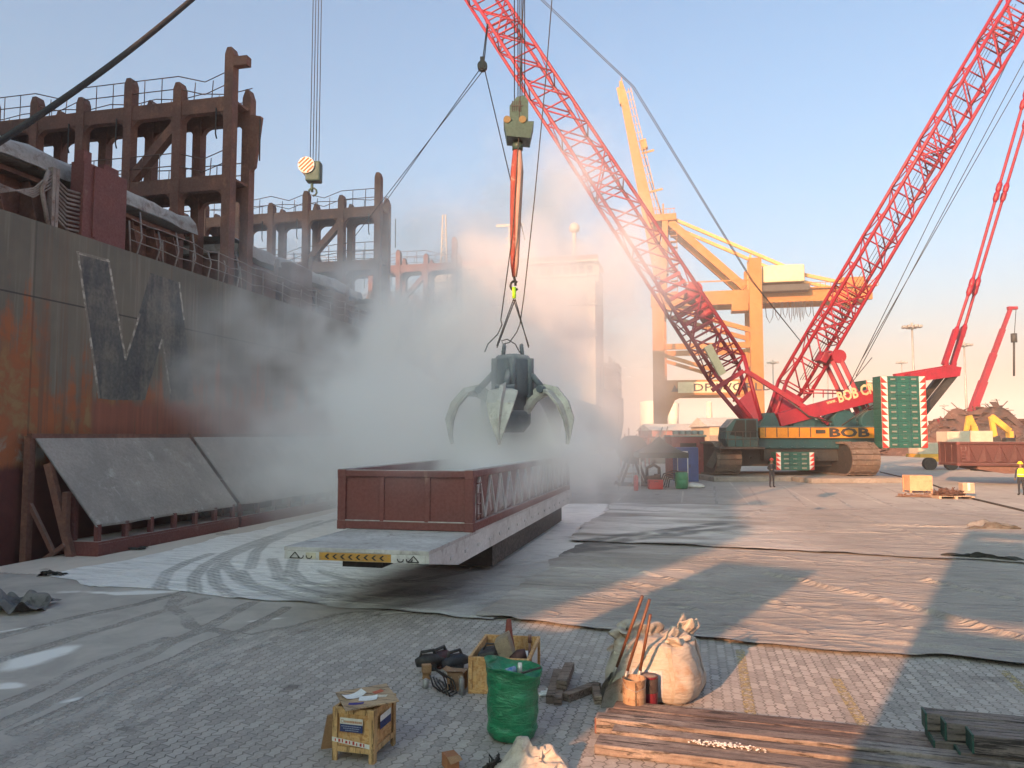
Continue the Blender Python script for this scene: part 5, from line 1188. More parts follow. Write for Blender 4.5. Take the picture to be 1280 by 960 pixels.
# scrap heap
def heap(name, label, cat, cx, cy, rx, ry, h, n, mat, seed, z=0, sz=(.5, 2.2)):
    rng = random.Random(seed); mb = MB(); nu, nv = 60, 24; vs = []
    for j in range(nv):
        for i in range(nu):
            a = i / nu * 2 * math.pi; r_ = j / (nv - 1); hh = h * (1 - r_ ** 1.6) * (.75 + .5 * mnoise.noise(Vector((math.cos(a) * r_ * 3, math.sin(a) * r_ * 3, seed))))
            vs.append((cx + rx * r_ * math.cos(a), cy + ry * r_ * math.sin(a), z + max(hh, 0) + .02))
    mb.grid(vs[::-1] if False else vs, nu, nv, closeu=True, smooth=False)
    for k in range(n):
        a = rng.random() * 6.283; r_ = rng.random() ** .5; x, y = cx + rx * r_ * math.cos(a), cy + ry * r_ * math.sin(a)
        zz = z + h * (1 - r_ ** 1.6) * (.75 + .5 * mnoise.noise(Vector((math.cos(a) * r_ * 3, math.sin(a) * r_ * 3, seed))))
        dv = Vector((rng.gauss(0, 1), rng.gauss(0, 1), rng.gauss(0, .45))).normalized(); L = rng.uniform(*sz)
        q = Vector((x, y, zz + .05)); m_ = rng.random()
        if m_ < .5: mb.bar(q - dv * L, q + dv * L, rng.uniform(.06, .3) * sz[0] * 2, rng.uniform(.04, .12) * sz[0] * 2)
        elif m_ < .8: mb.obox(q, dv * L * .5, dv.cross(Vector((0, 0, 1))).normalized() * L * .35, Vector((0, 0, .03 * sz[0] * 2)))
        else: mb.tube([q - dv * L, q + dv * L * .2 + Vector((0, 0, .1 * L)), q + dv * L], .06 * sz[0] * 2, 5)
    o = mb.build(name, mat); return o
SCR = grime('scrap_iron', (.13, .062, .045), (.08, .045, .038), (.22, .13, .10), sc=.35, rough=.9, bump=.3)
o = heap('scrap_heap', '', '', P(1250, 545, 112).x, 118, 14.5, 9, 8.6, 520, SCR, 5); tag(o, 'great heap of rusty scrap iron at the right behind the low dump bin', 'scrap heap')
o = heap('scrap_heap', '', '', P(1130, 545, 150).x, 160, 9, 6, 5.5, 160, SCR, 9); tag(o, 'small low scrap heap beyond the counterweight', 'scrap heap')
EXY = grime('excavator_yellow', (.70, .38, .05), (.6, .3, .04), (.3, .2, .1), sc=.6, rough=.5, bump=.03)
def excavator(label, px, Y, mirror, arm):
    x = P(px, 545, Y).x; o = thing('excavator', label, 'excavator', (x, Y, 0), 0, 'yellow excavators at the scrap heap'); s_ = mirror
    for dy in (-1.1, 1.1): MB().prism([(x - 1.9, Y + dy - .25, .4), (x - 1.5, Y + dy - .25, 0), (x + 1.5, Y + dy - .25, 0), (x + 1.9, Y + dy - .25, .4), (x + 1.5, Y + dy - .25, .85), (x - 1.5, Y + dy - .25, .85)], (0, .5, 0)).build('track', RUBBER, o)
    mb = MB(); mb.bbox((x - s_ * .7, Y, 1.6), (1.3, 0, 0), (0, 1.2, 0), (0, 0, .6), .2); mb.build('body', EXY, o)
    mb = MB(); mb.bbox((x + s_ * .9, Y - .6, 2.0), (.6, 0, 0), (0, .5, 0), (0, 0, .8), .15); mb.build('cab', GLASS, o)
    pts = [Vector((x + s_ * a, Y + .3, z)) for a, z in arm]
    MB().bar(pts[0], pts[1], .5, .8).bar(pts[1], pts[2], .45, .7).build('boom', EXY, o); MB().bar(pts[2], pts[3], .35, .55).build('stick', EXY, o)
    mb = MB(); q = pts[3]; mb.bbox(q, (.4, 0, .15), (0, .5, 0), (-.1, 0, .35), .08); mb.build('bucket', BLACK, o)
excavator('yellow excavator with upright arm in front of the left of the scrap heap', 1222, 100, -1, [(0, 2.2), (.3, 4.2), (.9, 5.6), (1.4, 2.8)])
excavator('orange yellow excavator with arm bent over, right part of the scrap heap', 1266, 95, -1, [(.2, 2.0), (.2, 3.6), (2.4, 5.4), (2.0, 2.6)])
# far rows of containers and trees
for k, (px, ln, c_) in enumerate(((1150, 12, (.42, .06, .05)), (1172, 12, (.5, .07, .06)), (1184, 8, (.2, .28, .3)), (1197, 12, (.5, .1, .07)), (1120, 12, (.3, .06, .05)))):
    q = P(px, 535, 300); mb = MB(); z0 = .02; y0 = 300
    mt = stack_color('far_' + 'abcde'[k], c_)
    for j in range(2):
        for n_ in range(int(ln / 1)): mb.box((q.x + n_ - .02, y0 + .05 * (n_ % 2), z0 + j * 2.65), (q.x + n_ + 1, y0 + 2.4, z0 + j * 2.65 + 2.59))
    o = mb.build('container_stack', mt); tag(o, ('dull red', 'bright red', 'grey green', 'orange red', 'dark red')[k] + ' stacked containers far off, ' + ('behind the counterweight edge', 'left of the far grey ones', 'between two red stacks', 'rightmost under the pendant bars', 'farthest left, under the arm')[k], 'containers', 'far container stacks')
LEAF = grime('far_foliage', (.045, .06, .03), (.03, .045, .022), sc=1, rough=.9, bump=0)
BARK = grime('bark', (.1, .08, .06), sc=2, rough=.9)
def tree(label, px, pyt, Y, rad, seed):
    x = P(px, pyt, Y).x; zt = P(px, pyt, Y).z; o = thing('tree', label, 'tree', (x, Y, 0), 0, 'trees far away at the edge of the yard')
    mb = MB(); mb.tube([(x, Y, 0), (x + .2, Y, zt * .5), (x, Y, zt * .8)], [.5, .35, .12], 7)
    rng = random.Random(seed)
    for k in range(6): an = rng.random() * 6.28; mb.tube([(x, Y, zt * .4 + k * .3), (x + rad * .6 * math.cos(an), Y + rad * .6 * math.sin(an), zt * .72)], [.2, .06], 5)
    mb.build('trunk', BARK, o)
    mb = MB()
    for k in range(900):
        v_ = Vector((rng.gauss(0, 1), rng.gauss(0, 1), rng.gauss(0, 1))).normalized() * rng.random() ** .4
        nn = mnoise.noise(v_ * 2.2 + Vector((seed, 0, 0)))
        if nn < -.12: continue
        c = Vector((x + v_.x * rad * (1 + .3 * nn), Y + v_.y * rad, zt * .62 + v_.z * zt * .38)); a = Vector((rng.gauss(0, 1), rng.gauss(0, 1), rng.gauss(0, 1))).normalized() * .45; b_ = a.cross(Vector((rng.random(), rng.random(), 1))).normalized() * .35
        mb.quad(c - a, c + b_, c + a, c - b_)
    mb.build('crown', LEAF, o)
for i, (px, pt, Y, r_) in enumerate(((1100, 524, 420, 9), (1112, 528, 400, 5), (1090, 529, 430, 5), (1258, 527, 380, 6), (1270, 530, 370, 5), (1242, 531, 400, 5))):
    tree(('round tree, largest of the far group left of the pendant bars', 'small tree right of the largest far tree', 'low tree left of the largest far tree', 'larger dark tree above the right of the scrap heap', 'low tree at the right edge above the scrap', 'small pale tree between the two excavators far off')[i], px, pt, Y, r_, i + 3)
# ================================================================ spill chutes between ship and quay
CHT = grime('scuffed_chute_plate', (.37, .325, .295), (.28, .25, .23), (.50, .46, .43), sc=.9, f3=(.55, .75), rough=.75, metal=.15, bump=.15, rv=.1)
def chute(label, s0, s1, dz, dt):
    o = thing('spill_chute', label, 'spill chute', Q(-15.3, (s0 + s1) / 2, 0), -QA, 'sloping spill chutes along the ship side')
    n = 26; mb = MB(); vs = []
    for j in range(9):
        for i in range(n):
            s = s0 + (s1 - s0) * i / (n - 1); f = j / 8
            bul = .025 * mnoise.noise(Vector((s * .7, f * 3, s0))) + .012 * mnoise.noise(Vector((s * 2.1, f * 6, s0)))
            vs.append((-16.2 + dt + (1.72) * f - bul, s + .3 * f, 3.05 + dz - 2.28 * f + bul * 1.5))
    mb.grid(vs, n, 9); b_ = len(mb.v)
    mb.grid([(a, s, z - .05) for a, s, z in vs], n, 9); mb.build('plate', CHT, o, 't')
    mb = MB(); mb.box((-16.28 + dt, s0 - .1, 2.93 + dz), (-16.12 + dt, s1, 3.06 + dz))
    mb.box((-16.33, s0 - .12, -2.4), (-16.15, s0 + .06, 3.0 + dz)); mb.box((-16.33, s1 - .4, -2.4), (-16.15, s1 - .22, 3.0 + dz))
    mb.bar((-16.2, s0, 1.3), (-15.45, s0 + .05, .05), .1, .1); mb.bar((-16.2, s0, -.4), (-15.2, s0 + .1, .3), .1, .1); mb.bar((-15.78, s0 + .1, 2.3), (-15.08, s0 + .2, -.05), .17, .17); mb.bar((-15.25, s0 + .15, 1.6), (-15.25, s0 + .15, .5), .14, .14)
    mb.build('frame', RUST, o, 't')
    mb = MB(); mb.box((-15.4, s0 + .3, .002), (-14.42, s1 + .28, .36)); mb.box((-14.415, s0 + .3, .06), (-14.40, s1 + .28, .30))
    for k in range(7): s = s0 + .42 + k * (s1 - s0 - .3) / 6; mb.box((-14.6, s - .06, .36), (-14.48, s + .06, .78))
    for k in range(4): s = s0 + .42 + k * (s1 - s0 - .3) / 3; mb.box((-15.3, s - .06, .36), (-15.18, s + .06, 1.55))
    mb.build('base_beam', BINRED, o, 't')
chute('nearest spill chute, a scuffed grey sloping plate on a rusty frame', 16.25, 22.4, 0, 0); chute('second spill chute, darker and half veiled by dust', 22.55, 29.2, .02, .05); chute('third spill chute, almost lost in the dust', 29.4, 35.6, .05, .0)
# ================================================================ trailers and dump bins
DUSTW = grime('powder_white_deck', (.40, .375, .37), (.55, .53, .53), (.25, .22, .21), sc=1.1, rough=.9, bump=.15)
TRW = grime('dusty_trailer_side', (.48, .465, .46), (.60, .585, .585), (.2, .17, .16), sc=1.2, rough=.85, bump=.1, streak=.4)
BINDUST = grime('dust_caked_red', (.26, .17, .16), (.17, .08, .075), (.46, .43, .42), sc=1.6, f3=(.44, .6), rough=.9, bump=.1, streak=.6)
def bin_(label, W_, L_, z0, H_, loc, rz, dusty, mt):
    o = thing('dump_bin', label, 'dump bin', (loc.x, loc.y, z0), rz, 'long open dump bins on flat trailers')
    mb = MB(); hw = W_ / 2
    for y0, y1 in ((0, .05), (L_ - .05, L_)): mb.box((-hw + .1, y0 + .06 * (y0 == 0) - .06 * (y0 > 0), .1), (hw - .1, y1 + .06 * (y0 == 0) - .06 * (y0 > 0), H_ - .1))
    for x0 in (-hw + .10, hw - .15): mb.box((x0, .1, .1), (x0 + .05, L_ - .1, H_ - .1))
    mb.box((-hw + .1, .1, .08), (hw - .1, L_ - .1, .16)); mb.build('panel', mt, o, 'l')
    mb = MB()
    for x in (-hw, hw - .16):
        mb.bbox((x + .08, L_ / 2, H_ - .07), (.08, 0, 0), (0, L_ / 2 - .001, 0), (0, 0, .07), .015); mb.bbox((x + .08, L_ / 2, .08), (.078, 0, 0), (0, L_ / 2 - .003, 0), (0, 0, .08), .015)
        for y in (0, L_ - .16): mb.bbox((x + .08, y + .08, H_ / 2), (.084, 0, 0), (0, .084, 0), (0, 0, H_ / 2 + .004), .012)
    for y in (.002, L_ - .162):
        mb.bbox((0, y + .08, H_ - .072), (hw - .1, 0, 0), (0, .076, 0), (0, 0, .066), .015); mb.bbox((0, y + .08, .082), (hw - .1, 0, 0), (0, .076, 0), (0, 0, .079), .015)
        for x in (-hw * .34, hw * .34): mb.bbox((x, y + .06, H_ / 2), (.05, 0, 0), (0, .045, 0), (0, 0, H_ / 2 - .12), .01)
    mb.build('frame', mt, o, 'l')
    n = int(L_ / .92)
    for sx in (-1, 1):
        m1 = MB(); mD = MB()
        for k in range(n):
            y0 = .3 + k * (L_ - .6) / n; y1 = y0 + (L_ - .6) / n; ym = (y0 + y1) / 2; x = sx * (hw - .085)
            A_, B_, T_ = Vector((x - sx * .02, y0, .16)), Vector((x - sx * .02, y1, .16)), Vector((x - sx * .02, ym, H_ - .14))
            kx = Vector((x + sx * .075, ym, .30))
            if sx > 0: m1._add([A_, B_, T_, kx], [(0, 3, 2), (3, 1, 2), (0, 1, 3)])
            else: m1._add([A_, B_, T_, kx], [(0, 2, 3), (3, 2, 1), (0, 3, 1)])
            mD.bar(A_ + Vector((sx * .02, 0, 0)), T_ + Vector((sx * .02, 0, 0)), .05, .05); mD.bar(B_ + Vector((sx * .02, 0, 0)), T_ + Vector((sx * .02, 0, 0)), .05, .05)
        m1.build('side_rib', BINDUST if dusty else mt, o, 'l'); mD.build('side_lattice', TRW if dusty else mt, o, 'l')
    m2 = MB()
    for x in (-hw + .08, hw - .08):
        for y in (.08, L_ - .08):
            for z in (.08, H_ - .08): m2.bbox((x, y, z), (.088, 0, 0), (0, .09, 0), (0, 0, .088), .012)
    build_each(m2, 'corner_casting', BINRED, o, 'l')
    m3 = MB()
    for k in range(4): z = .3 + k * .2; m3.tube([(hw + .02, .22, z), (hw + .02, .5, z)], .014, 5)
    for y in (.22, .5): m3.tube([(hw + .02, y, .2), (hw + .02, y, H_ - .3)], .014, 5)
    m3.build('rung', BINRED, o, 'l')
    if dusty:
        m4 = MB(); nu, nv = 30, 60; vs = []
        for j in range(nv):
            for i in range(nu):
                x = -hw + .15 + (W_ - .3) * i / (nu - 1); y = .15 + (L_ - .3) * j / (nv - 1)
                vs.append((x, y, .45 + .35 * math.sin(j / (nv - 1) * 3.14) + .15 * mnoise.noise(Vector((x * 1.2, y * .9, 2))) + .04 * mnoise.noise(Vector((x * 6, y * 6, 4)))))
        m4.grid(vs, nu, nv); p_ = m4.build('powder_load', DUSTW, o, 'l')
        m5 = MB()
        for x in (-hw + .03, hw - .13): m5.box((x, .05, H_ + .001), (x + .10, L_ - .05, H_ + .012))
        m5.box((-hw + .1, .16, .162), (hw - .1, .166, .30)); m5.box((-hw + .17, -.012, .162), (-hw * .36, .012, .178)); m5.box((hw * .36, -.012, .162), (hw - .17, .012, .178)); m5.box((-hw * .3, -.012, .162), (hw * .3, .012, .176))
        m5.build('powder_ledge', DUSTW, o, 'l')
    return o
BW, BL, BZ = 2.76, 12.0, 1.19
bc = Q(-5.38, 14.05)
bin1 = bin_('long oxide red open dump bin full of smoking white powder on the nearest trailer', BW, BL, BZ + .004, 1.15, bc, -QA, True, BINRED)
def trailer(label, W_, L_, zt, loc, rz, marks, side, deck):
    o = thing('flat_trailer', label, 'trailer', (loc.x, loc.y, 0), rz, 'low flat port trailers')
    hw = W_ / 2; mb = MB(); mb.box((-hw, 0, zt - .06), (hw, L_, zt)); mb.build('deck', deck, o, 'l')
    mb = MB()
    for sx in (-1, 1):
        x = sx * (hw - .03); mb.prism([(x - .03, .02, zt - .062), (x - .03, .02, zt - .2), (x - .03, 1.6, zt - .46), (x - .03, L_ - .4, zt - .46), (x - .03, L_, zt - .3), (x - .03, L_, zt - .062)], (.06, 0, 0))
        for k in range(16): y = 1.2 + k * (L_ - 2) / 15; mb.bbox((sx * (hw + .006), y, zt - .28), (.02, 0, 0), (0, .09, 0), (0, 0, .03), .01)
    mb.build('side_beam', side, o, 'l')
    mb = MB(); mb.box((-hw + .06, 0.004, zt - .2), (hw - .06, .06, zt - .065)); fb = mb.build('front_plate', side, o, 'l')
    mb = MB(); mb.box((-.35, .3, zt - .34), (.35, L_ - .3, zt - .2)); mb.box((-hw + .5, L_ * .34, .12), (hw - .28, L_ * .97, zt - .31))  # second box is added dark filler, standing in for the shade underneath
    for k in range(8): y = .9 + k * (L_ - 1.6) / 7; mb.box((-hw + .1, y - .06, zt - .3), (hw - .1, y + .06, zt - .07))
    mb.build('chassis_shade_box', BLACK, o, 'l')
    for x in (-.55, .55):
        mb = MB(); mb.box((x - .1, L_ * .46, 0.02), (x + .1, L_ * .46 + .2, zt - .3)); mb.box((x - .2, L_ * .46 - .1, .01), (x + .2, L_ * .46 + .3, .05))
        mb.build('support_leg', BLACK, o, 'l')
    for y in (L_ * .66, L_ * .80):
        for x in (-hw + .85, hw - .85):
            mb = MB(); mb.tube([(x - .24, y, .42), (x - .2, y, .42), (x + .2, y, .42), (x + .24, y, .42)], [.34, .41, .41, .34], 20); wl = mb.build('wheel', RUBBER, o, 'l')
            mb = MB(); mb.tube([(x - .25, y, .42), (x + .25, y, .42)], .2, 14); mb.build('rim', GALV, wl, 'l')
    if marks:
        m1 = MB(); m1.box((-.62, -.004, zt - .195), (.62, .002, zt - .07)); pl_ = m1.build('marker_plate', grime('amber_marker', (.52, .27, .05), (.4, .22, .06), (.3, .22, .16), sc=6, rough=.7), fb, 'l')
        m2 = MB(); zc = zt - .132
        for k in range(8):
            x = -.52 + k * .135; s_ = .04
            m2.prism([(x, -.012, zc), (x + .05, -.012, zc + s_), (x + .085, -.012, zc + s_), (x + .035, -.012, zc), (x + .085, -.012, zc - s_), (x + .05, -.012, zc - s_)], (0, .006, 0))
        for x in (-hw + .2, hw - .25):
            for a, c in (((x - .09, zc - .045), (x, zc + .05)), ((x, zc + .05), (x + .09, zc - .045)), ((x - .09, zc - .045), (x + .09, zc - .045))): m2.bar((a[0], -.008, a[1]), (c[0], -.008, c[1]), .012, .012)
        for x in (-.95, -.8, .78, .93): m2.tube([(x + .05 * math.cos(q), -.006, zc + .04 * math.sin(q) - .01) for q in (0.2, -.5, -1.2, -2, -2.7, -3.4)], .008, 4)
        m2.build('marking', BLACK, fb, 'l')
        m3 = MB(); m3.box((-.86, -.004, zt - .18), (-.68, .002, zt - .085)); m3.build('number_plate', grime('worn_plate', (.6, .55, .42), sc=8), fb, 'l')
    return o
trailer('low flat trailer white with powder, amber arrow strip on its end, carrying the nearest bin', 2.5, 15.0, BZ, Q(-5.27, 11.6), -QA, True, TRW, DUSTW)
# second trailer at the right edge with its bin
a = G(1207, 606); rz2 = R(-118); BR2 = grime('dark_bin_red', (.095, .032, .03), (.07, .026, .025), (.17, .10, .08), sc=1, rough=.75, streak=.5, dust=.5, f3=(.56, .75))
y2 = 47.0; L0 = P(1200, 580, y2)
bin2 = bin_('dark red dump bin on the trailer at the right edge, beside the worker', 2.6, 14.0, 1.19, 1.45, Vector((L0.x, y2 + 1.3, 0)), R(-96), False, BR2)
trailer('low flat trailer under the dark red bin at the right edge', 2.4, 13.0, 1.18, Vector((L0.x + 1.2, y2 + 1.25, 0)), R(-96), False, RUSTD, RUSTD)
# flatbed loaded with pale concrete blocks beyond
fbx = P(1150, 573, 68); fl = thing('block_trailer', 'yellow trailer loaded with pale blocks, behind the green counterweight', 'trailer', (fbx.x, 68, 0))
mb = MB(); mb.box((fbx.x, 68, 1.1), (fbx.x + 8.5, 70.4, 1.4)); mb.bar((fbx.x + 1, 68.2, .9), (fbx.x + 7.5, 68.2, .8), .25, .3); mb.box((fbx.x + 3.6, 67.9, .5), (fbx.x + 6.2, 68.1, .75)); mb.build('bed', EXY, fl)
for k in range(4): x = fbx.x + .9 + k * 1.9 + (k > 1) * .8; MB().tube([(x, 67.9, .55), (x, 68.4, .55)], .55, 18).build('wheel', RUBBER, fl)
BLOCK = grime('pale_concrete_block', (.50, .44, .36), (.42, .37, .3), sc=1, rough=.9, bump=.15)
k_ = 0
for i, (dx, z, w_, h_) in enumerate(((.0, 1.402, 2.2, 1.0), (2.25, 1.402, 2.2, 1.0), (4.5, 1.402, 2.2, 1.0), (6.75, 1.402, 2.0, .9), (2.6, 2.404, 2.0, 1.0), (4.65, 2.404, 2.0, 1.05))):
    o = MB().bbox((fbx.x + dx + w_ / 2, 69.1, z + h_ / 2), (w_ / 2, 0, 0), (0, .9, 0), (0, 0, h_ / 2), .04).build('concrete_block', BLOCK); tag(o, ('lower pale block, leftmost on the yellow trailer', 'lower pale block, second from the left on the yellow trailer', 'lower pale block, third from the left on the yellow trailer', 'low pale block at the right end of the yellow trailer', 'upper pale block stacked left on the yellow trailer', 'upper pale block stacked right on the yellow trailer')[i], 'concrete block', 'pale blocks on the yellow trailer')
fx = P(1208, 560, 80); o = thing('flat_rack', 'long yellow flat rack with a dark round opening, above the dark red bin', 'flat rack', (fx.x, 80, 0)); MB().bbox((fx.x + 1, 80, 1.1), (4.4, 0, 0), (0, 1.2, 0), (0, 0, .55), .05).build('body', EXY, o); MB().tube([(fx.x + .2, 78.77, 1.1), (fx.x + .2, 78.81, 1.1)], .35, 16).build('opening', BLACK, o)
# ================================================================ camp by the crawler crane: tent, reel, cabins
TENT = grime('tent_canvas', (.045, .06, .052), (.035, .045, .04), sc=1.2, rough=.85, bump=.15)
a, c = G(803, 610), G(862, 608); YT = 44.0
x0, x1 = P(799, 580, YT).x, P(861, 580, YT).x; ze, zp = P(830, 566, YT).z, P(834, 545, YT).z
tn_ = thing('canopy_tent', 'dark green pop up canopy tent with white poles by the blue toilet cabin', 'tent', ((x0 + x1) / 2, YT + 1.4, 0))
mb = MB(); n = 13; vs = []; dp = 2.8
for j in range(n):
    for i in range(n):
        u, v = i / (n - 1) * 2 - 1, j / (n - 1) * 2 - 1; r_ = max(abs(u), abs(v)); vs.append(((x0 + x1) / 2 + u * (x1 - x0) / 2, YT + dp / 2 + v * dp / 2, ze + (zp - ze) * (1 - r_) ** 1.5))
mb.grid(vs, n, n); z1 = ze - .3
for A_, B_ in (((x0, YT), (x1, YT)), ((x1, YT), (x1, YT + dp)), ((x1, YT + dp), (x0, YT + dp)), ((x0, YT + dp), (x0, YT))): mb.quad((*A_, z1), (*B_, z1), (*B_, ze), (*A_, ze))
mb.build('canopy', TENT, tn_)
for x in (x0 + .05, x1 - .05):
    for y in (YT + .05, YT + dp - .05): MB().tube([(x, y, 0), (x, y, ze)], .03, 6).build('leg', WHITEP, tn_)
YR = 47.0; q = P(790, 562, YR); rl = thing('hose_reel', 'big dark cable reel on a stand left of the tent', 'reel', (q.x, YR, 0))
mb = MB()
for dy in (-.6, .6):
    mb.tube([q + Vector((0, dy - .04, 0)), q + Vector((0, dy + .04, 0))], .86, 26)
mb.tube([q + Vector((0, -.6, 0)), q + Vector((0, .6, 0))], .62, 22); mb.tube([q + Vector((0, -.75, 0)), q + Vector((0, .75, 0))], .12, 10); mb.build('drum', RUBBER, rl)
mb = MB()
mb.bar((q.x - .9, YR - .82, .2), (q.x - .9, YR + .82, .2), .1, .1); mb.bar((q.x + .9, YR - .82, .2), (q.x + .9, YR + .82, .2), .1, .1)
for dy in (-.75, .75): mb.bar((q.x - .8, YR + dy, .05), (q.x, YR + dy, q.z), .14, .14); mb.bar((q.x + .8, YR + dy, .05), (q.x, YR + dy, q.z), .14, .14); mb.bar((q.x - 1, YR + dy, .08), (q.x + 1, YR + dy, .08), .14, .14)
mb.build('stand', RUSTD, rl)
YB = 49.0; a, c = P(846, 600, YB), P(873, 559, YB); tl_ = thing('portable_toilet', 'blue portable toilet cabin right of the tent', 'toilet', ((a.x + c.x) / 2, YB, 0)); BLU = grime('toilet_blue', (.025, .06, .19), (.02, .045, .14), sc=1.2, rough=.5, bump=.03)
MB().bbox(((a.x + c.x) / 2, YB + .6, c.z / 2 + .05), ((c.x - a.x) / 2, 0, 0), (0, .6, 0), (0, 0, c.z / 2 - .06), .04).build('shell', BLU, tl_)
mb = MB(); mb.box(((a.x + c.x) / 2 + .02, YB - .03, .12), (c.x - .07, YB + .001, c.z - .2)); d_ = mb.build('door', grime('toilet_door', (.03, .07, .22), sc=1.2, rough=.5), tl_)
MB().box(((a.x + c.x) / 2 + .1, YB - .06, 1.0), ((a.x + c.x) / 2 + .16, YB - .031, 1.2)).build('handle', BLACK, d_); MB().box((a.x + .2, YB - .02, c.z - .45), (a.x + .75, YB - .001, c.z - .25)).build('notice', WHITEP, tl_)
YK = 55.0; a, c = P(840, 575, YK), P(881, 546, YK); cb_ = thing('site_cabin', 'red site cabin with dark window opening behind the tent', 'cabin', ((a.x + c.x) / 2, YK, 0)); CBR = grime('cabin_red', (.25, .05, .05), (.2, .045, .045), (.3, .15, .12), sc=.8, rough=.6)
MB().box((a.x, YK, 0), (c.x, YK + 2.4, c.z)).build('wall', CBR, cb_); MB().box((a.x + .6, YK - .03, c.z - 1.3), (a.x + 1.75, YK - .002, c.z - .45)).build('window', GLASS, cb_)
mb = MB(); mb.box((a.x - .1, YK - .1, c.z + .002), (c.x + .1, YK + 2.5, c.z + .12))
for k in range(5): mb.bbox((a.x + .4 + k * .45, YK + .6, c.z + .3), (.17, 0, 0), (0, .3, 0), (0, 0, .16), .05)
mb.build('roof', grime('cabin_roof', (.2, .27, .25), sc=1), cb_)
YG2 = 46.0; a = P(843, 600, YG2 - 2); gb = thing('drum', 'bright green plastic drum in front of the blue toilet', 'drum', P(852, 606, 44.0) * Vector((1, 1, 0))); q = P(852, 606, 44.0)
MB().lathe([(.3, .01), (.36, .1), (.38, .5), (.37, .52), (.38, .54), (.36, .9), (.3, .95)], (q.x, 44, 0), 20).build('shell', grime('green_plastic', (.02, .22, .10), (.015, .17, .08), sc=2, rough=.45), gb); MB().lathe([(.31, .951), (.31, .985)], (q.x, 44, 0), 20).build('lid', BLACK, gb)
q = P(820, 606, 43.5); o = thing('toolbox', 'low red tool chest on the ground under the tent', 'tool chest', (q.x, 43.5, 0)); MB().bbox((q.x, 43.7, .24), (.4, 0, 0), (0, .25, 0), (0, 0, .235), .03).build('body', REDP, o); MB().bbox((q.x, 43.7, .50), (.41, 0, 0), (0, .26, 0), (0, 0, .025), .01).build('lid', REDP, o); MB().tube([(q.x - .1, 43.43, .4), (q.x - .1, 43.4, .45), (q.x + .1, 43.4, .45), (q.x + .1, 43.43, .4)], .012, 5).build('handle', BLACK, o)
q = P(795, 607, 42.5); o = thing('gas_cylinder', 'thin red gas cylinder standing at the left pole of the tent', 'gas cylinder', (q.x, 42.5, 0)); MB().lathe([(.1, .0), (.13, .04), (.13, .7), (.09, .82), (.04, .86)], (q.x, 42.5, 0), 14).build('bottle', REDP, o); MB().lathe([(.03, .861), (.05, .9), (.05, .98), (.02, 1.0)], (q.x, 42.5, 0), 10).build('valve', GALV, o)
q = P(868, 606, 45); mb = MB().lathe([(.02, .0), (.5, .03), (.55, .12), (.35, .25), (.1, .3)], (0, 0, 0), 22, fn=lambda p, t_, i: Vector((p.x * 1.3, p.y, p.z)) * (1 + .25 * mnoise.noise(p * 3)) + Vector((q.x, 45, .0))); o = mb.build('sack', plain('white_sack', (.62, .6, .56), .8)); tag(o, 'crumpled white sack on the ground at the foot of the blue toilet', 'sack')
wdn = grime('pale_plank', (.45, .33, .24), (.36, .26, .19), sc=2, rough=.85)
for i, (p0, p1, z) in enumerate((((772, 597), (815, 599), 0), ((780, 594), (800, 593), 0), ((806, 599), (836, 600), 0))):
    a, c = G(*p0), G(*p1); o = MB().bar(a + Vector((0, 0, .1)), c + Vector((0, 0, .1)), .25, .12).build('plank', wdn); tag(o, ('longest pale plank on the ground left of the tent', 'short pale plank under the dark reel', 'pale plank lying under the tent beside the red chest')[i], 'plank')
o = thing('pump', 'dark pump unit with curved pipe under the tent', 'pump', P(818, 595, 46) * Vector((1, 1, 0))); q = P(815, 590, 46)
mb = MB(); mb.bbox((q.x, 46, .45), (.35, 0, 0), (0, .3, 0), (0, 0, .2), .06); mb.bar((q.x - .5, 46, .1), (q.x + .5, 46, .1), .5, .1); mb.bar((q.x - .2, 46, .1), (q.x - .2, 46, .3), .1, .3); mb.tube([(q.x + .3, 46, .3), (q.x + .3, 46, .75)], .18, 12); mb.build('body', RUSTD, o)
MB().tube([(q.x - .3, 46, .6), (q.x - .3, 46, 1.1), (q.x + .1, 46, 1.3), (q.x + .42, 46, 1.1), (q.x + .45, 46, .2)], .1, 8).build('pipe', BLACK, o)
o = thing('hose_coil', 'loose coil of dark hoses behind the red tool chest', 'hose', P(836, 598, 45) * Vector((1, 1, 0))); q = P(836, 597, 45); mb = MB()
for k in range(5): mb.tube([(q.x - .6 + .15 * k, 45 + .05 * k, .02), (q.x - .3 + .1 * k, 45 + .05 * k, .8 - .08 * k), (q.x + .4 + .05 * k, 45.1, 1.0 - .12 * k), (q.x + .9, 45.2 + .05 * k, .8 - .1 * k)], .04, 6)
mb.build('hose_line', BLACK, o)
# pipes, frames and clutter beyond the tent
mb = MB(); YQ = 75
for k in range(8): x = P(776 + k * 5, 540, YQ).x; mb.tube([(x, YQ, 0), (x, YQ, 2.6 + (k % 3) * .6)], .06, 5)
for z in (1.2, 2.2, 2.9): mb.tube([(P(776, 1, YQ).x, YQ, z), (P(811, 1, YQ).x, YQ, z)], .06, 5)
o = mb.build('scaffold', grime('scaffold_red', (.35, .07, .05), sc=1)); tag(o, 'red pipe scaffold between the far ship stern and the tent', 'scaffold')
mb = MB(); 
for k in range(22):
    x = P(812 + (k * 13) % 66, 540, 85).x; h_ = 1.2 + (k * 7 % 5) * .42; y_ = 85 + (k % 4) * 2; mb.bbox((x, y_, h_ / 2), (.6 + .2 * (k % 3), 0, 0), (0, .6, 0), (0, 0, h_ / 2), .08)
    if k % 2: mb.tube([(x, y_, h_), (x + .4, y_, h_ + 1.2)], .07, 5)
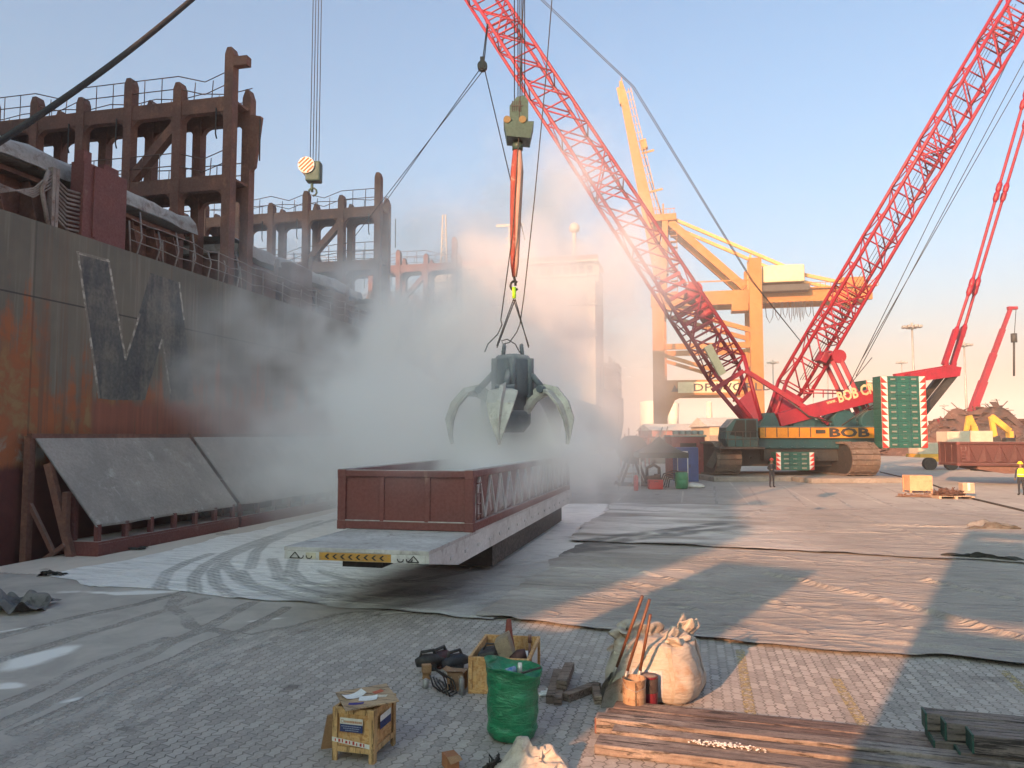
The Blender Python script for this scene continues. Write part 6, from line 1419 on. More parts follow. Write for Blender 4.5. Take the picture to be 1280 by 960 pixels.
o = mb.build('machinery_clutter', grime('clutter_grey', (.2, .19, .18), (.12, .12, .12), (.25, .15, .1), sc=.5)); o['kind'] = 'stuff'; tag(o, 'low clutter of grey machinery beyond the tent', 'machinery')
# crates and pallet on the right
OSB = None
m, t, b = newmat('osb_board')
p = t.obj(); v1 = t.a('ShaderNodeTexVoronoi', {'Vector': t.map(p, sc=(26, 26, 60)), 'Scale': 1.0, 'Randomness': 1.0}); v2 = t.a('ShaderNodeTexVoronoi', {'Vector': t.map(p, rot=(.4, .5, .7), sc=(55, 40, 22)), 'Scale': 1.0})
h1 = t.a('ShaderNodeSeparateColor', {0: v1.outputs['Color']}).outputs[0]; h2 = t.a('ShaderNodeSeparateColor', {0: v2.outputs['Color']}).outputs[1]
col = t.mix(h1, (.42, .21, .075), (.60, .36, .15)); col = t.mix(t.m('MULTIPLY', t.mr(h2, .3, .9), .7), col, (.30, .13, .04)); col = t.mix(t.mr(h2, .75, .8, 0, .5), col, (.66, .46, .24))
t.l.new(col, b.inputs['Base Color']); b.inputs['Roughness'].default_value = .7
bn = t.a('ShaderNodeBump', {'Height': t.m('ADD', h1, h2), 'Strength': .25, 'Distance': .003}); t.l.new(bn.outputs[0], b.inputs['Normal']); OSB = m
def wood(name, c1, c2, c3, ax=0, sc=1.0):
    if name in MATS: return MATS[name]
    m, t, b = newmat(name); p = t.obj(); s3 = [9 * sc] * 3; s3[ax] = .7 * sc
    n = t.noise(t.map(p, sc=tuple(s3)), 2.0, 6, .6, .6); f = t.noise(p, 40 * sc, 3)
    n0 = t.noise(p, 1.7, 4)
    ck = t.noise(t.map(p, loc=(2, 3, 1), sc=tuple(q * 1.6 for q in s3)), 1.6, 5, .7, .9); n5 = t.noise(p, 5, 6, .7, .5)
    col = t.mix(t.mr(n, .3, .7), c1, c2); col = t.mix(t.mr(n0, .45, .65, 0, .85), col, c3); col = t.mix(t.mr(n5, .52, .68, 0, .7), col, tuple(q * .5 for q in c1)); col = t.mix(t.mr(ck, .53, .59), col, tuple(q * .3 for q in c2)); col = t.mix(t.mr(f, .35, .7, 0, .3), col, tuple(q * .6 for q in c2))
    t.l.new(col, b.inputs['Base Color']); b.inputs['Roughness'].default_value = .82
    bn = t.a('ShaderNodeBump', {'Height': t.m('SUBTRACT', t.m('ADD', n, t.m('MULTIPLY', f, .3)), t.mr(ck, .53, .59)), 'Strength': .6, 'Distance': .01}); t.l.new(bn.outputs[0], b.inputs['Normal']); MATS[name] = m; return m
PINE = wood('pine_frame', (.62, .40, .19), (.52, .31, .13), (.45, .26, .11), 2, 2)
PLY = wood('plywood_lid', (.47, .33, .20), (.41, .28, .17), (.36, .26, .17), 0, 1.5)
NAVY = plain('label_navy', (.02, .035, .13), .5); LWHITE = plain('label_white', (.72, .70, .66), .5)
def crate(label, loc, yaw, W_, D_, H_, leg, osb=None, opened=True, group=None):
    o = thing('wooden_crate', label, 'crate', (loc.x, loc.y, loc.z), yaw, group); osb = osb or OSB
    mb = MB(); th = .012; z0 = leg
    mb.box((-W_ / 2 + .02, .02, z0), (W_ / 2 - .02, .02 + th, H_)); mb.box((-W_ / 2 + .02, D_ - .02 - th, z0), (W_ / 2 - .02, D_ - .02, H_)); mb.box((-W_ / 2 + .02, .03 + th, z0), (-W_ / 2 + .02 + th, D_ - .03 - th, H_)); mb.box((W_ / 2 - .02 - th, .03 + th, z0), (W_ / 2 - .02, D_ - .03 - th, H_)); mb.box((-W_ / 2 + .03, .03, z0 - .001), (W_ / 2 - .03, D_ - .03, z0 + .012))
    if not opened: mb.box((-W_ / 2, 0, H_), (W_ / 2, D_, H_ + .012))
    mb.build('panel', osb, o, 'l')
    return o
def crate_frame(o, W_, D_, H_, leg, wd, mt):
    mb = MB(); e = .002
    for x in (-W_ / 2 + wd / 2, W_ / 2 - wd / 2):
        mb.bbox((x, .008, (H_) / 2), (wd / 2, 0, 0), (0, .012, 0), (0, 0, H_ / 2), .003); mb.bbox((x, D_ - .008, H_ / 2), (wd / 2, 0, 0), (0, .012, 0), (0, 0, H_ / 2), .003)
    for y in (.012 + wd / 2, D_ - .012 - wd / 2):
        for sx in (-1, 1): mb.bbox((sx * (W_ / 2 - .008), y, H_ / 2), (.0115, 0, 0), (0, wd / 2, 0), (0, 0, H_ / 2), .003)
    for z in (leg + wd / 2, H_ - wd / 2 - .001):
        for y in (.009, D_ - .009): mb.bbox((0, y, z), (W_ / 2 - wd, 0, 0), (0, .010, 0), (0, 0, wd / 2), .003)
        for sx in (-1, 1): mb.bbox((sx * (W_ / 2 - .009), D_ / 2, z), (.010, 0, 0), (0, D_ / 2 - wd - .012, 0), (0, 0, wd / 2), .003)
    mb.build('frame', mt, o, 'l')
W1, D1, H1 = .42, .50, .48
c1 = (G(416, 949) + G(466, 957)) / 2; yaw1 = -R(15)
cr1 = crate('small framed chipboard crate with blue and white labels in front, board lid askew on top', c1, yaw1, W1, D1, H1, .085); crate_frame(cr1, W1, D1, H1, .085, .05, PINE)
mb = MB(); mb.box((-.13, -.008, .34), (.10, -.0062, .395)); mb.box((W1 / 2 + .0062, .12, .34), (W1 / 2 + .008, .36, .395)); lb = mb.build('label_top', LWHITE, cr1, 'l')
mb = MB(); mb.box((-.13, -.0085, .27), (.10, -.0066, .339)); mb.box((W1 / 2 + .0066, .12, .27), (W1 / 2 + .0085, .36, .339)); lb2 = mb.build('label_band', NAVY, cr1, 'l')
mb = MB(); rng = random.Random(4)
x = -.085
while x < .09: w_ = rng.uniform(.006, .014); mb.box((x, -.0095, .352), (x + w_, -.0081, .372)); x += w_ + .004
mb.tube([(-.105 + .014 * math.cos(q * .7), -.0088, .365 + .016 * math.sin(q * .7)) for q in range(10)], .002, 4); mb.build('print', plain('print_orange', (.45, .2, .08)), lb, 'l')
mb = MB()
for r_ in range(3):
    x = -.115 + r_ * .02
    while x < .085 - r_ * .02: w_ = rng.uniform(.005, .016); mb.box((x, -.0098, .318 - r_ * .018), (x + w_, -.0086, .324 - r_ * .018)); x += w_ + .004
mb.build('print', plain('print_pale', (.35, .4, .5)), lb2, 'l')
mb = MB(); mb._add([(-W1 / 2 + .0, -.0075, .175), (W1 / 2 - .04, -.0075, .135), (W1 / 2 - .04, -.0075, .175), (-W1 / 2 + .0, -.0075, .215)], [(0, 1, 2, 3)]); tp = mb.build('tape', LWHITE, cr1, 'l')
mb = MB()
for k in range(9): x = -.18 + k * .036; z = .196 - (x + W1 / 2) * .105; mb.box((x, -.0092, z - .014), (x + .012 + .008 * (k % 2), -.0078, z + .008 + .004 * (k % 3)))
build_each(mb, 'tape_print', plain('tape_red', (.5, .06, .05)), tp, 'l')
# lid with papers
zl = H1 + .03
lid = thing('board_lid', 'square plywood board lying askew on the labelled crate, papers on it', 'board', (c1.x, c1.y, zl), yaw1)
lc = Vector((.03, .22, 0)); an = R(38); ux, uy = Vector((math.cos(an), math.sin(an), 0)), Vector((-math.sin(an), math.cos(an), 0))
def tilt(v): return Vector((v.x, v.y, .004 + .05 * (v.y - .2) + .02 * v.x))
def LP(u, v, h=0): q = lc + ux * u + uy * v; return tilt(q) + Vector((0, 0, h))
mb = MB(); A_ = .25; mb._add([LP(-A_, -A_), LP(A_, -A_), LP(A_, A_), LP(-A_, A_), LP(-A_, -A_, .01), LP(A_, -A_, .01), LP(A_, A_, .01), LP(-A_, A_, .01)], [(0, 3, 2, 1), (4, 5, 6, 7), (0, 1, 5, 4), (1, 2, 6, 5), (2, 3, 7, 6), (3, 0, 4, 7)]); mb.build('board', PLY, lid, 'l')
PAPER = plain('paper', (.78, .77, .76), .8)
def sheet_paper(name, label, cat, u0, v0, du, dv, rot, mt, curl=.02, grp=None):
    mb = MB(); vs = []; n = 7; ca_, sa_ = math.cos(rot), math.sin(rot)
    for j in range(n):
        for i in range(n):
            a, c = (i / (n - 1) - .5) * du, (j / (n - 1) - .5) * dv; z = .0125 + curl * (2 * i / (n - 1) - 1) ** 2 * (1 if i > 3 else .6)
            vs.append(LP(u0 + a * ca_ - c * sa_, v0 + a * sa_ + c * ca_, z))
    mb.grid(vs, n, n); M = FR[lid]; mb.v = [M @ v_ for v_ in mb.v]
    o = mb.build(name, mt); tag(o, label, cat, grp)
sheet_paper('notebook', 'open white notebook, left leaf curling, on the crate lid', 'notebook', -.11, .06, .20, .13, .2, PAPER, .03); sheet_paper('paper_sheet', 'white paper sheet on the crate lid, right of the curled notebook', 'paper', -.0, -.06, .17, .12, -.3, PAPER, .008)
sheet_paper('cloth', 'blue violet folded cloth at the front edge of the crate lid', 'cloth', -.13, -.14, .14, .05, -.35, plain('violet_cloth', (.06, .05, .22), .8), .006); sheet_paper('paper_sheet', 'orange red paper piece on the crate lid, behind the white sheet', 'paper', .12, .06, .10, .07, .3, plain('red_paper', (.5, .13, .07), .8), .004); sheet_paper('paper_sheet', 'pale cream paper strip at the right of the crate lid', 'paper', .12, -.06, .12, .06, -.5, plain('cream_paper', (.6, .54, .44), .8), .003)
q = G(410, 935); mb = MB(); mb.prism([q + Vector((-.07, 0, 0)), q + Vector((.14, .06, 0)), q + Vector((.15, .08, .34)), q + Vector((-.02, .03, .30))], (.012, -.03, 0)); CARD = grime('cardboard', (.33, .19, .10), (.27, .15, .08), sc=5, rough=.9, bump=.05); o = mb.build('cardboard_sheet', CARD); tag(o, 'brown cardboard sheet leaning behind the labelled crate', 'cardboard')
# second crate, full of tools
c2 = (G(586, 866) + G(661, 872)) / 2; yaw2 = -R(9); W2, D2, H2 = .72, 1.05, .42
cr2 = crate('open low chipboard crate holding tools and a road cone, behind the green bag', c2, yaw2, W2, D2, H2, .004)
crate_frame(cr2, W2, D2, H2, .004, .045, OSB); M2 = FR[cr2]
mb = MB(); mb.box((-.12, -.0065, .30), (.18, -.0045, .40)); mb.box((W2 / 2 + .0045, .2, .1), (W2 / 2 + .0065, .7, .38)); mb.build('sheet_label', LWHITE, cr2, 'l')
def at2(x, y, z): return M2 @ Vector((x, y, z))
def in2(mb, name, label, cat, mt, grp=None):
    mb.v = [M2 @ Vector(v_) for v_ in mb.v]; o = mb.build(name, mt); tag(o, label, cat, grp); return o
mb = MB(); mb.bbox((0, .5, .12), (W2 / 2 - .06, 0, 0), (0, D2 / 2 - .06, 0), (0, 0, .1), .02); in2(mb, 'rag_heap', 'dark heap of rags at the bottom of the tool crate', 'rags', grime('dark_rags', (.06, .055, .05), (.1, .09, .08), sc=6, rough=.95, bump=.6))
cone = thing('road_cone', 'faded red brown road cone standing up in the tool crate', 'cone', at2(.02, .62, .2), yaw2); RC = grime('faded_cone', (.22, .05, .035), (.16, .04, .03), sc=4, rough=.7)
mb = MB(); mb.lathe([(.11, 0), (.05, .33), (.03, .52), (.01, .53)], (0, 0, 0), 16); mb.build('body', RC, cone, 'l'); MB().bbox((0, 0, -.012), (.15, 0, 0), (0, .15, 0), (0, 0, .012), .004).build('base', RC, cone, 'l')
mb = MB(); mb.bbox((.03, .32, .43), Vector((.085, .0, .05)), Vector((0, .07, .02)), Vector((-.05, 0, .16)), .02); in2(mb, 'tool_box', 'worn beige box with a dark mark tilted in the tool crate', 'box', grime('worn_beige', (.30, .235, .17), (.23, .175, .125), (.12, .09, .07), sc=9, f3=(.55, .68), rough=.8))
mb = MB(); mb.bbox((-.16, .30, .32), (.11, 0, .02), (0, .16, 0), (-.02, 0, .12), .03); mb.tube([(-.24, .3, .42), (-.2, .3, .5), (-.1, .3, .5), (-.08, .3, .43)], .014, 6); in2(mb, 'tool_case', 'black plastic case in the left of the tool crate', 'tool case', BLACK)
mb = MB(); mb.tube([(.12, .22, .34), (.2, .28, .38), (.28, .3, .4)], [.05, .075, .06], 10); mb.tube([(.2, .28, .36), (.19, .22, .26)], .035, 8); in2(mb, 'power_drill', 'dark power drill lying at the right in the tool crate', 'power tool', grime('dark_red_black', (.07, .03, .03), (.03, .025, .025), sc=8))
mb = MB(); mb.tube([(-.02, .16, .28), (.06, .12, .3), (.14, .18, .29), (.06, .26, .28), (-.03, .2, .27)], .016, 7); in2(mb, 'cable', 'coil of orange cable at the front of the tool crate', 'cable', plain('orange_cable', (.6, .13, .03), .5))
mb = MB(); mb.tube([(.30, .42, .1), (.31, .42, .56)], .016, 8); mb.tube([(.31, .42, .5), (.31, .42, .6)], .022, 8); in2(mb, 'iron_bar', 'rusty iron bar upright at the right inside the tool crate', 'bar', RUST)
mb = MB(); mb.bbox((.24, .5, .3), (.07, 0, 0), (0, .1, 0), (0, .03, .05), .012); in2(mb, 'carton', 'small white carton at the right inside the tool crate', 'box', PAPER)
# tools lying left of the crate
def tool(label, px, py, L_, yaw, mt):
    q = G(px, py); o = thing('power_tool', label, 'power tool', q, yaw, 'black power tools lying left of the tool crate')
    mb = MB(); mb.tube([(-L_ / 2, 0, .11), (-L_ * .2, 0, .13), (L_ * .2, 0, .13), (L_ / 2, 0, .10)], [.05, .085, .08, .045], 10); mb.bbox((0, 0, .05), (L_ * .22, 0, 0), (0, .07, 0), (0, 0, .05), .02); mb.build('body', mt, o, 'l')
    MB().tube([(-L_ * .35, 0, .15), (-L_ * .3, 0, .24), (L_ * .15, 0, .25), (L_ * .25, 0, .17)], .022, 8).build('handle', BLACK, o, 'l'); MB().tube([(L_ / 2, 0, .1), (L_ / 2 + .14, 0, .09)], [.03, .015], 8).build('spindle', GALV, o, 'l')
tool('black power tool furthest left of those beside the tool crate', 537, 838, .36, R(20), BLACK); tool('black power tool in the middle, behind the dark cable', 551, 834, .42, R(55), grime('tool_red_black', (.09, .025, .03), (.025, .025, .03), sc=9)); tool('black power tool leaning against the tool crate', 570, 838, .38, R(40), grime('tool_navy', (.03, .035, .05), sc=6))
mb = MB(); q = G(533, 850); mb.bbox(q + Vector((0, 0, .14)), (.055, .01, 0), (-.01, .04, 0), (0, 0, .05), .006); mb.bbox(q + Vector((0, .05, .05)), (.05, 0, 0), (0, .04, 0), (0, 0, .05), .006); o = mb.build('carton', CARD); tag(o, 'small brown carton at the left end of the power tools', 'box')
def can(label, px, py, r_, h, mt):
    q = G(px, py); o = thing('spray_can', label, 'can', q); MB().lathe([(r_ * .9, .0), (r_, .008), (r_, h * .86), (r_ * .75, h * .93)], (0, 0, 0), 16).build('body', mt, o, 'l'); MB().lathe([(r_ * .45, h * .931), (r_ * .42, h), (r_ * .2, h + .004)], (0, 0, 0), 12).build('cap', GALV, o, 'l')
can('silver spray can at the left end of the power tools', 532, 860, .036, .11, GALV); can('taller grey spray can between the brown box and the tool crate', 577, 868, .033, .2, grime('can_grey', (.3, .31, .32), sc=9, metal=.6, rough=.4))
q = G(569, 863); o = thing('cardboard_box', 'battered cardboard box with torn flaps just left of the tool crate', 'box', q, -R(12)); mb = MB(); mb.box((-.1, 0, 0), (.1, .2, .2)); mb.build('body', grime('battered_card', (.30, .18, .11), (.2, .12, .08), (.5, .45, .38), sc=7, f3=(.58, .65), rough=.9), o, 'l')
mb = MB(); mb._add([(-.1, 0, .201), (.1, 0, .201), (.1, -.05, .24), (-.1, -.06, .23)], [(0, 1, 2, 3)]); mb._add([(-.1, 0, .2), (-.1, .2, .2), (-.17, .2, .22), (-.16, 0, .24)], [(0, 1, 2, 3)]); mb.build('flap', CARD, o, 'l')
mb = MB()
for k in range(4): q = G(548 + k * 4, 862 + k * 2); mb.tube([q + Vector((-.12, .2, .1)), q + Vector((-.06, -.02, .05 + .03 * k)), q + Vector((.03, -.1, .012)), q + Vector((.1, .0, .02)), q + Vector((.05, .12, .12)), q + Vector((-.08, .16, .2))], .011, 6)
o = mb.build('cable', BLACK); tag(o, 'tangled black cable in front of the power tools', 'cable')
# green garbage bag
bg_ = G(641, 922); gb2 = thing('garbage_bag', 'full shiny green garbage bag standing open beside the tool crate', 'garbage bag', bg_)
m, t, b = newmat('green_film'); p = t.obj(); n = t.noise(t.map(p, sc=(3, 3, 9)), 2.0, 6, .6, .8); n2 = t.noise(p, 14, 4, .6, .5)
t.l.new(t.mix(t.mr(n, .35, .65), (.004, .125, .058), (.008, .20, .095)), b.inputs['Base Color']); b.inputs['Roughness'].default_value = .3; b.inputs['Specular IOR Level'].default_value = .5
bn = t.a('ShaderNodeBump', {'Height': t.m('ADD', n, t.m('MULTIPLY', n2, .35)), 'Strength': .9, 'Distance': .03}); t.l.new(bn.outputs[0], b.inputs['Normal']); GF = m
prof = [(.02, .0), (.15, .003), (.21, .03), (.235, .1), (.225, .17), (.24, .25), (.232, .33), (.238, .42), (.235, .5), (.245, .58), (.255, .65), (.27, .705), (.268, .706), (.24, .66), (.2, .62), (.02, .60)]
def crump(p, th, i):
    r0 = math.hypot(p.x, p.y)
    if r0 < .03: return p
    k = 1 + .07 * mnoise.noise(Vector((math.cos(th) * 1.5, math.sin(th) * 1.5, p.z * 7))) + .035 * mnoise.noise(Vector((math.cos(th) * 4, math.sin(th) * 4, p.z * 16)))
    if .6 < p.z: k += .05 * math.sin(th * 7) * (p.z - .6) / .1
    return Vector((p.x * k * (1.08), p.y * k * .95, p.z + (.05 * math.cos(th) * -1 + .02 * math.sin(th * 3)) * max(0, p.z - .55) / .15 + .012 * mnoise.noise(Vector((th, p.z * 9, 3)))))
MBg = MB(); fine = []
for (r0, z0), (r1, z1) in zip(prof, prof[1:]):
    for k in range(3): f = k / 3; fine.append((r0 + (r1 - r0) * f, z0 + (z1 - z0) * f))
fine.append(prof[-1]); MBg.lathe(fine, (0, 0, 0), 64, fn=crump, cap=False); MBg.build('film', GF, gb2, 'l')
def litter(label, dx, dy, z, kind, mt):
    q = bg_ + Vector((dx, dy, z))
    if kind == 'can': mb = MB(); mb.tube([q - Vector((.05, .01, .0)), q + Vector((.05, .02, .02))], .033, 14)
    elif kind == 'bar': mb = MB(); mb.bar(q, q + Vector((.2, .03, .05)), .03, .015)
    else: mb = MB(); mb.tube([q, q + Vector((.0, .01, .09))], [.025, .02], 10)
    o = mb.build({'can': 'drink_can', 'bar': 'wood_stick', 'bot': 'plastic_bottle'}[kind], mt); tag(o, label, {'can': 'can', 'bar': 'stick', 'bot': 'bottle'}[kind])
litter('blue and white crushed can on top of the green garbage bag', -.02, -.06, .66, 'can', grime('can_blue', (.05, .16, .42), (.5, .55, .6), sc=20, rough=.4)); litter('small clear bottle neck in the mouth of the green garbage bag', .07, -.08, .66, 'bot', plain('pale_plastic', (.6, .6, .58), .3)); litter('dark stick poking out of the green garbage bag', .08, -.1, .655, 'bar', BLACK)
# loose wood blocks
BLW = wood('weathered_block', (.22, .155, .115), (.16, .115, .09), (.27, .21, .165), 0, 1.5)
for i, (a, c, w_, h_, z) in enumerate((((688, 880), (697, 846), .1, .1, 0), ((697, 882), (704, 852), .09, .09, 0), ((702, 862), (712, 838), .12, .1, .095), ((707, 877), (747, 862), .11, .09, 0), ((748, 881), (744, 865), .09, .09, 0))):
    a, c = G(*a, z), G(*c, z); mb = MB(); d = (c - a); n = d.normalized().cross(Vector((0, 0, 1)))
    mb.bbox((a + c) / 2 + Vector((0, 0, h_ / 2 + .001)), d / 2, n * w_ / 2, (0, 0, h_ / 2), .006)
    o = mb.build('wood_block', BLW); tag(o, ('weathered wood block furthest left beside the green bag', 'short wood block under the raised one, second from the left', 'wood block lying across on top of the left pair', 'long wood block lying crosswise between the bag and the shovels', 'small wood block beside the shovel blade')[i], 'wood block', 'loose wood blocks between the garbage bag and the shovels')
mb = MB(); q = G(684, 868); 
for k in range(4): mb.bbox(q + Vector((.03 * k - .05, .04 * k - .06, .02 + .012 * (k % 2))), (.05, .01, 0), (-.01, .03, 0), (0, 0, .012), .006)
o = mb.build('work_glove', PAPER); tag(o, 'white work glove on the paving behind the green bag', 'glove')
# bulk bag
bb = G(830, 884) + Vector((0, .5, 0)); bulk = thing('bulk_bag', 'big sagging white bulk bag with knotted top ears behind the shovels', 'bulk bag', bb)
m, t, b = newmat('woven_bag'); p = t.obj(); n = t.noise(p, 5, 6, .62, .6); wv = t.noise(t.map(p, sc=(2, 2, 10)), 3, 5, .6, .5)
t.l.new(t.mix(t.mr(t.noise(p, 2.2, 5), .56, .68), t.mix(t.mr(n, .3, .7), (.40, .355, .31), (.33, .295, .255)), (.30, .19, .12)), b.inputs['Base Color']); b.inputs['Roughness'].default_value = .75
bn = t.a('ShaderNodeBump', {'Height': t.m('ADD', n, wv), 'Strength': .6, 'Distance': .035}); t.l.new(bn.outputs[0], b.inputs['Normal']); BAG = m
prof = [(.05, .0), (.36, .004), (.46, .03), (.505, .11), (.52, .20), (.51, .31), (.475, .43), (.44, .53), (.42, .61), (.40, .67), (.35, .70), (.24, .68), (.15, .66), (.03, .64)]
fine = []
for (r0, z0), (r1, z1) in zip(prof, prof[1:]):
    for k in range(3): f = k / 3; fine.append((r0 + (r1 - r0) * f, z0 + (z1 - z0) * f))
fine.append(prof[-1])
def bagf(p, th, i):
    r0 = math.hypot(p.x, p.y); n_ = 3.2; se = (abs(math.cos(th)) ** n_ + abs(math.sin(th)) ** n_) ** (-1 / n_)
    k = se * .97 * (1 + .05 * mnoise.noise(Vector((math.cos(th) * 2, math.sin(th) * 2, p.z * 4))) + .03 * mnoise.noise(Vector((math.cos(th) * 5, math.sin(th) * 5, p.z * 11 + 4))))
    zz = p.z * (1 + .16 * max(0, p.z - .3) * math.cos(th + .9) * -1) + (.05 * mnoise.noise(Vector((p.x * 5, p.y * 5, 8))) if p.z > .6 else 0) + (.025 * math.sin(th * 9) if .6 < p.z and r0 > .3 else 0)
    return Vector((p.x * k, p.y * k, zz))
mb = MB(); mb.lathe(fine, (0, 0, 0), 80, fn=bagf, cap=False); mb.v = [Matrix.Rotation(R(-18), 3, 'Z') @ v_ for v_ in mb.v]; mb.build('sack', BAG, bulk, 'l')
def ruffle(c, up, h, r0, r1, seed, mt, nm):
    mb = MB(); pr = [(r0, 0), (r0 * .6, h * .25), (r0 * .5, h * .4), (r1, h * .7), (r1 * 1.15, h * .95), (r1 * .9, h), (r1 * .3, h * .8), (.01, h * .7)]; up = Vector(up).normalized(); a = up.orthogonal().normalized(); b_ = up.cross(a); vs = []; n = 40
    ff = []
    for (p0, z0), (p1, z1) in zip(pr, pr[1:]):
        for k in range(3): f = k / 3; ff.append((p0 + (p1 - p0) * f, z0 + (z1 - z0) * f))
    for r_, z in ff:
        for k in range(n):
            th = 2 * math.pi * k / n; q = 1 + .16 * math.sin(th * 5 + z * 9 + seed) * (z / h) + .5 * mnoise.noise(Vector((math.cos(th) * 2, math.sin(th) * 2, z * 8 + seed)))
            vs.append(Vector(c) + a * r_ * q * math.cos(th) * 1.25 + b_ * r_ * q * .75 * math.sin(th) + up * (z + .06 * h * math.sin(th * 3 + seed) * (z / h) * 2))
    mb.grid(vs, n, len(ff), closeu=True); mb.build(nm, mt, bulk, 'l')
ruffle((.22, .05, .56), (.55, -.1, 1), .34, .24, .10, 2, BAG, 'bag_ear'); ruffle((-.26, -.02, .60), (-.2, -.1, .8), .22, .24, .13, 5, BAG, 'bag_ear'); ruffle((.08, -.16, .58), (.5, -.4, .6), .24, .24, .12, 9, BAG, 'bag_ear'); ruffle((-.08, .1, .60), (.1, .2, .8), .20, .24, .15, 12, BAG, 'bag_ear')
mb = MB()
def onbag(th, z): 
    r_ = np.interp(z, [q[1] for q in prof[:10]], [q[0] for q in prof[:10]]); v_ = bagf(Vector((r_ * math.cos(th), r_ * math.sin(th), z)), th, 0); v_ = Matrix.Rotation(R(-18), 3, 'Z') @ v_; return v_ * 1.012
for th in (-1.1, .1):
    pr = [onbag(th, z) for z in (.0 + k * .05 for k in range(14))]
    for a, c in zip(pr, pr[1:]): d = (c - a).normalized(); n_ = Vector((-a.y, a.x, 0)).normalized(); mb._add([a - n_ * .02, a + n_ * .02, c + n_ * .02, c - n_ * .02], [(0, 1, 2, 3)], True)
mb.build('strap', plain('bag_strap', (.44, .37, .29), .8), bulk, 'l')
mb = MB(); vs = []
for j in range(8):
    for i in range(12): vs.append(onbag(-1.9 + .62 * i / 11, .10 + .30 * j / 7) * 1.002)
mb.grid(vs, 12, 8); mb.build('document_pocket', plain('grey_pocket', (.42, .42, .44), .6), bulk, 'l')
bulk.scale = (1.12, 1.0, .97)
# shovels
SHM = grime('shovel_alloy', (.34, .33, .32), (.26, .255, .25), (.16, .14, .13), sc=6, rough=.45, metal=.5, bump=.08); HND = grime('shovel_handle', (.15, .06, .032), (.11, .045, .025), (.12, .05, .03), sc=5, rough=.45, bump=.05)
def shovel(label, top, low, gp_, yaw, wd, Ytop, face):
    lo = G(*gp_); o = thing('shovel', label, 'shovel', lo, 0, 'shovels leaning against the bulk bag'); hi = P(*top, Ytop); ne = lo + (hi - lo).normalized() * .34 + Vector((0, 0, .0))
    MB().tube([ne, hi], .017, 8).build('handle', HND, o)
    xv = Vector((math.cos(yaw), math.sin(yaw), 0)); d = (ne - lo); mb = MB(); vs = []
    for j in range(7):
        for i in range(9):
            u = i / 8 * 2 - 1; f = j / 6; w_ = wd * (1 - .55 * max(0, f - .72) / .28); q = lo + d * f * .98 + xv * u * w_ / 2
            nrm = xv.cross(d.normalized()); q += nrm * (face * (.05 * u * u * (1 - .3 * f) + .04 * (1 - f) ** 2 - .03)); vs.append(q + Vector((0, 0, .012)))
    mb.grid(vs, 9, 7); mb.grid([v_ + xv.cross(d.normalized()) * .004 for v_ in vs], 9, 7); mb.tube([lo + d * .55, ne + (hi - lo).normalized() * .12], [.012, .022], 8); mb.build('blade', SHM, o)
shovel('shovel with the longest handle, pale wide blade at the left of the group', (803, 745), 0, (757, 872), R(35), .30, 8.45, 1); shovel('second shovel from the left, its flat scoop lying on the paving', (812, 749), 0, (770, 884), R(-10), .34, 8.42, 1); shovel('shortest shovel, its shaft rightmost of the three against the bag', (813, 768), 0, (792, 882), R(0), .20, 8.42, 1)
def pail(name, label, cat, px, py, r_, h, mt, inner, lid=False):
    q = G(px, py); o = thing(name, label, cat, q); mb = MB(); mb.lathe([(.01, .004), (r_ * .93, .0), (r_ * .95, .01), (r_, h * .5), (r_ * 1.015, h * .51), (r_, h * .53), (r_, h - .012), (r_ * 1.03, h - .008), (r_ * 1.03, h), (r_ * .96, h), (r_ * .95, h * .75 if not lid else h - .01), (.01, h * .75 if not lid else h - .006)], (0, 0, 0), 28, cap=False, fn=lambda p, th, i: p * (1 + .004 * mnoise.noise(Vector((math.cos(th), math.sin(th), p.z * 5))))); mb.build('shell', mt, o, 'l'); return o
pl1 = pail('paint_pail', 'rusty orange and white tin pail in front of the dark red drum', 'pail', 793, 892, .125, .38, grime('rusty_tin', (.36, .25, .165), (.28, .18, .11), (.14, .055, .03), sc=5, f3=(.52, .62), rough=.6, streak=.3), None)
MB().tube([(.13, 0, .36), (.1, -.1, .30), (0, -.135, .27), (-.1, -.1, .30), (-.13, 0, .36)], .004, 5).build('wire_handle', GALV, pl1, 'l'); MB().box((-.006, -.1275, .01), (.004, -.118, .36)).build('seam', BLACK, pl1, 'l')
pl2 = pail('steel_drum', 'dark red drum with black top between the pail and the bulk bag', 'drum', 811, 886, .10, .36, [grime('maroon_tin', (.18, .02, .035), (.14, .018, .03), sc=4, rough=.45)], None, True)
MB().lathe([(.102, .19), (.1045, .2), (.1045, .33), (.102, .34)], (0, 0, 0), 24, cap=False).build('dark_band', grime('sooty', (.05, .035, .035), (.08, .05, .04), sc=8, rough=.8), pl2, 'l'); MB().lathe([(.1, .362), (.1, .368), (.02, .37)], (0, 0, 0), 24).build('lid', RUSTD, pl2, 'l')
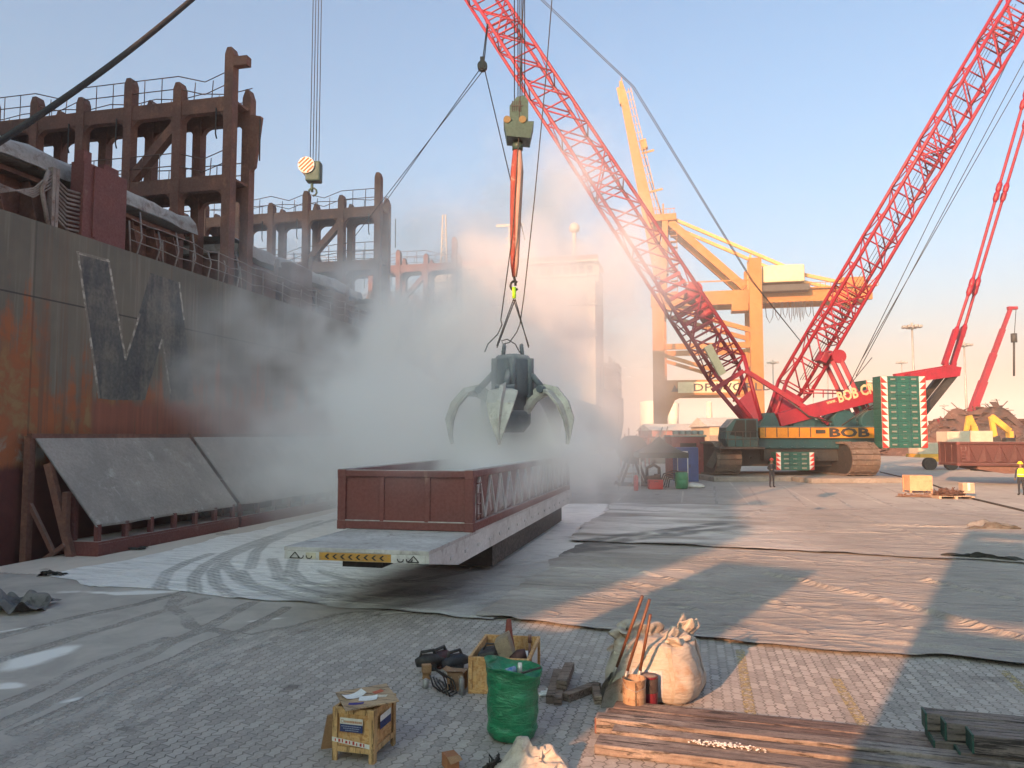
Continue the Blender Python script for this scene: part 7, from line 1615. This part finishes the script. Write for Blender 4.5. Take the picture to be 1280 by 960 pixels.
# heavy timber mats in the foreground
TIM = wood('old_timber', (.20, .135, .11), (.10, .07, .06), (.28, .215, .18), 0, .9); TIM2 = wood('old_timber_grey', (.25, .20, .172), (.13, .105, .095), (.33, .28, .25), 0, .9)
tdir = (G(1160, 936) - G(760, 893)); tdir.z = 0; tdir.normalize(); tnr = Vector((tdir.y, -tdir.x, 0)); tyaw = math.atan2(tdir.y, tdir.x)
t0_ = G(764, 888)
def beam(label, along, across, L_, w_, h_, z, mt, capm=None, base=None, dr=None, nm='timber_beam', grp=None):
    base = base or t0_; d = dr or tdir; n = Vector((d.y, -d.x, 0)); c = base + d * (along + L_ / 2) + n * (across + w_ / 2)
    o = thing(nm, label, 'timber', Vector((c.x, c.y, z)), math.atan2(d.y, d.x), grp)
    mb = MB(); mb.bbox((0, 0, h_ / 2), (L_ / 2, 0, 0), (0, w_ / 2 - .008, 0), (0, 0, h_ / 2 - .001), .012)
    for v_ in mb.v: v_ += Vector((0, .006 * mnoise.noise(Vector((v_.x * 2, v_.y, z))), .006 * mnoise.noise(Vector((v_.x * 2, v_.y * 3, z + 5)))))
    mb.build('wood', mt, o, 'l')
    if capm: MB().bbox((-L_ / 2 - .004, 0, h_ / 2), (.010, 0, 0), (0, w_ / 2 - .012, 0), (0, 0, h_ / 2 - .004), .003).build('painted_end', capm, o, 'l')
    return o
g1 = 'heavy dark timbers in the foreground'
beam('furthest dark timber beam, right behind the paint pail', .06, .0, 3.9, .26, .12, .002, TIM, grp=g1); beam('second dark timber beam, powder spilled on it', .02, .26, 3.9, .27, .12, .004, TIM, RUST, grp=g1); beam('third dark timber beam, its rusty end nearest the garbage bag', -.03, .53, 3.9, .20, .16, .004, TIM2, RUST, grp=g1)
beam('fourth dark timber beam, starting further right than the third', .16, .73, 3.7, .20, .13, .004, TIM2, grp=g1); beam('nearest dark timber beam at the bottom edge', .05, .93, 3.8, .30, .10, .004, TIM2, grp=g1)
mb = MB(); rng = random.Random(3); pc_ = G(905, 930, .13)
for k in range(150):
    q = pc_ + tdir * rng.gauss(0, .17) - tnr * rng.gauss(0, .035); r_ = rng.uniform(.004, .016); q.z = .124 + r_ * .1
    mb.lathe([(r_, 0), (r_ * .8, r_ * .4), (r_ * .2, r_ * .55)], q, 7)
o = mb.build('spilled_powder', plain('white_powder', (.75, .73, .71), .9)); tag(o, 'spilled white powder on the timber beams', 'powder', None, 'stuff')
GRE = grime('green_end_paint', (.03, .10, .075), (.025, .07, .055), (.1, .08, .07), sc=8, rough=.7); b2 = G(1152, 925); d2_ = (G(1290, 905, .36) - G(1165, 893, .36)); d2_.z = 0; d2_.normalize()
g2 = 'green ended timbers stacked at the right edge'; pb = G(1158, 932)
for i, (al, ac, L_, z, h_, w_) in enumerate(((.0, .0, 1.9, .002, .19, .2), (.0, .2, 1.9, .002, .19, .2), (.16, .4, 1.9, .002, .19, .22), (-.02, -.02, 1.9, .194, .17, .2), (.10, .2, 1.9, .194, .17, .2), (.26, .41, 1.9, .194, .17, .24))):
    beam(('bottom green ended timber, furthest back in the right stack', 'bottom green ended timber, middle of the right stack', 'bottom green ended timber, front of the right stack', 'top green ended timber, furthest back in the right stack', 'top green ended timber, middle of the right stack', 'top green ended timber nearest the lower right corner')[i], al, ac, L_, w_, h_, z, TIM2, GRE, pb, d2_, grp=g2)
# pale cloth sack, carton, dark scrap at the bottom edge
q = G(664, 962); sk = MB(); nu, nv = 60, 44; vs = []
for j in range(nv):
    for i in range(nu):
        u, v = i / (nu - 1) * 2 - 1, j / (nv - 1) * 2 - 1; e = max(0, 1 - u * u) ** .5 * max(0, 1 - v * v) ** .5
        f1 = 1 - abs(mnoise.noise(Vector((u * 2.2 + v, v * 2.6 - u, 3)))) * 2; f2 = 1 - abs(mnoise.noise(Vector((u * 4.5, v * 5 + u * 2, 9)))) * 2
        z = .8 * e * (.10 + .24 * math.exp(-((u + .38) / .28) ** 2 - ((v - .1) / .5) ** 2) + .12 * math.exp(-((u - .35) / .35) ** 2 - (v / .5) ** 2) + .055 * f1 + .025 * f2)
        vs.append(q + Vector((u * .34 + .05 * f1 * e, v * .2 + .03 * f2 * e, max(.004, z))))
sk.grid(vs, nu, nv); o = sk.build('cloth_sack', grime('pale_cloth', (.52, .47, .41), (.44, .39, .34), (.3, .25, .21), sc=4, rough=.9, bump=.5, bsc=12)); tag(o, 'crumpled pale cloth sack at the bottom edge right of the small carton', 'sack')
q = G(566, 962); o = thing('carton', 'small orange brown carton at the bottom edge in front of the green bag', 'box', q, R(25)); MB().bbox((0, .06, .06), (.06, 0, 0), (0, .07, 0), (0, 0, .06), .005).build('body', grime('orange_card', (.36, .15, .07), (.28, .12, .06), sc=7, rough=.85), o, 'l'); MB()._add([(-.06, -.01, .121), (.06, -.01, .121), (.07, -.07, .10), (-.05, -.08, .08)], [(0, 1, 2, 3)]).build('flap', CARD, o, 'l')
q = G(620, 960); mb = MB()
for k in range(9): mb.tube([q + Vector((random.uniform(-.1, .1), random.uniform(-.05, .06), .0)), q + Vector((random.uniform(-.08, .08), random.uniform(-.05, .05), random.uniform(.03, .12))), q + Vector((random.uniform(-.12, .1), random.uniform(-.06, .06), .01))], .014, 6)
o = mb.build('cable', RUBBER); tag(o, 'black tangle of cable at the bottom edge beside the pale sack', 'cable')
# crumpled dark felt at the left edge and scraps on the edge of the dusty sheet
def felt(label, px, py, rx, ry, h, seed, mt, yaw=0):
    q = G(px, py); mb = MB(); nu, nv = 44, 24; vs = []
    for j in range(nv):
        for i in range(nu):
            u, v = i / (nu - 1) * 2 - 1, j / (nv - 1) * 2 - 1; a = mnoise.noise(Vector((u * 1.6, v * 1.1, seed))); c = mnoise.noise(Vector((u * 3, v * 5, seed + 4)))
            x, y = u * rx * (1 + .2 * c), v * ry * (1 + .25 * a); z = .012 + max(0, (h * (1 - u * u * .6) * (.5 + .9 * a + .35 * c + .4 * math.sin(v * 5 + a * 3))))
            vs.append(q + Vector((x * math.cos(yaw) - y * math.sin(yaw), x * math.sin(yaw) + y * math.cos(yaw), z)))
    mb.grid(vs, nu, nv); o = mb.build('felt_scrap', mt); tag(o, label, 'felt scrap')
FELT = grime('grey_felt', (.2, .19, .19), (.12, .12, .12), (.05, .05, .05), sc=2.5, rough=.95, bump=.3)
felt('crumpled grey felt heap on the paving at the left edge', 10, 764, .62, .5, .32, 2, FELT, .2); felt('small dark felt scrap on the near corner of the dusty sheet', 66, 720, .28, .14, .12, 6, RUBBER); felt('flat dark rubber piece at the foot of the nearest chute', 165, 687, .35, .2, .08, 9, RUBBER, .2)
felt('dark folded felt lying on the far sheet at the right', 1238, 664, .8, .25, .3, 12, FELT, -.1); felt('long dark fold of felt on the sheet at the right edge', 1226, 702, .85, .16, .22, 15, RUBBER, -.55)
# crate, pallet and debris on the right
OSR = grime('orange_crate_board', (.62, .34, .20), (.52, .28, .16), (.4, .22, .13), sc=2, rough=.8)
q = G(1152, 616); w_ = 27 * q.y / F; cr3 = crate('orange wooden crate standing alone on the sunlit quay near the crane mat', q, R(-4), w_, w_ * .8, 21 * q.y / F, .1, OSR, False); crate_frame(cr3, w_, w_ * .8, 21 * q.y / F, .1, .09, OSR)
def pallet(label, px, py, w_):
    q = G(px, py); o = thing('pallet', label, 'pallet', q, R(-8)); mb = MB()
    for k in range(6): y = k * w_ * .14; mb.box((-w_ / 2, y, .12), (w_ / 2, y + w_ * .1, .145))
    for x in (-w_ / 2, -.06, w_ / 2 - .12): mb.box((x, 0, .0), (x + .12, w_ * .8, .119))
    mb.build('slats', wdn, o, 'l'); return q
q = pallet('pale pallet with scrap piled on it, right of the orange crate', 1196, 624, 1.6); o = heap('debris_heap', '', '', q.x - .1, q.y + .6, .7, .5, .3, 70, SCR, 21, .15, (.15, .4)); tag(o, 'small heap of brown scrap piled on the pale pallet', 'debris')
o = heap('debris_heap', '', '', G(1150, 620).x, G(1150, 621).y, 1.5, .5, .12, 50, grime('wood_chips', (.3, .17, .1), (.2, .1, .06), sc=3), 24, 0, (.1, .3)); tag(o, 'flat litter of brown wood splinters in front of the orange crate', 'debris')
o = thing('carton', 'small pale carton at the right end of the pallet with scrap', 'box', G(1212, 621), R(-8)); MB().bbox((0, .3, .42), (.28, 0, 0), (0, .25, 0), (0, 0, .26), .02).build('body', wdn, o, 'l'); MB().box((-.06, .03, .3), (.06, .049, .68)).build('tape', WHITEP, o, 'l')
mb = MB(); mb.tube([G(1100, 590, .03), G(1160, 604, .03), G(1210, 622, .03), G(1290, 641, .03)], .05, 6); o = mb.build('ground_cable', RUBBER); tag(o, 'long black cable running across the quay behind the orange crate', 'cable')
# ================================================================ people
SKIN = plain('skin', (.22, .12, .08), .6); COVER = plain('dark_coverall', (.03, .034, .045), .85); HIV = plain('hivis_yellow', (.62, .72, .03), .7); HELM_Y = plain('helmet_yellow', (.8, .62, .02), .4); HELM_R = plain('helmet_red', (.45, .04, .03), .4); BOOT = plain('boots', (.02, .018, .016), .7); TROU = plain('dark_trousers', (.022, .024, .032), .85)
def person(label, loc, h, yaw, top, legm, helm, vest, arms):
    o = thing('person', label, 'person', loc, yaw); k = h / 1.75
    V = [(0, 0, .93), (0, .0, 1.1), (0, .0, 1.28), (0, .0, 1.42), (0, -.01, 1.52), (0, -.015, 1.6), (0, -.02, 1.7)]; E = [(0, 1), (1, 2), (2, 3), (3, 4), (4, 5), (5, 6)]; RD = [(.15, .11), (.145, .1), (.16, .11), (.14, .09), (.058, .058), (.085, .095), (.075, .09)]
    def limb(start, pts, rs):
        p = start
        for q, r_ in zip(pts, rs): V.append(q); RD.append((r_, r_)); E.append((p, len(V) - 1)); p = len(V) - 1
    for s_ in (-1, 1):
        limb(0, [(s_ * .1, 0, .86), (s_ * .11, -.01, .5), (s_ * .12, .02, .1), (s_ * .125, .01, .045), (s_ * .135, -.14, .035)], [.09, .063, .048, .05, .042])
        limb(3, [(s_ * .19, 0, 1.4)] + arms[(s_ + 1) // 2], [.058, .046, .038, .036, .026])
    me = bpy.data.meshes.new('person'); me.from_pydata([tuple(Vector(v_) * k) for v_ in V], E, []); ob = bpy.data.objects.new('figure', me); COL.objects.link(ob)
    md = ob.modifiers.new('s', 'SKIN'); md.use_smooth_shade = True
    for i, sv in enumerate(me.skin_vertices[0].data): sv.radius = (RD[i][0] * k, RD[i][1] * k); sv.use_root = (i == 0)
    ob.modifiers.new('d', 'SUBSURF').levels = 1
    me2 = bpy.data.meshes.new_from_object(ob.evaluated_get(bpy.context.evaluated_depsgraph_get())); bpy.data.objects.remove(ob)
    for m_ in (top, legm, SKIN, BOOT): me2.materials.append(m_)
    hands = [Vector(a[-1]) * k for a in arms]
    for p in me2.polygons:
        c = p.center; p.use_smooth = True
        p.material_index = 3 if c.z < .1 * k else 1 if c.z < .9 * k else 2 if c.z > 1.47 * k else 0
        if any((c - h_).length < .13 * k for h_ in hands): p.material_index = 2
    b_ = bpy.data.objects.new('body', me2); COL.objects.link(b_); b_.parent = o; FR[b_] = FR[o]
    mb = MB(); mb.lathe([(.125, 1.68), (.13, 1.7), (.118, 1.76), (.08, 1.82), (.02, 1.845)], (0, -.02, 0), 16); mb.lathe([(.118, 1.685), (.155, 1.69), (.15, 1.70)], (0, -.035, 0), 16); mb.v = [v_ * k for v_ in mb.v]; mb.build('helmet', helm, o, 'l')
    if vest:
        mb = MB(); pr = []; n = 20
        for z, rx, ry in ((1.0, .185, .145), (1.15, .18, .138), (1.3, .195, .145), (1.42, .18, .125), (1.46, .12, .1)):
            for q in range(n): th = 2 * math.pi * q / n; pr.append((rx * math.cos(th) * k, ry * math.sin(th) * k, z * k))
        mb.grid(pr, n, 5, closeu=True); v_ = mb.build('vest', HIV, o, 'l')
        mb = MB()
        for z, rx, ry in ((1.1, .19, .147),):
            ring = [(rx * math.cos(2 * math.pi * q / n) * k, ry * math.sin(2 * math.pi * q / n) * k, zz * k) for zz in (z, z + .05) for q in range(n)]; mb.grid(ring, n, 2, closeu=True)
        mb.build('reflective_band', WHITEP, v_, 'l')
    mb = MB()
    for s_ in (-1, 1): mb.tube([Vector((s_ * .032, -.112, 1.615)) * k, Vector((s_ * .032, -.118, 1.615)) * k], .012 * k, 6)
    mb.tube([Vector((0, -.108, 1.60)) * k, Vector((0, -.135, 1.575)) * k], .014 * k, 6); mb.build('face', BOOT if False else SKIN, o, 'l'); return o
hang = [[(-.25, .02, 1.15), (-.24, -.1, .98), (-.23, -.13, .93), (-.22, -.16, .86)], [(.25, .02, 1.15), (.27, -.03, .92), (.27, -.05, .86), (.27, -.07, .79)]]
bent = [[(-.25, .03, 1.15), (-.16, -.2, 1.1), (-.1, -.24, 1.12), (-.04, -.26, 1.13)], [(.25, .03, 1.15), (.16, -.2, 1.08), (.1, -.24, 1.1), (.05, -.26, 1.11)]]
q = G(965, 609); person('worker in dark coverall and red helmet standing in front of the crawler crane', q, 34.5 * q.y / F, R(10), COVER, COVER, HELM_R, False, bent)
q = G(1277, 619); person('worker in yellow helmet and hi-vis vest at the right edge by the dark red bin', q, 40 * q.y / F, R(170), COVER, TROU, HELM_Y, True, hang)
# ================================================================ drifting dust
m, t, v = volmat('dust_volume'); v.inputs['Color'].default_value = (.995, .985, .985, 1); v.inputs['Anisotropy'].default_value = .15
v.inputs['Density Attribute'].default_value = 'density'; v.inputs['Density'].default_value = 1.0
BL_ = [  # centre, radii, strength of each puff of dust
    (Q(-5.4, 20.0, 2.6), (2.2, 3.6, .75), 2.4), (Q(-5.3, 23.4, 3.3), (2.3, 3.0, 1.3), .8),
    (Q(-8.6, 25.5, 4.4), (2.6, 3.8, 2.6), .34), (Q(-11.6, 25.5, 6.4), (2.8, 3.2, 3.0), .24), (Q(-13.2, 28, 3.4), (2.8, 4.5, 2.4), .28),
    (Q(-6.0, 28, 6.4), (3.4, 4.0, 3.2), .34), (Q(-5.4, 32, 8.0), (3.0, 4.5, 4.0), .22), (Q(-9, 37, 10.0), (4.6, 6, 3.8), .14),
    (Q(-6.2, 40, 13), (3.2, 5, 4.6), .04), (Q(-6.5, 46, 17.5), (4.5, 7, 4.5), .02), (Q(-5.0, 18.8, 3.6), (2.6, 1.8, 1.2), .5), (Q(-14.2, 22.8, 5.6), (1.9, 2.4, 2.2), .13), (Q(-14.8, 26, 8.6), (2.0, 3.0, 1.8), .13), (Q(-6.4, 20.5, 3.6), (1.8, 3.0, 1.2), .55), (Q(-7.5, 44, 9.0), (3.4, 6, 4.5), .10), (Q(-3.4, 27.0, .8), (1.4, 2.6, 1.0), .3), (Q(-10.8, 24.5, 1.4), (2.0, 4, 1.0), .28)]
ng = bpy.data.node_groups.new('dust_field', 'GeometryNodeTree'); ng.interface.new_socket('Geometry', in_out='OUTPUT', socket_type='NodeSocketGeometry')
class _W: pass
w_ = _W(); w_.node_tree = ng; t = NT(w_)
p = t.a('GeometryNodeInputPosition').outputs[0]
def vm(op, a, b=None, sc=None):
    ins = {0: a}
    if b is not None: ins[1] = b
    if sc is not None: ins[3] = sc
    return t.a('ShaderNodeVectorMath', ins, operation=op)
wn = t.a('ShaderNodeTexNoise', {'Vector': p, 'Scale': .16, 'Detail': 3.0})
pw = vm('ADD', p, vm('SCALE', vm('SUBTRACT', wn.outputs['Color'], (.5, .5, .5)).outputs[0], sc=7.0).outputs[0]).outputs[0]
tot = None
for c, r_, s_ in BL_:
    e = vm('DIVIDE', vm('SUBTRACT', pw, tuple(c)).outputs[0], tuple(r_)).outputs[0]
    d = vm('DOT_PRODUCT', e, e).outputs['Value']
    g_ = t.m('MULTIPLY', t.m('EXPONENT', t.m('MULTIPLY', d, -1.0)), s_); tot = g_ if tot is None else t.m('ADD', tot, g_)
wn2 = t.a('ShaderNodeTexNoise', {'Vector': p, 'Scale': .7, 'Detail': 2.0})
p2 = vm('ADD', pw, vm('SCALE', vm('SUBTRACT', wn2.outputs['Color'], (.5, .5, .5)).outputs[0], sc=1.6).outputs[0]).outputs[0]
nz = t.noise(p2, .30, 7, .62)
big = t.mr(t.noise(pw, .13, 2, .5), .38, .62, .35, 1.35)
dn = t.m('MULTIPLY', t.m('MULTIPLY', tot, big), t.mr(nz, .43, .61, .02, 2.5))
dn = t.m('MAXIMUM', t.m('SUBTRACT', dn, .004), 0.0)
lo, hi = (-17.4, 13.0, .05), (10.6, 62.0, 26.0); vx = .26
vc = t.a('GeometryNodeVolumeCube', {'Density': dn, 'Background': 0.0, 'Min': lo, 'Max': hi, 'Resolution X': int((hi[0] - lo[0]) / vx), 'Resolution Y': int((hi[1] - lo[1]) / vx), 'Resolution Z': int((hi[2] - lo[2]) / vx)})
sm_ = t.a('GeometryNodeSetMaterial', {'Geometry': vc.outputs[0], 'Material': m}); go_ = t.a('NodeGroupOutput'); t.l.new(sm_.outputs[0], go_.inputs[0])
du = MB().box((0, 20, 2), (.1, 20.1, 2.1)).build('dust_cloud', m); du.location = (0, 0, 0)
md = du.modifiers.new('dust', 'NODES'); md.node_group = ng
du['kind'] = 'stuff'; tag(du, 'billowing cloud of pale dust over the bin and along the ship', 'dust')
